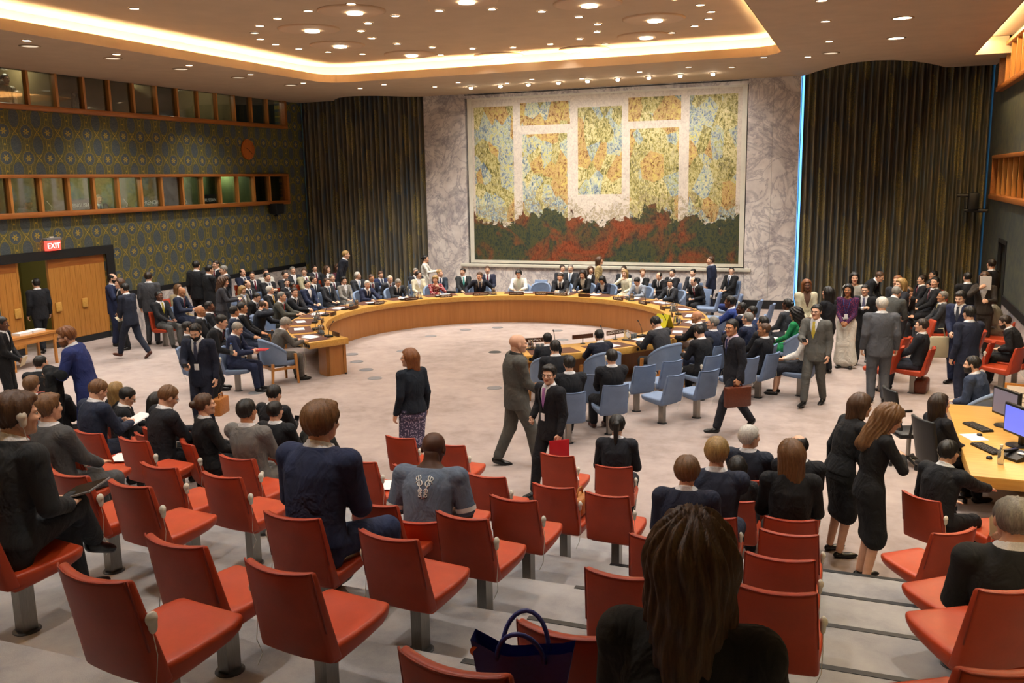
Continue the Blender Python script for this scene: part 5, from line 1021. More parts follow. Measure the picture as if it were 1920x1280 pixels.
    (0.07, 20.10, 0.00, 170, {'kind': 'stand', 'al': 'fist', 'ar': 'chest', 'legs': 'walk2'}, {'j': '15161a', 'hc': 'k', 't': '5a5a7a', 'g': '1'}, 'man in black suit and glasses carrying a black briefcase', 0.94, 0, None),
    (-0.69, 16.08, 0.00, 160, {'kind': 'stand', 'al': 'down', 'ar': 'phone', 'legs': 'walk2'}, {'j': '55544f', 'hc': 'k', 't': 'c8b040', 'g': '1', 'p': '4c4b47'}, 'man in grey suit with yellow tie walking and holding a phone', 1.0, 1, None),
    (0.34, 16.60, 0.00, 10, {'kind': 'stand', 'al': 'down', 'ar': 'down'}, {'j': '4a4c52', 'hc': 'w', 'w': '1.08'}, 'white-haired man in grey suit standing with his back turned', 1.05, 1, None),
    (0.50, 19.39, 0.00, -30, {'kind': 'stand', 'al': 'read', 'ar': 'read', 'lean': 26.0, 'hp': 12.0}, {'j': '3f4140', 'hc': 'g'}, 'man in grey suit bending forward by the red side seats', 1.0, 0, None),
    (0.78, 20.57, 0.00, 120, {'kind': 'stand', 'fem': True, 'al': 'read', 'ar': 'read'}, {'kind': 'wsuit', 'j': '20222a', 'hc': 'y', 'h': 'bob'}, 'blonde person standing behind the man in grey', 1.0, 0, None),
    (-0.00, 23.98, 0.00, -110, {'kind': 'stand', 'al': 'read', 'ar': 'read', 'lean': 38.0, 'hp': 10.0, 'drop': 0.05}, {'j': '17191e', 'hc': 'b'}, 'man bowing forward in front of the right curtain', 1.0, 0, None),
    (0.72, 21.05, 0.00, 150, {'kind': 'stand', 'al': 'front', 'ar': 'front'}, {'j': '1a1c22', 'hc': 'o'}, 'red-haired man standing before the right curtain', 1.0, 0, None),
    (0.86, 22.54, 0.00, -140, {'kind': 'sit', 'al': 'lap', 'ar': 'lap', 'lean': 22.0, 'hp': 14.0}, {'j': '1c1d22', 'hc': 'm'}, 'brown-haired man leaning far forward in a red side seat', 1.05, 0, 'red'),
    (1.31, 25.06, 0.00, 110, {'kind': 'sit', 'al': 'lap', 'ar': 'lap', 'lean': -6.0}, {'j': '1b1c22', 'hc': 'n', 't': '6a1a2a'}, 'man with dark red tie in the red side seats', 1.0, 0, 'red'),
    (1.63, 24.64, 0.00, 100, {'kind': 'sit', 'al': 'read', 'ar': 'read', 'lean': 6.0, 'hp': 28.0}, {'j': '17181d', 'hc': 'k'}, 'man in black looking down at a phone in the red side seats', 0.97, 0, 'red'),
    (1.65, 26.29, 0.00, 110, {'kind': 'sit', 'al': 'lap', 'ar': 'lap', 'lean': -6.0}, {'j': '191a1f', 'hc': 'k'}, 'man in the last red side row before the curtain', 1.0, 0, 'red'),
    (1.50, 23.64, 0.00, 110, {'kind': 'sit', 'al': 'lap', 'ar': 'lap', 'lean': -6.0, 'hy': 35.0}, {'j': '15161b', 'hc': 'k'}, 'dark-haired man half hidden in the red side seats', 1.08, 0, 'red'),
    (1.55, 21.72, 0.00, 100, {'kind': 'sit', 'al': 'lap', 'ar': 'lap', 'lean': -6.0}, {'j': '2c2e33', 'hc': 'g', 't': 'c0b080', 'sk': 'm'}, 'man in charcoal suit with beige tie in a red side seat', 1.0, 0, 'red'),
    (2.76, 21.75, 0.00, 80, {'kind': 'sit', 'al': 'lap', 'ar': 'lap', 'lean': 22.0, 'hp': 14.0}, {'j': '7d7a70', 'hc': 'k', 'sk': 'd'}, 'person in light grey jacket leaning forward in a red side seat', 1.0, 0, 'red'),
    (2.70, 18.68, 0.00, 75, {'kind': 'sit', 'al': 'lap', 'ar': 'lap', 'lean': 22.0, 'hp': 14.0}, {'j': '17181b', 'hc': 'n', 'g': '1', 'b': '1'}, 'bearded man with glasses and black suit leaning forward in a red side seat', 1.0, 0, 'red'),
    (0.92, 17.53, 0.00, 78, {'kind': 'sit', 'al': 'lap', 'ar': 'lap', 'lean': -6.0}, {'j': '15171e', 'hc': 'n', 'g': '1', 'p': '2a2f3c'}, 'man with glasses sitting sideways in a red seat beside a brown bag', 1.0, 1, 'red'),
    (1.73, 18.54, 0.00, 150, {'kind': 'stand', 'al': 'fist', 'ar': 'front', 'hp': 12.0}, {'j': '1b2340', 'hc': 'k', 'h': 'full', 'sk': 'l', 't': '3a3f4c'}, 'young man in navy suit carrying bags between the red side seats', 1.0, 1, None),
    (1.68, 16.43, 0.00, 30, {'kind': 'stand', 'al': 'down', 'ar': 'elbow'}, {'j': '1a2034', 'hc': 'k'}, 'man in navy suit with back turned beside a young man with bags', 1.0, 1, None),
    (2.17, 22.11, 0.00, 20, {'kind': 'stand', 'al': 'front', 'ar': 'front', 'hp': 8.0}, {'j': '121317', 'hc': 'k', 'h': 'crop'}, 'man in black standing with back turned near the side door', 1.0, 0, None),
    (2.42, 21.41, 0.00, 170, {'kind': 'stand', 'fem': True, 'al': 'read', 'ar': 'chin'}, {'kind': 'wsuit', 'j': '2a2420', 'hc': 'b', 'h': 'bob'}, 'woman holding a white paper before her face by the side door', 1.05, 0, None),
    (2.83, 23.91, 0.00, 60, {'kind': 'stand', 'al': 'down', 'ar': 'down', 'hy': -40.0}, {'j': '14151a', 'hc': 'n', 'h': 'crop'}, 'tall man in black suit standing at the side door', 1.08, 0, None),
    (1.60, 14.13, 0.00, 62, {'kind': 'sit', 'al': 'lap', 'ar': 'lap', 'lean': 12.0, 'hy': 15.0}, {'j': '2c3850', 'hc': 'k', 't': '2a6ad0', 'b': '1'}, 'man in blue-grey suit with blue tie sitting behind the desk monitors', 1.0, 1, 'arm'),
    (-5.55, 10.54, 0.00, 62, {'kind': 'stand', 'fem': True, 'al': 'down', 'ar': 'down', 'hy': 38.0}, {'kind': 'skirtsuit', 'j': '151d28', 'p': '4a4660/a8a0b8', 'hc': 'o', 'h': 'bob', 'g': '1'}, 'woman in dark jacket and purple patterned skirt standing on the carpet', 1.0, 1, None),
    (-4.37, 11.36, 0.00, -55, {'kind': 'stand', 'al': 'down', 'ar': 'front', 'legs': 'walk2', 'hp': 4.0}, {'j': '4f4e49', 'hc': 'k', 'h': 'bald', 'sh': '22201e', 'w': '1.12'}, 'bald man in grey suit standing on the open carpet', 1.06, 1, None),
    (-3.53, 10.33, 0.00, 150, {'kind': 'stand', 'al': 'fist', 'ar': 'pocket', 'hy': 28.0, 'legs': 'walk2'}, {'j': '131318', 'hc': 'k', 'h': 'side', 'g': '1', 't': 'b070b0', 'ln': '1'}, 'man in black suit with pink tie and glasses carrying a red folder', 0.96, 1, None),
    (-1.77, 13.89, 0.00, 128, {'kind': 'stand', 'al': 'fist', 'ar': 'swingb', 'legs': 'walk', 'lean': 3.0, 'hy': 20.0}, {'j': '17181f', 'hc': 'k', 'sk': 'm', 'g': '1', 't': '2a3058', 'sh': 'cfb8c8'}, 'man in black suit striding with a brown leather briefcase', 1.02, 1, None),
    (-4.55, 3.65, 1.35, -8, {'kind': 'sit', 'al': 'lap', 'ar': 'lap', 'lean': 10.0, 'hy': -14.0, 'legs': 'cross'}, {'j': '25282c', 'hc': 'b', 'h': 'full'}, 'man with a white earpiece in dark suit with a tablet on his knee', 1.06, 1, 'red'),
    (-6.41, 5.69, 0.85, -8, {'kind': 'sit', 'al': 'lap', 'ar': 'lap', 'lean': -6.0}, {'j': '4a4b4d', 'hc': 'm', 'h': 'side'}, 'young man in grey suit behind the man with the earpiece', 1.0, 1, 'red'),
    (-9.51, 8.89, 0.35, 118, {'kind': 'stand', 'al': 'elbow', 'ar': 'phone', 'lean': 14.0, 'hy': 10.0, 'hp': 10.0}, {'j': '24306a', 'hc': 'o', 'h': 'side', 'b': '1', 'g': '1'}, 'red-bearded man in bright blue suit leaning with a coat over his arm', 1.04, 1, None),
    (-8.23, 7.79, 0.35, -14, {'kind': 'sit', 'al': 'read', 'ar': 'read', 'lean': 6.0, 'hp': 28.0}, {'j': '20283c', 'hc': 'm', 'h': 'short'}, 'man in navy suit holding a white paper in the red seats', 1.04, 1, 'red'),
    (-9.53, 9.50, 0.00, -10, {'kind': 'sit', 'fem': True, 'al': 'lap', 'ar': 'lap', 'lean': -4.0}, {'kind': 'wsuit', 'j': '17181c', 'hc': 'y', 'h': 'long'}, 'woman with long straight blonde hair in the front of the red seats', 0.95, 0, 'red'),
    (-8.98, 8.97, 0.00, -45, {'kind': 'sit', 'al': 'read', 'ar': 'read', 'lean': 6.0, 'hp': 28.0}, {'j': '15161a', 'hc': 'k', 'g': '1'}, 'young dark-haired man with glasses looking down in the red seats', 1.0, 0, 'red'),
    (-8.30, 8.94, 0.00, -15, {'kind': 'sit', 'fem': True, 'al': 'lap', 'ar': 'lap', 'lean': -4.0, 'hp': 14.0}, {'kind': 'wsuit', 'j': '15161a', 'hc': 'k', 'h': 'bob'}, 'dark-haired woman hidden behind a man in the red seats', 1.0, 0, 'red'),
    (-7.17, 7.74, 0.35, -25, {'kind': 'sit', 'al': 'read', 'ar': 'read', 'lean': 6.0, 'hp': 28.0}, {'j': '1a1c22', 'hc': 'm', 'g': '1'}, 'brown-haired man with glasses in black suit looking down in the red seats', 1.05, 1, 'red'),
    (-6.59, 7.84, 0.35, -35, {'kind': 'sit', 'fem': True, 'al': 'lap', 'ar': 'lap', 'lean': -4.0}, {'kind': 'wsuit', 'j': '131416', 'hc': 'b', 'h': 'bun'}, 'woman in black with brown hair pinned up in the red seats', 1.0, 1, 'red'),
    (-5.85, 7.58, 0.35, 0, {'kind': 'sit', 'al': 'lap', 'ar': 'lap', 'lean': -6.0}, {'j': '6d6b68', 'hc': 'k', 'h': 'short', 'sk': 'm'}, 'man in light grey suit with black hair in the red seats', 1.04, 1, 'red'),
    (-7.10, 9.65, 0.00, -5, {'kind': 'sit', 'al': 'lap', 'ar': 'phone', 'lean': 2.0, 'hp': 14.0}, {'j': '15161a', 'hc': 'k'}, 'man in black holding up a phone in the first red row', 1.0, 1, 'red'),
    (-6.53, 8.97, 0.00, 0, {'kind': 'sit', 'al': 'lap', 'ar': 'lap', 'lean': -6.0}, {'j': '15171b', 'hc': 'k'}, 'black-haired man in black suit in front of the light grey suit', 1.0, 0, 'red'),
    (-5.76, 8.74, 0.00, -15, {'kind': 'sit', 'al': 'lap', 'ar': 'lap', 'lean': -6.0}, {'j': '20211f', 'hc': 'k'}, 'man in dark green-black suit hidden behind the big blue suit', 1.0, 0, 'red'),
    (-3.17, 4.72, 1.10, -2, {'kind': 'sit', 'al': 'lap', 'ar': 'lap', 'lean': 8.0, 'legs': 'wide'}, {'j': '222c4c', 'hc': 'm', 'h': 'full', 'w': '1.06'}, 'man in blue suit with wavy brown hair sitting high in the red seats', 1.09, 1, 'red'),
    (-3.07, 6.03, 0.60, 8, {'kind': 'sit', 'al': 'lap', 'ar': 'lap', 'lean': 16.0, 'hp': 22.0, 'legs': 'wide'}, {'kind': 'shirt', 'j': '5c6a7e', 'p': '6a7888', 'hc': 'k', 'h': 'bald', 'sk': 'b', 'w': '1.1'}, 'bald man in grey-blue short-sleeved shirt with white embroidery', 1.06, 1, 'red'),
    (-2.47, 9.53, 0.00, 8, {'kind': 'sit', 'fem': True, 'al': 'lap', 'ar': 'lap', 'lean': 4.0, 'hp': 6.0}, {'kind': 'wsuit', 'j': '16181f', 'hc': 'k', 'h': 'pony'}, 'woman in dark suit with a black ponytail in the first red row', 1.0, 1, 'red'),
    (-11.97, 10.28, 0.00, 30, {'kind': 'sit', 'al': 'reach', 'ar': 'lap', 'lean': 14.0, 'hy': -40.0}, {'j': '14161a', 'hc': 'k'}, 'dark-haired man stretching an arm along the seats', 1.0, 0, 'red'),
    (-10.78, 9.20, 0.00, 10, {'kind': 'sit', 'fem': True, 'al': 'lap', 'ar': 'lap', 'lean': -4.0}, {'kind': 'wsuit', 'j': '2a2826', 'hc': 'm', 'h': 'full'}, 'person with short ginger hair beside the man in the blue suit', 1.0, 0, 'red'),
    (-10.23, 9.11, 0.00, 0, {'kind': 'sit', 'al': 'lap', 'ar': 'lap', 'lean': -6.0}, {'j': '17181c', 'hc': 'n', 'h': 'balding'}, 'balding man half hidden behind the man in the blue suit', 1.06, 0, 'red'),
    (-1.15, 6.49, 0.60, 5, {'kind': 'sit', 'al': 'lap', 'ar': 'lap', 'lean': 6.0, 'hp': 10.0}, {'j': '1d2236', 'hc': 'm', 'h': 'full'}, 'young man with wavy brown hair in navy jacket on the aisle side', 0.95, 1, 'red'),
    (-1.07, 7.47, 0.35, 2, {'kind': 'sit', 'al': 'lap', 'ar': 'table', 'lean': 2.0}, {'j': '242a3c', 'hc': 'y', 'h': 'thick'}, 'fair-haired man in navy suit leaning on the next seat', 1.05, 1, 'red'),
    (-1.06, 8.88, 0.00, 0, {'kind': 'sit', 'fem': True, 'al': 'lap', 'ar': 'lap', 'lean': -4.0}, {'kind': 'wsuit', 'j': '15161a', 'hc': 'k', 'h': 'long'}, 'dark-haired woman mostly hidden between two men', 0.9, 0, 'red'),
    (-1.01, 9.54, 0.00, -10, {'kind': 'sit', 'al': 'lap', 'ar': 'lap', 'lean': -6.0, 'hy': -35.0}, {'j': '1e2330', 'hc': 'w', 'h': 'thick'}, 'silver-haired man in navy suit turning in the first red row', 1.0, 1, 'red'),
    (-0.48, 7.61, 0.35, 5, {'kind': 'sit', 'fem': True, 'al': 'lap', 'ar': 'lap', 'lean': 2.0, 'hy': 28.0}, {'kind': 'wsuit', 'j': '15161a', 'hc': 'm', 'h': 'long', 'g': '1'}, 'woman with very long light brown hair and glasses', 1.06, 1, 'red'),
    (-0.51, 9.35, 0.00, 0, {'kind': 'sit', 'al': 'lap', 'ar': 'lap', 'lean': -6.0, 'hy': 35.0}, {'j': '15161b', 'hc': 'k', 'h': 'balding'}, 'balding man in black suit in front of the long-haired woman', 1.0, 1, 'red'),
    (-0.39, 2.34, 1.60, 0, {'kind': 'sit', 'fem': True, 'al': 'lap', 'ar': 'lap', 'lean': 2.0, 'hp': 6.0}, {'kind': 'wsuit', 'j': '1a1b1c', 'hc': 'b', 'h': 'wavy'}, 'woman with long dark brown hair and black jacket high in the rows', 1.08, 2, 'red'),
    (0.16, 9.00, 0.00, -75, {'kind': 'stand', 'fem': True, 'al': 'down', 'ar': 'chest', 'lean': 10.0, 'hp': 26.0}, {'kind': 'topskirt', 'j': '131417', 'p': '131417', 'hc': 'm', 'h': 'wavy'}, 'woman in black dress with long light brown hair looking down at the desk', 1.04, 1, None),
    (-0.12, 9.61, 0.00, -60, {'kind': 'stand', 'fem': True, 'al': 'down', 'ar': 'front', 'lean': 16.0}, {'kind': 'skirtsuit', 'j': '17181b', 'p': '17181b', 'hc': 'b', 'h': 'bob'}, 'woman in black coat standing behind the long-haired woman in black', 1.0, 1, None),
    (1.01, 11.62, 0.00, -60, {'kind': 'sit', 'fem': True, 'al': 'lap', 'ar': 'lap', 'lean': -4.0}, {'kind': 'wsuit', 'j': '15151a', 'hc': 'n', 'h': 'long'}, 'woman with long dark hair sitting at the desk with monitors', 1.0, 1, 'office'),
    (0.82, 9.47, 0.00, -38, {'kind': 'sit', 'al': 'lap', 'ar': 'reach', 'lean': 12.0}, {'j': '15171c', 'hc': 'k'}, 'man with an earpiece in dark suit reaching for a mouse on the desk', 1.0, 1, 'red'),
    (0.88, 5.66, 0.60, 10, {'kind': 'sit', 'al': 'lap', 'ar': 'chin', 'lean': 4.0}, {'j': '17191c', 'hc': 'g', 'h': 'short', 'w': '1.12'}, 'large man in black suit holding a note beside his ear', 1.1, 1, 'red'),
]
SEATS = [
    (-7.36, 7.17, 0.60, -7, 'red'),
    (-6.70, 7.10, 0.60, -7, 'red'),
    (-7.44, 8.19, 0.35, -7, 'red'),
    (-6.91, 8.24, 0.35, -7, 'red'),
    (-5.31, 6.92, 0.60, -7, 'red'),
    (-5.25, 5.88, 0.85, -7, 'red'),
    (-4.59, 5.84, 0.85, -7, 'red'),
    (-4.56, 4.87, 1.10, -7, 'red'),
    (-5.15, 4.91, 1.10, -7, 'red'),
    (-6.63, 6.17, 0.85, -7, 'red'),
    (-4.58, 7.89, 0.35, -7, 'red'),
    (-3.99, 7.85, 0.35, -7, 'red'),
    (-3.19, 6.79, 0.60, -7, 'red'),
    (-3.21, 7.85, 0.35, -3, 'red'),
    (-2.51, 7.77, 0.35, -3, 'red'),
    (-1.99, 7.70, 0.35, -3, 'red'),
    (-2.49, 6.71, 0.60, -3, 'red'),
    (-2.43, 5.64, 0.85, -7, 'red'),
    (-2.43, 4.63, 1.10, -7, 'red'),
    (-3.13, 5.67, 0.85, -7, 'red'),
    (-2.42, 3.59, 1.35, -7, 'red'),
    (-3.10, 3.68, 1.35, -7, 'red'),
    (-2.73, 2.83, 1.60, -7, 'red'),
    (-1.01, 3.46, 1.35, -3, 'red'),
    (-1.11, 2.69, 1.60, -7, 'red'),
    (-1.07, 4.57, 1.10, 0, 'red'),
    (-1.11, 5.69, 0.85, 0, 'red'),
    (-0.40, 6.67, 0.60, 0, 'red'),
    (-0.38, 5.63, 0.85, 0, 'red'),
    (-0.33, 4.64, 1.10, 0, 'red'),
    (-5.19, 9.83, 0.00, -3, 'red'),
    (-4.48, 9.74, 0.00, -3, 'red'),
    (-3.13, 9.74, 0.00, -3, 'red'),
    (0.57, 7.68, 0.35, 38, 'red'),
    (1.08, 7.81, 0.35, 38, 'red'),
    (0.65, 5.98, 0.85, 38, 'red'),
    (0.61, 4.99, 1.10, 30, 'red'),
    (1.32, 9.62, 0.00, 35, 'red'),
    (0.35, 3.22, 1.60, 30, 'red'),
    (-3.51, 14.80, 0.00, 43, 'blue'),
    (-3.17, 15.30, 0.00, 48, 'blue'),
    (-2.94, 14.17, 0.00, 60, 'blue'),
    (-2.47, 14.68, 0.00, 52, 'blue'),
    (-3.83, 24.39, 0.00, 100, 'blue'),
    (-3.24, 24.07, 0.00, 100, 'blue'),
    (-3.35, 22.78, 0.00, 95, 'blue'),
    (-2.65, 23.21, 0.00, 85, 'blue'),
    (-2.30, 22.60, 0.00, 85, 'blue'),
    (-3.16, 20.55, 0.00, 75, 'blue'),
    (-2.33, 20.73, 0.00, 80, 'blue'),
    (-1.97, 15.89, 0.00, 60, 'blue'),
    (-14.23, 19.48, 0.00, -60, 'blue'),
    (-13.22, 17.81, 0.00, -60, 'blue'),
    (-9.26, 26.07, 0.00, 180, 'blue'),
    (-14.85, 20.45, 0.00, -60, 'blue'),
    (-4.07, 13.97, 0.00, 20, 'blue'),
    (0.55, 18.57, 0.00, 70, 'red'),
    (0.40, 17.51, 0.00, 70, 'red'),
    (1.13, 20.73, 0.00, 100, 'red'),
    (2.42, 18.11, 0.00, 60, 'red'),
    (2.73, 21.22, 0.00, 75, 'red'),
    (1.97, 18.47, 0.00, 75, 'red'),
    (1.96, 19.66, 0.00, 80, 'red'),
    (1.53, 22.25, 0.00, 100, 'red'),
    (-13.76, 16.88, 0.00, -70, 'red'),
    (-17.55, 19.66, 0.00, -95, 'red'),
    (-8.77, 24.84, 0.00, -171, 'arm'),
]
# ------------------------------------------------------------------ people and their seats
SEATLAB = {'red': 'red leather seat with somebody sitting in it', 'blue': 'blue upholstered seat on a steel post with somebody sitting in it', 'arm': 'blue armchair on oak legs with a delegate sitting in it', 'office': 'black mesh office chair at the desk with monitors'}
LOOSE = {'in', 'with', 'of', 'the', 'a', 'an', 'and', 'to', 'on', 'at', 'by', 'behind', 'beside', 'from', 'his', 'her', 'into', 'below', 'near', 'under', 'before', 'between', 'both', 'over', 'two', 'another', 'bright', 'long', 'short', 'half', 'looking', 'holding', 'dark', 'black', 'white', 'red', 'blue', 'navy', 'grey', 'very', 'light', 'against', 'along', 'among', 'carrying', 'hidden', 'second', 'first', 'patterned', 'green'}
def trim(label, n):
    w = label.split()
    if len(w) > n:
        w = w[:n]
        while len(w) > 3 and w[-1] in LOOSE: w.pop()
    return ' '.join(w)
def under(kind, label): return kind+' under the '+trim(label, 12-len(kind.split())+1)
for x, y, z, f, pose, look, label, s, q, seat in PEOPLE:
    person(x, y, z, f, pose, look, label, s, q)
    if seat in ('red', 'blue'): seat_thing(seat, x, y, z, f, under(seat+' chair', label), 'occupied %s chairs' % seat, ear=1 if random.random() < .6 else -1)
    elif seat == 'arm': armchair(x, y-.0, z, f, under('blue armchair', label), 'occupied blue armchairs')
used = set()
def empty_label(kind, x, y, f):
    cand = sorted(PEOPLE, key=lambda p_: (p_[0]-x)**2+(p_[1]-y)**2)
    for p_ in cand[:40]:
        dx, dy = p_[0]-x, p_[1]-y; fx, fy = -math.sin(R(f)), math.cos(R(f)); ah = dx*fx+dy*fy; si = abs(dx*fy-dy*fx)
        rel = 'behind' if ah > si*.8 else ('in front of' if -ah > si*.8 else 'beside'); lb = 'empty %s %s the %s' % (kind, rel, trim(p_[6], 8))
        if lb not in used: used.add(lb); return lb
    return 'empty '+kind
for x, y, z, f, c in SEATS:
    if c == 'arm': armchair(x, y, z, f, empty_label('blue armchair', x, y, f), 'empty blue armchairs')
    elif c == 'red': seat_thing('red', x, y, z, f, empty_label('red leather chair', x, y, f), 'empty red chairs', ear=1 if random.random() < .7 else -1)
    else: seat_thing('blue', x, y, z, f, empty_label('blue chair', x, y, f), 'empty blue chairs', ear=1 if random.random() < .7 else -1)

# ------------------------------------------------------------------ interpreters and crews behind the booth glass
for i, (y, z, f, pose, look, label) in enumerate((
    (16.95, 2.36, -90, {'kind': 'sit', 'al': 'table', 'ar': 'table', 'lean': 14, 'hp': 25}, {'j': 'c8ccd4', 'kind': 'top', 'hc': 'k'}, 'interpreter in pale shirt writing in the lower booths'),
    (17.75, 2.40, -95, {'kind': 'sit', 'al': 'lap', 'ar': 'lap', 'lean': 2}, {'j': '2a2a2a', 'h': 'bald', 'sk': 'l'}, 'bald interpreter looking out above the ENGLISH sign'),
    (19.5, 2.36, -110, {'kind': 'sit', 'al': 'table', 'ar': 'table', 'lean': 8}, {'j': '5a3a3a', 'hc': 'g'}, 'grey-haired interpreter beside the FRENCH booth'),
    (20.1, 2.36, -120, {'kind': 'sit', 'al': 'lap', 'ar': 'lap', 'lean': 2}, {'j': '2a2c30', 'hc': 'b'}, 'interpreter behind the FRENCH sign'),
    (21.2, 2.36, -90, {'kind': 'sit', 'al': 'table', 'ar': 'table', 'lean': 10}, {'j': 'dfe2e6', 'kind': 'top', 'hc': 'm'}, 'interpreter in white shirt under a bright booth lamp'),
    (24.3, 2.36, -130, {'kind': 'sit', 'al': 'table', 'ar': 'table', 'lean': 16}, {'j': '1c1c20', 'hc': 'k'}, 'interpreter in black bending to the right end of the lower booths'),
    (25.9, 2.36, -120, {'kind': 'sit', 'al': 'lap', 'ar': 'lap', 'lean': 12}, {'j': '202024', 'hc': 'k'}, 'crew member in black in the last pane of the lower booths'),
    (16.0, 4.9, -100, {'kind': 'stand', 'al': 'fold', 'ar': 'fold'}, {'j': '1e2024', 'hc': 'k', 'h': 'crop'}, 'officer with folded arms in the upper gallery window'),
    (16.85, 4.9, -90, {'kind': 'stand', 'al': 'front', 'ar': 'ear'}, {'j': 'c8c0ae', 'kind': 'top', 'hc': 'k', 'ln': '1'}, 'visitor in cream shirt with a badge in the upper gallery window'),
    (17.75, 4.9, -110, {'kind': 'stand', 'al': 'front', 'ar': 'front'}, {'j': '1e2024', 'hc': 'n'}, 'officer in dark uniform beside the visitor in cream'),
    (19.1, 4.9, -140, {'kind': 'stand', 'al': 'down', 'ar': 'down'}, {'j': '18191c', 'hc': 'k'}, 'figure in black standing behind an upper gallery mullion'))):
    person(XL-(1.0 if z < 4 else .9)-.1*(i % 3), y, z, f, pose, look, label, 1.0, 0)
for i, yy in enumerate((17.05, 19.55, 21.9)):
    o = thing('booth_microphone', ('white gooseneck microphone before the interpreter in pale shirt', 'white gooseneck microphone beside the grey-haired interpreter', 'white gooseneck microphone in the brightly lit booth')[i], 'microphone', (XL-.28, yy, 3.34)); MB().tube([(0, 0, 0), (0, .05, .12), (.02, -.10, .26)], .010, 6).build('stem', 'white_plastic', o, smooth=True); MB().box((0, 0, .02), (.12, .25, .04)).build('console', 'grey_plastic', o)
# ------------------------------------------------------------------ things on the council table
def polar(an, r, z=ZT): return (TC[0]+r*math.cos(R(an)), TC[1]+r*math.sin(R(an)), z)
wood('plate_wood', '3A2014', '54301C', 1, 0); simple('plate_ink', '18120E', .6); simple('glass_clear', 'E4ECEC', .05, 0, .5, **{'Transmission Weight': .85, 'IOR': 1.3}); simple('steel_bright', 'C8C6C0', .18, 1.0); simple('folder_yellow', 'D8D62A', .5); simple('folder_red', 'A8141E', .45); simple('blue_sheet', '3F6FC0', .6)
simple('screen_blue', '5A64C8', .3, **{'Emission Color': lin('5A64C8'), 'Emission Strength': .5}); simple('screen_grey', '6A6470', .3, **{'Emission Color': lin('6A6470'), 'Emission Strength': .25}); simple('phone_glass', '101216', .15); simple('leather_brown', '5A2A18', .4, 0, .4, 40, .15, .2); simple('leather_tan', 'A86A30', .5, 0, .4, 40, .15, .2); simple('leather_black', '121216', .4); simple('tote_blue', '2C3884', .4, 0, .4, 60, .1, .2); simple('canvas_sand', 'B0A68A', .8); simple('brass', 'C8B080', .3, 1.0); simple('beige_rug', 'D8C9A8', .8)
plates = ((235, ''), (220, ''), (206, ''), (191, ''), (176, ''), (162, 'POLAND'), (147, 'RUSSIAN FEDERATION'), (132.5, 'SWEDEN'), (118.5, 'UNITED KINGDOM'), (104.5, 'SECRETARY-GENERAL'), (94.5, 'PRESIDENT'), (86.8, 'UNITED STATES'), (76.5, ''), (60.5, 'BOLIVIA'), (46.5, 'CHINA'), (31, ''), (16, ''), (1, ''), (327.5, 'KAZAKHSTAN'), (316.3, ''), (302.5, 'JAPAN'))
for an, txt in plates:
    x, y, z = polar(an, RI+.10); near = an > 290; h0 = .10 if near else .0
    o = thing('nameplate', ('dark wooden nameplate reading %s on the curved table' % txt) if txt else ('blank dark nameplate on a stalk on the near arm of the table' if near else 'small dark nameplate along the inner edge of the curved table'), 'nameplate', (x, y, z), R(an-90), None if txt or near else 'unreadable nameplates on the table')
    w = .46 if near else (.42 if len(txt) > 9 else .36)
    MB().box((0, 0, h0+.045), (w, .022, .085)).build('plate', 'plate_wood', o, bevel=.004); MB().box((0, 0, h0/2+.003), (.012 if near else w*.8, .05 if not near else .012, h0+.006)).build('stand', 'dark_trim', o)
    if near: MB().lathe([(.05, 0), (.05, .008), (0, .008)], 14, cap=False).build('foot', 'dark_trim', o)
    if txt:
        me = text_mesh(txt, min(.075, w*1.45/max(6, len(txt))), extrude=.001); me.materials.append(M['paper'])
        inst('lettering', me, o, (0, -.0125, h0+.045), (PI/2, 0, 0)); inst('lettering', me, o, (0, .0125, h0+.045), (PI/2, 0, PI))
mic_me = (MB().tube([(0, 0, 0), (0, .01, .10), (0, .05, .20), (0, .10, .27)], .006, 6).mesh('gooseneck', True), MB().tube([(0, .095, .265), (0, .125, .295)], [.010, .014], 8).mesh('capsule', True), MB().box((0, 0, .018), (.20, .13, .036)).mesh('console'))
for m_ in mic_me: m_.materials.append(M['black_plastic'])
sheet = MB().box((0, 0, .002), (.21, .297, .004)).mesh('sheet'); sheet.materials.append(M['paper'])
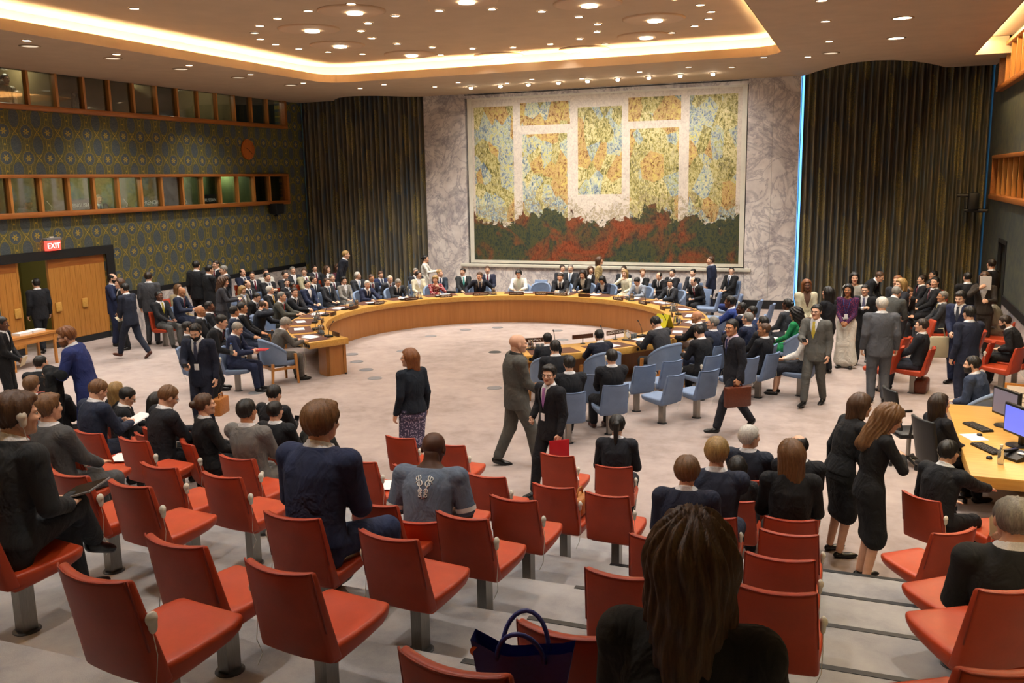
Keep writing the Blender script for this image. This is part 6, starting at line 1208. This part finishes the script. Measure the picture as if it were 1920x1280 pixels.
for i, an in enumerate(PADA):
    d = math.degrees(an); x, y, z = polar(d+2.0, RI+.27)
    o = thing('microphone', 'black gooseneck microphone on a console before a desk pad', 'microphone', (x, y, z), an-PI/2+PI, 'table microphones'); inst('console', mic_me[2], o); inst('gooseneck', mic_me[0], o, (0, 0, .03)); inst('capsule', mic_me[1], o, (0, 0, .03))
    for k in range(1+(i*7) % 3):
        x, y, z = polar(d+random.uniform(-2.4, 1.5), RI+random.uniform(.48, .66), ZT+.007+.004*k)
        tag(inst('paper', sheet, None, (x, y, z), (0, 0, an+random.uniform(-.4, .4))), 'white sheet of paper lying on the curved table', 'paper', 'sheets of paper on the table')
    if i % 2 == 0:
        x, y, z = polar(d-4.6, RI+.28); o = thing('water_pitcher', 'steel-lidded glass water pitcher on the curved table', 'pitcher', (x, y, z), an, 'water pitchers on the table')
        MB().lathe([(.055, 0), (.06, .01), (.055, .10), (.045, .16), (.05, .19)], 16, cap=False).build('jug', 'glass_clear' if i % 4 else 'steel_bright', o, smooth=True); MB().tube([(.05, 0, .16), (.10, 0, .15), (.105, 0, .07), (.055, 0, .04)], .007, 6).build('handle', 'steel_bright', o, smooth=True); MB().lathe([(.10, 0), (.10, .008), (0, .008)], 18, (0, 0, -.0), cap=False).build('coaster', 'dark_trim', o)
        for dd in (3.0, 1.9):
            x, y, z = polar(d-4.6+dd, RI+.30); o = tag(MB().lathe([(.028, 0), (.034, .004), (.036, .10), (.033, .10), (.030, .01), (0, .01)], 14, cap=False).build('water_glass', 'glass_clear', smooth=True), 'empty drinking glass beside a pitcher on the curved table', 'glass', 'drinking glasses on the table'); o.location = (x, y, z)
x, y, z = polar(-9, RI+.30); fo = thing('yellow_folder', 'bright yellow folder standing open on the table', 'folder', (x, y, z), R(60)); 
for sg in (-1, 1): MB().add([(sg*.01, 0, .30), (sg*.01, .34, .30), (sg*.14, .34, 0), (sg*.14, 0, 0), (sg*.016, 0, .30), (sg*.016, .34, .30), (sg*.146, .34, 0), (sg*.146, 0, 0)], [(0, 1, 2, 3), (4, 5, 6, 7), (0, 1, 5, 4), (2, 3, 7, 6), (0, 3, 7, 4), (1, 2, 6, 5)]).build('cover', 'folder_yellow', fo)
MB().box((-.085, .17, .16), (.004, .10, .10), M4=Matrix.Rotation(0, 4, 'Y')).build('label_patch', 'paper', fo)
# numerals painted on the table end
t = inst('numeral', text_mesh('98', .13), tb, (RO*math.cos(TA1-.045)+.002*math.cos(TA1), RO*math.sin(TA1-.045), ZT-.065), (PI/2, 0, TA1-.045+PI/2)); t.data.materials.append(M['black_plastic']); t.location = ((RO+.003)*math.cos(TA1-.045), (RO+.003)*math.sin(TA1-.045), ZT-.065)
cd = tag(MB().tube([(0, 0, .0), (.02, 0, -.3), (0, .02, -.6), (.05, .04, -.72), (-.04, .05, -.60), (.02, .03, -.74)], .006, 5).build('earphone_cord', 'white_plastic', smooth=True), 'white earphone cord dangling from the end of the table', 'cord'); cd.location = polar(math.degrees(TA1)-2.5, RO+.02, ZT-.05)
# ------------------------------------------------------------------ staff desk on the right
dk_ = thing('staff_desk', 'light wooden staff desk carrying two computer monitors', 'desk', (1.9, 12.0, 0))
MB().bx(-.72, .95, -1.62, 1.65, .62, .75).build('desk_top', 'table_top', dk_, bevel=.01); MB().bx(.2, .95, -1.55, -1.5, 0, .62).build('end_panel', 'grey_plastic', dk_); MB().bx(.88, .93, -1.55, 1.6, 0, .62).build('modesty_panel', 'table_panel', dk_); MB().bx(-.4, .9, 1.55, 1.6, 0, .62).build('end_panel', 'table_panel', dk_)
def monitor(x, y, face, mat, label):
    o = thing('monitor', label, 'monitor', (x, y, .75), R(face)); MB().box((0, 0, .30), (.50, .05, .36)).build('housing', 'black_plastic', o, bevel=.012); MB().box((0, -.027, .30), (.45, .004, .30)).build('screen', mat, o); MB().box((0, .04, .10), (.05, .04, .2)).build('neck', 'black_plastic', o); MB().lathe([(.13, 0), (.13, .012), (0, .018)], 20, cap=False).build('base', 'black_plastic', o)
monitor(1.78, 12.62, -62, 'screen_grey', 'desk monitor with a dull grey screen'); monitor(1.80, 11.72, -62, 'screen_blue', 'desk monitor with a lit blue screen')
for i, (x, y) in enumerate(((1.45, 12.42), (1.45, 11.45))):
    o = thing('keyboard', 'black keyboard on the desk ' + ('before the grey monitor' if i == 0 else 'before the blue monitor'), 'keyboard', (x, y, .75), R(-62)); MB().box((0, 0, .012), (.42, .15, .024)).build('case', 'black_plastic', o, bevel=.005)
    for r_ in range(4):
        for c_ in range(13): MB().box((-.19+c_*.0315, -.05+r_*.034, .027), (.026, .027, .008)).build('key', 'dark_trim', o)
    o = thing('mouse', 'black computer mouse ' + ('under nobody\'s hand near the grey monitor' if i == 0 else 'near the edge of the desk and a water bottle'), 'mouse', (x-.02, y-.38, .75), R(-40)); MB().lathe([(.03, 0), (.034, .012), (.026, .03), (0, .036)], 14, cap=False).build('shell', 'black_plastic', o, smooth=True)
o = thing('water_bottle', 'clear plastic water bottle on the staff desk', 'bottle', (1.52, 10.9, .75)); MB().lathe([(.03, 0), (.034, .02), (.033, .14), (.014, .18), (.014, .20)], 16, cap=False).build('bottle_body', 'glass_clear', o, smooth=True); MB().lathe([(.016, .195), (.016, .222), (0, .222)], 14, cap=False).build('cap', 'white_plastic', o)
o = thing('desk_phone', 'black office telephone beside the blue monitor', 'telephone', (1.7, 11.15, .75), R(-50)); MB().add([(-.11, -.1, 0), (.11, -.1, 0), (.11, .1, 0), (-.11, .1, 0), (-.11, -.1, .03), (.11, -.1, .03), (.11, .1, .09), (-.11, .1, .09)], [(0, 1, 2, 3), (4, 5, 6, 7), (0, 1, 5, 4), (2, 3, 7, 6), (0, 3, 7, 4), (1, 2, 6, 5)]).build('base_unit', 'black_plastic', o); MB().box((-.07, 0, .085), (.05, .19, .035)).build('handset', 'black_plastic', o, bevel=.01); MB().box((.05, .03, .075), (.08, .05, .01)).build('display', 'paper', o)
for k, (x, y, a_) in enumerate(((1.36, 11.95, .4), (2.15, 12.1, .1), (2.3, 12.6, 1.0))): tag(inst('desk_paper', sheet, None, (x, y, .751), (0, 0, a_)), ('loose white sheets half over the desk edge', 'white papers behind the blue monitor', 'white papers at the far side of the desk')[k], 'paper')
o = thing('document_frame', 'framed white floor plan leaning at the back of the desk', 'picture', (2.05, 13.35, .75), R(-15)); MB().box((0, 0, .20), (.42, .02, .40)).build('frame', 'oak', o); MB().box((0, -.012, .20), (.36, .006, .34)).build('sheet', 'paper', o)
for k in range(4): MB().box((0, -.016, .10+.06*k), (.22, .002, .006)).build('line', 'black_plastic', o)
MB().box((-.11, -.016, .19), (.006, .002, .22)).build('line', 'black_plastic', o); MB().box((.11, -.016, .19), (.006, .002, .22)).build('line', 'black_plastic', o)
def office_chair(x, y, a_, label):
    o = thing('office_chair', label, 'chair', (x, y, 0), R(a_)); MB().box((0, 0, .45), (.48, .46, .07)).build('seat', 'black_plastic', o, bevel=.03)
    me = slab(lambda u, v, b: (u*.22, -.22-.10*v+.05*u*u-(.05 if b else 0), .52+.55*v), 7, 5, 0, 'backrest', 'dark_trim', .02); inst('backrest', me, o); MB().tube([(0, 0, .1), (0, 0, .43)], .03, 10).build('gas_post', 'steel', o)
    for k in range(5): aa = k*2*PI/5; MB().tube([(0, 0, .10), (.28*math.cos(aa), .28*math.sin(aa), .06)], [.03, .018], 6).build('foot', 'black_plastic', o); MB().lathe([(.0, 0), (.028, .0), (.028, .05), (0, .05)], 8, (.28*math.cos(aa), .28*math.sin(aa), 0), cap=False).build('castor', 'black_plastic', o)
    for sg in (-1, 1): MB().tube([(sg*.25, -.1, .45), (sg*.28, -.08, .66), (sg*.28, .14, .67)], .02, 6).build('armrest', 'black_plastic', o, smooth=True)
for x, y, z, f, pose, look, label, s, q, seat in PEOPLE:
    if seat == 'office': office_chair(x, y, f, 'black office chair under the long-haired woman at the desk')
office_chair(.70, 13.1, -70, 'empty tall black office chair behind the staff desk')
mb = thing('waste_bin', 'dark blue waste bin under the staff desk', 'bin', (2.0, 10.75, 0)); MB().lathe([(.13, 0), (.17, .32), (.16, .32), (.12, .01), (0, .01)], 18, cap=False).build('shell', 'tote_blue', mb, smooth=True)
# little table beside the doors
o = thing('door_table', 'small oak table with papers beside the entrance doors', 'table', (-17.3, 14.6, 0)); MB().bx(-.3, .3, -.6, .6, .70, .75).build('table_top', 'oak_h', o)
for sx in (-1, 1):
    for sy in (-1, 1): MB().box((sx*.26, sy*.55, .35), (.05, .05, .70)).build('leg', 'oak', o)
MB().box((-.26, 0, .62), (.03, 1.1, .14)).build('apron', 'oak_h', o); MB().box((.26, 0, .62), (.03, 1.1, .14)).build('apron', 'oak_h', o)
for k, (x, y) in enumerate(((-17.3, 14.9), (-17.25, 14.5))): tag(MB().box((0, 0, .025), (.24, .32, .05)).build('paper_stack', 'paper'), ('taller stack of white papers on the door table', 'lower stack of white papers on the door table')[k], 'papers').location = (x, y, .75-.015*k*0)
# ------------------------------------------------------------------ things people carry, wear or left on seats
def where(lbl):
    for x, y, z, f, pose, look, label, s, q, seat in PEOPLE:
        if lbl in label: return x, y, z, f, pose, s
    raise KeyError(lbl)
def hand_at(lbl, k, along=.09):
    x, y, z, f, pose, s = where(lbl); J = pose_of(tuple(sorted(pose.items()))); W, d = J['arm'+k][2], J['arm'+k][3]
    return Matrix.Translation((x, y, z)) @ Matrix.Rotation(R(f), 4, 'Z') @ Matrix.Scale(s, 4) @ Vector(W+d*along), R(f), d
def local_pt(lbl, p):
    x, y, z, f, pose, s = where(lbl); return Matrix.Translation((x, y, z)) @ Matrix.Rotation(R(f), 4, 'Z') @ Matrix.Scale(s, 4) @ Vector(p), R(f)
def phone(lbl, k, label, tilt=.9):
    p, f, d = hand_at(lbl, k, .10); o = thing('phone', label, 'phone', p+Vector((0, 0, .02)), f); b = MB().box((0, 0, 0), (.075, .15, .009)).build('case', 'black_plastic', o, bevel=.003); b.rotation_euler.x = tilt; g = MB().box((0, 0, .0055), (.068, .14, .002)).build('screen', 'phone_glass', b)
def sheets(lbl, k, label, mat='paper', size=(.21, .29), tilt=.7, dx=0, cat='paper'):
    p, f, d = hand_at(lbl, k, .11); o = thing('held_paper', label, cat, p+Vector((0, 0, .02)), f); b = MB().box((dx, 0, 0), (size[0], size[1], .004)).build('sheet', mat, o); b.rotation_euler.x = tilt
    b2 = MB().box((dx+.01, .01, -.005), (size[0], size[1], .004)).build('under_sheet', mat, o); b2.rotation_euler.x = tilt
def briefcase(lbl, k, mat, label, w=.42, h=.31):
    p, f, d = hand_at(lbl, k, .07); o = thing('briefcase', label, 'briefcase', p, f+PI/2); MB().box((0, 0, -h/2-.05), (w, .11, h)).build('case', mat, o, bevel=.02); MB().box((0, -.06, -.14), (w*.96, .012, .17)).build('flap', mat, o, bevel=.005); MB().tube([(-.07, 0, -.05), (-.06, 0, -.005), (.06, 0, -.005), (.07, 0, -.05)], .010, 6).build('handle', mat, o, smooth=True)
    for sg in (-1, 1): MB().box((sg*.11, -.068, -.20), (.03, .006, .04)).build('buckle', 'brass', o)
phone('standing with a phone in hand', 'r', 'dark phone in the hand of the bearded man with lanyard'); phone('yellow tie walking', 'r', 'blue-lit phone in the hand of the man in grey suit'); phone('holding up a phone in the first', 'r', 'phone with lit screen held in the first red row', 1.2); phone('red-bearded man', 'r', 'white-edged phone in the outstretched hand of the red-bearded man', .5); phone('looking at her phone', 'r', 'light blue phone held by the long-haired woman in a blue seat', .6)
sheets('man in navy suit holding a white paper', 'r', 'white paper held by the man in navy in the red seats', tilt=.3); sheets('reading white papers in a seat', 'r', 'white papers read by the bald man in navy'); sheets('holding a blue paper', 'r', 'blue paper held by the curly-haired woman in grey', 'blue_sheet', (.16, .22)); sheets('white sheet of paper', 'r', 'white sheet held by the grey-haired man standing', tilt=1.2); sheets('holding a blue sheet', 'r', 'blue sheet on the lap of the blonde woman', 'blue_sheet', (.15, .2), .2); sheets('green dress', 'r', 'open white notebook on the lap of the woman in green', tilt=.1); sheets('striding with papers', 'l', 'patterned papers carried by the striding person', 'canvas_sand', (.2, .14)); sheets('before her face', 'r', 'white paper held up by the woman at the side door', tilt=1.4); sheets('holding an envelope', 'r', 'cream envelope held by the man beside the door table', 'beige_rug', (.24, .17), 1.2); sheets('note beside his ear', 'r', 'folded yellow note beside the large man\'s ear', 'beige_rug', (.07, .11), 1.3)
p, f, d = hand_at('carrying a red folder', 'l', .08); o = thing('red_folder', 'glossy red folder in the hand of the man with pink tie', 'folder', p, f+1.2); MB().box((0, .02, -.16), (.26, .014, .34)).build('cover', 'folder_red', o, bevel=.003); MB().box((0, .008, -.16), (.25, .006, .33)).build('inner_sheets', 'paper', o); sheets('looking at cards', 'l', 'red folder on the lap of the grey-haired man in navy', 'folder_red', (.24, .30), .0, cat='folder'); sheets('long light brown hair looking', 'l', 'yellow envelope held by the woman in black dress', 'folder_yellow', (.24, .33), 1.5, cat='envelope')
briefcase('striding with a brown leather', 'l', 'leather_brown', 'brown leather briefcase in the striding man\'s hand'); briefcase('carrying a black briefcase', 'l', 'leather_black', 'black soft briefcase in the hand of the man with glasses'); briefcase('carrying bags', 'l', 'leather_black', 'large black bag in the young man\'s hand', .46, .36)
p, f = local_pt('standing with a phone in hand', (-.30, .05, .62)); o = thing('satchel', 'tan leather satchel hanging beside the bearded man with lanyard', 'bag', p, f+PI/2); MB().box((0, 0, -.15), (.36, .12, .27)).build('case', 'leather_tan', o, bevel=.02); MB().box((0, -.065, -.09), (.34, .012, .15)).build('flap', 'leather_tan', o); MB().tube([(-.07, 0, -.02), (-.06, 0, .05), (.06, 0, .05), (.07, 0, -.02)], .010, 6).build('handle', 'leather_tan', o, smooth=True)
# coat folded over the red-bearded man's arm
J = pose_of(tuple(sorted(where('red-bearded man')[4].items()))); E_, W = J['arml'][1], J['arml'][2]
def coat_fn(p):
    m_ = (E_*.45+W*.55); d = rc(p, E_+v3(0, 0, .02), W+v3(0, 0, .03), .075, .07)
    for k, (dx, L_) in enumerate(((-.05, .55), (.0, .62), (.06, .50))): d = smin(d, rc(p, m_+v3(dx, .03-.02*k, 0), m_+v3(dx*1.6, .04, -L_), .065, .075), .03)
    return d+.010*np.sin(p[:, 0]*60+np.sin(p[:, 2]*9)*2)*.8
a = Acc(); a.add(*nets(coat_fn, *bounds(E_, W, W-v3(0, 0, .62), pad=.22), .016)); me = a.mesh('coat'); x, y, z, f, _, s = where('red-bearded man')
o = inst('coat', me, None, (x, y, z), (0, 0, R(f)), cloth('15171a')); o.scale = (s, s, s); tag(o, 'black coat folded over the red-bearded man\'s arm', 'coat')
# tablet and earpiece of the man at the end of the row
p, f = local_pt('with a tablet on his knee', (.02, .40, .70)); o = thing('tablet', 'grey tablet lying on the knee of the man with the earpiece', 'tablet', p, f); b = MB().box((0, 0, 0), (.28, .20, .012)).build('body_shell', 'grey_plastic', o, bevel=.003); b.rotation_euler = (.15, -.3, .2); MB().box((0, 0, .007), (.26, .18, .002)).build('screen', 'phone_glass', b)
def earpiece(lbl, sg, label):
    x, y, z, f, pose, s = where(lbl); J = pose_of(tuple(sorted(pose.items()))); q_ = J['H']+J['HR'] @ v3(sg*.092, -.008, -.012); p = Matrix.Translation((x, y, z)) @ Matrix.Rotation(R(f), 4, 'Z') @ Matrix.Scale(s, 4) @ Vector(q_)
    o = thing('earpiece', label, 'earpiece', p, R(f)+0.0); inst('shell', EAR, o).scale = (1.1, 1.15, 1.0); MB().tube([(0, .0, -.04), (sg*.01, .02, -.16), (0, .06, -.3)], .0025, 4).build('cord', 'white_plastic', o)
earpiece('man with a white earpiece', 1, 'white earpiece worn by the man with the tablet'); earpiece('man with an earpiece in dark suit', -1, 'white earpiece worn by the man reaching for a mouse'); earpiece('with an earpiece and brown shoes', -1, 'white earpiece worn by the man with brown shoes')
# embroidered crest on the back of the short-sleeved shirt, pale sleeve bands
x, y, z, f, pose, s = where('white embroidery'); J = pose_of(tuple(sorted(pose.items()))); simple('thread_white', 'D8D8D4', .8)
def back_pt(t, u): 
    A, B = np.interp(t, TT, TM[0])+.013, np.interp(t, TT, TM[1])+.013; v = -B*math.sqrt(max(.05, 1-(u/A)**2))-.015*math.sin(max(0, min(1, t))*PI); return J['P']+J['up']*t*J['L']+J['s']*u+J['f']*(v-.002)
mb = MB()
for sg in (-1, 1):
    for cx, cy, r0, a0, n_ in ((.030, .80, .026, 0, 2.2), (.045, .87, .022, 2, 2.0), (.018, .71, .018, 4, 2.0), (.022, .64, .012, 1, 1.8)): mb.tube([back_pt(cy+r0*2.0*(1-.6*q/14)*math.sin(a0+n_*PI*q/14)*1.0, sg*(cx+r0*(1-.6*q/14)*math.cos(a0+n_*PI*q/14))) for q in range(15)], .0042, 5)
    mb.tube([back_pt(.90-.30*q/6, sg*(.045-.04*q/6)) for q in range(7)], .0042, 5)
em = mb.build('embroidery', 'thread_white', smooth=True)
for ob in bpy.data.objects:
    if ob.get('label', '').startswith('bald man in grey-blue short-sleeved'): em.parent = ob; shirt_man = ob
for k in 'lr':
    S, E2 = J['arm'+k][0], J['arm'+k][1]; d_ = E2-S; MB().tube([tuple(S+d_*.78), tuple(S+d_*.90)], [.073, .071], 14, cap=False).build('sleeve_band', 'thread_white', shirt_man, smooth=True)
# bags and papers left on seats
def seat_near(px):
    return min(SEATS, key=lambda s_: (s_[0]-px[0])**2+(s_[1]-px[1])**2)
def on_seat(xy, z=.475):
    s_ = seat_near(xy); a_ = R(s_[3]); return Vector((s_[0]-.05*math.sin(a_), s_[1]+.05*math.cos(a_), s_[2]+z)), a_
p, a_ = on_seat((-1.25, 2.6)); p = p+Vector((.02, .10, 0)); o = thing('tote_bag', 'navy leather tote bag slumped on a red seat', 'bag', p, a_+.3); o.scale = (.86, .9, .86)
def bagfn(u, v, b): return (u*(.17+.05*v), (.07 if not b else -.07)*(1-.35*v)+.015*math.sin(u*5), .0+.27*v-.05*(1-u*u)*v)
MB().grid([[bagfn(u, v, 0) for u in np.linspace(-1, 1, 9)] for v in np.linspace(0, 1, 5)]).grid([[bagfn(u, v, 1) for u in np.linspace(1, -1, 9)] for v in np.linspace(0, 1, 5)]).grid([[bagfn(-1, v, 0) for v in np.linspace(0, 1, 5)], [bagfn(-1, v, 1) for v in np.linspace(0, 1, 5)]]).grid([[bagfn(1, v, 0) for v in np.linspace(0, 1, 5)], [bagfn(1, v, 1) for v in np.linspace(0, 1, 5)]]).grid([[bagfn(u, 0, 0) for u in np.linspace(-1, 1, 9)], [bagfn(u, 0, 1) for u in np.linspace(-1, 1, 9)]]).build('shell', 'tote_blue', o, smooth=True)
for sg in (-1, 1): MB().tube([(-.10*math.cos(t_), sg*(.05+.05*math.sin(t_)), .20+.15*math.sin(t_)) for t_ in np.linspace(0, PI, 13)], .010, 8).build('handle', 'tote_blue', o, smooth=True)
MB().lathe([(.022, 0), (.022, .006), (0, .006)], 16, cap=False, M4=Matrix.Translation((-.2, -.03, .22)) @ Matrix.Rotation(PI/2, 4, 'X')).build('clasp_disc', 'brass', o)
p, a_ = on_seat((-2.6, 7.8)); o = thing('handbag', 'tan leather handbag on a red seat behind the first row', 'bag', p+Vector((.12, 0, 0)), a_); MB().box((0, 0, .09), (.14, .26, .18)).build('body_bag', 'leather_tan', o, bevel=.04, segs=3); MB().tube([(0, -.08, .17), (0, -.05, .25), (0, .05, .25), (0, .08, .17)], .009, 6).build('handle', 'leather_tan', o, smooth=True); MB().box((.072, 0, .12), (.006, .05, .04)).build('flap_lock', 'brass', o)
p, f = local_pt('sitting sideways in a red seat', (.15, -.15, .0)); o = thing('travel_bag', 'brown leather bag on the floor under a red side seat', 'bag', p, f); MB().box((0, 0, .13), (.42, .22, .26)).build('body_bag', 'leather_brown', o, bevel=.05, segs=3); MB().tube([(-.08, 0, .25), (-.06, 0, .33), (.06, 0, .33), (.08, 0, .25)], .010, 6).build('handle', 'leather_brown', o, smooth=True)
p, f = local_pt('carrying bags', (.25, .22, .95)); o = thing('canvas_bag', 'sand-coloured canvas bag hanging from the young man\'s arm', 'bag', p, f+.8); MB().box((0, 0, -.25), (.34, .10, .40)).build('sack', 'canvas_sand', o, bevel=.03); MB().tube([(-.1, 0, -.06), (-.06, 0, .1), (.06, 0, .1), (.1, 0, -.06)], .012, 6).build('strap', 'canvas_sand', o, smooth=True)
p, f = local_pt('with a tan bag', (.05, .30, .66)); o = thing('shoulder_bag', 'tan shoulder bag on the lap of the woman near the curtain', 'bag', p, f); MB().box((0, 0, .08), (.34, .14, .24)).build('body_bag', 'leather_tan', o, bevel=.04); MB().tube([(-.12, 0, .18), (-.1, 0, .3), (.1, 0, .3), (.12, 0, .18)], .010, 6).build('strap', 'leather_tan', o, smooth=True)
p, f = local_pt('leaning over a seat with a bottle', (.10, .42, .98)); o = thing('small_bottle', 'small clear bottle in the hand of the leaning man', 'bottle', p, f); MB().lathe([(.03, 0), (.03, .13), (.012, .17), (.012, .19)], 12, cap=False).build('bottle_body', 'glass_clear', o, smooth=True); MB().lathe([(.014, .185), (.014, .205), (0, .205)], 10, cap=False).build('cap', 'blue_sheet', o)
for xy, lab in (((-8.3, 6.7), 'white paper left on a red seat in the second row'), ((-5.0, 7.7), 'white sheet left on a red seat beside the bald man in grey-blue'), ((-3.1, 9.8), 'white leaflet on an empty red seat in the first row'), ((-8.4, 7.9), 'white paper left on a red seat beside the man in navy')):
    p, a_ = on_seat(xy, .468); tag(inst('seat_paper', sheet, None, p+Vector((0, .02, 0)), (0, 0, a_+.5)), lab, 'paper')
for i, (x, y, z, f, c) in enumerate([s_ for s_ in SEATS if s_[4] == 'red' and s_[0] > 1.2 and s_[2] < .1][:6]): pass
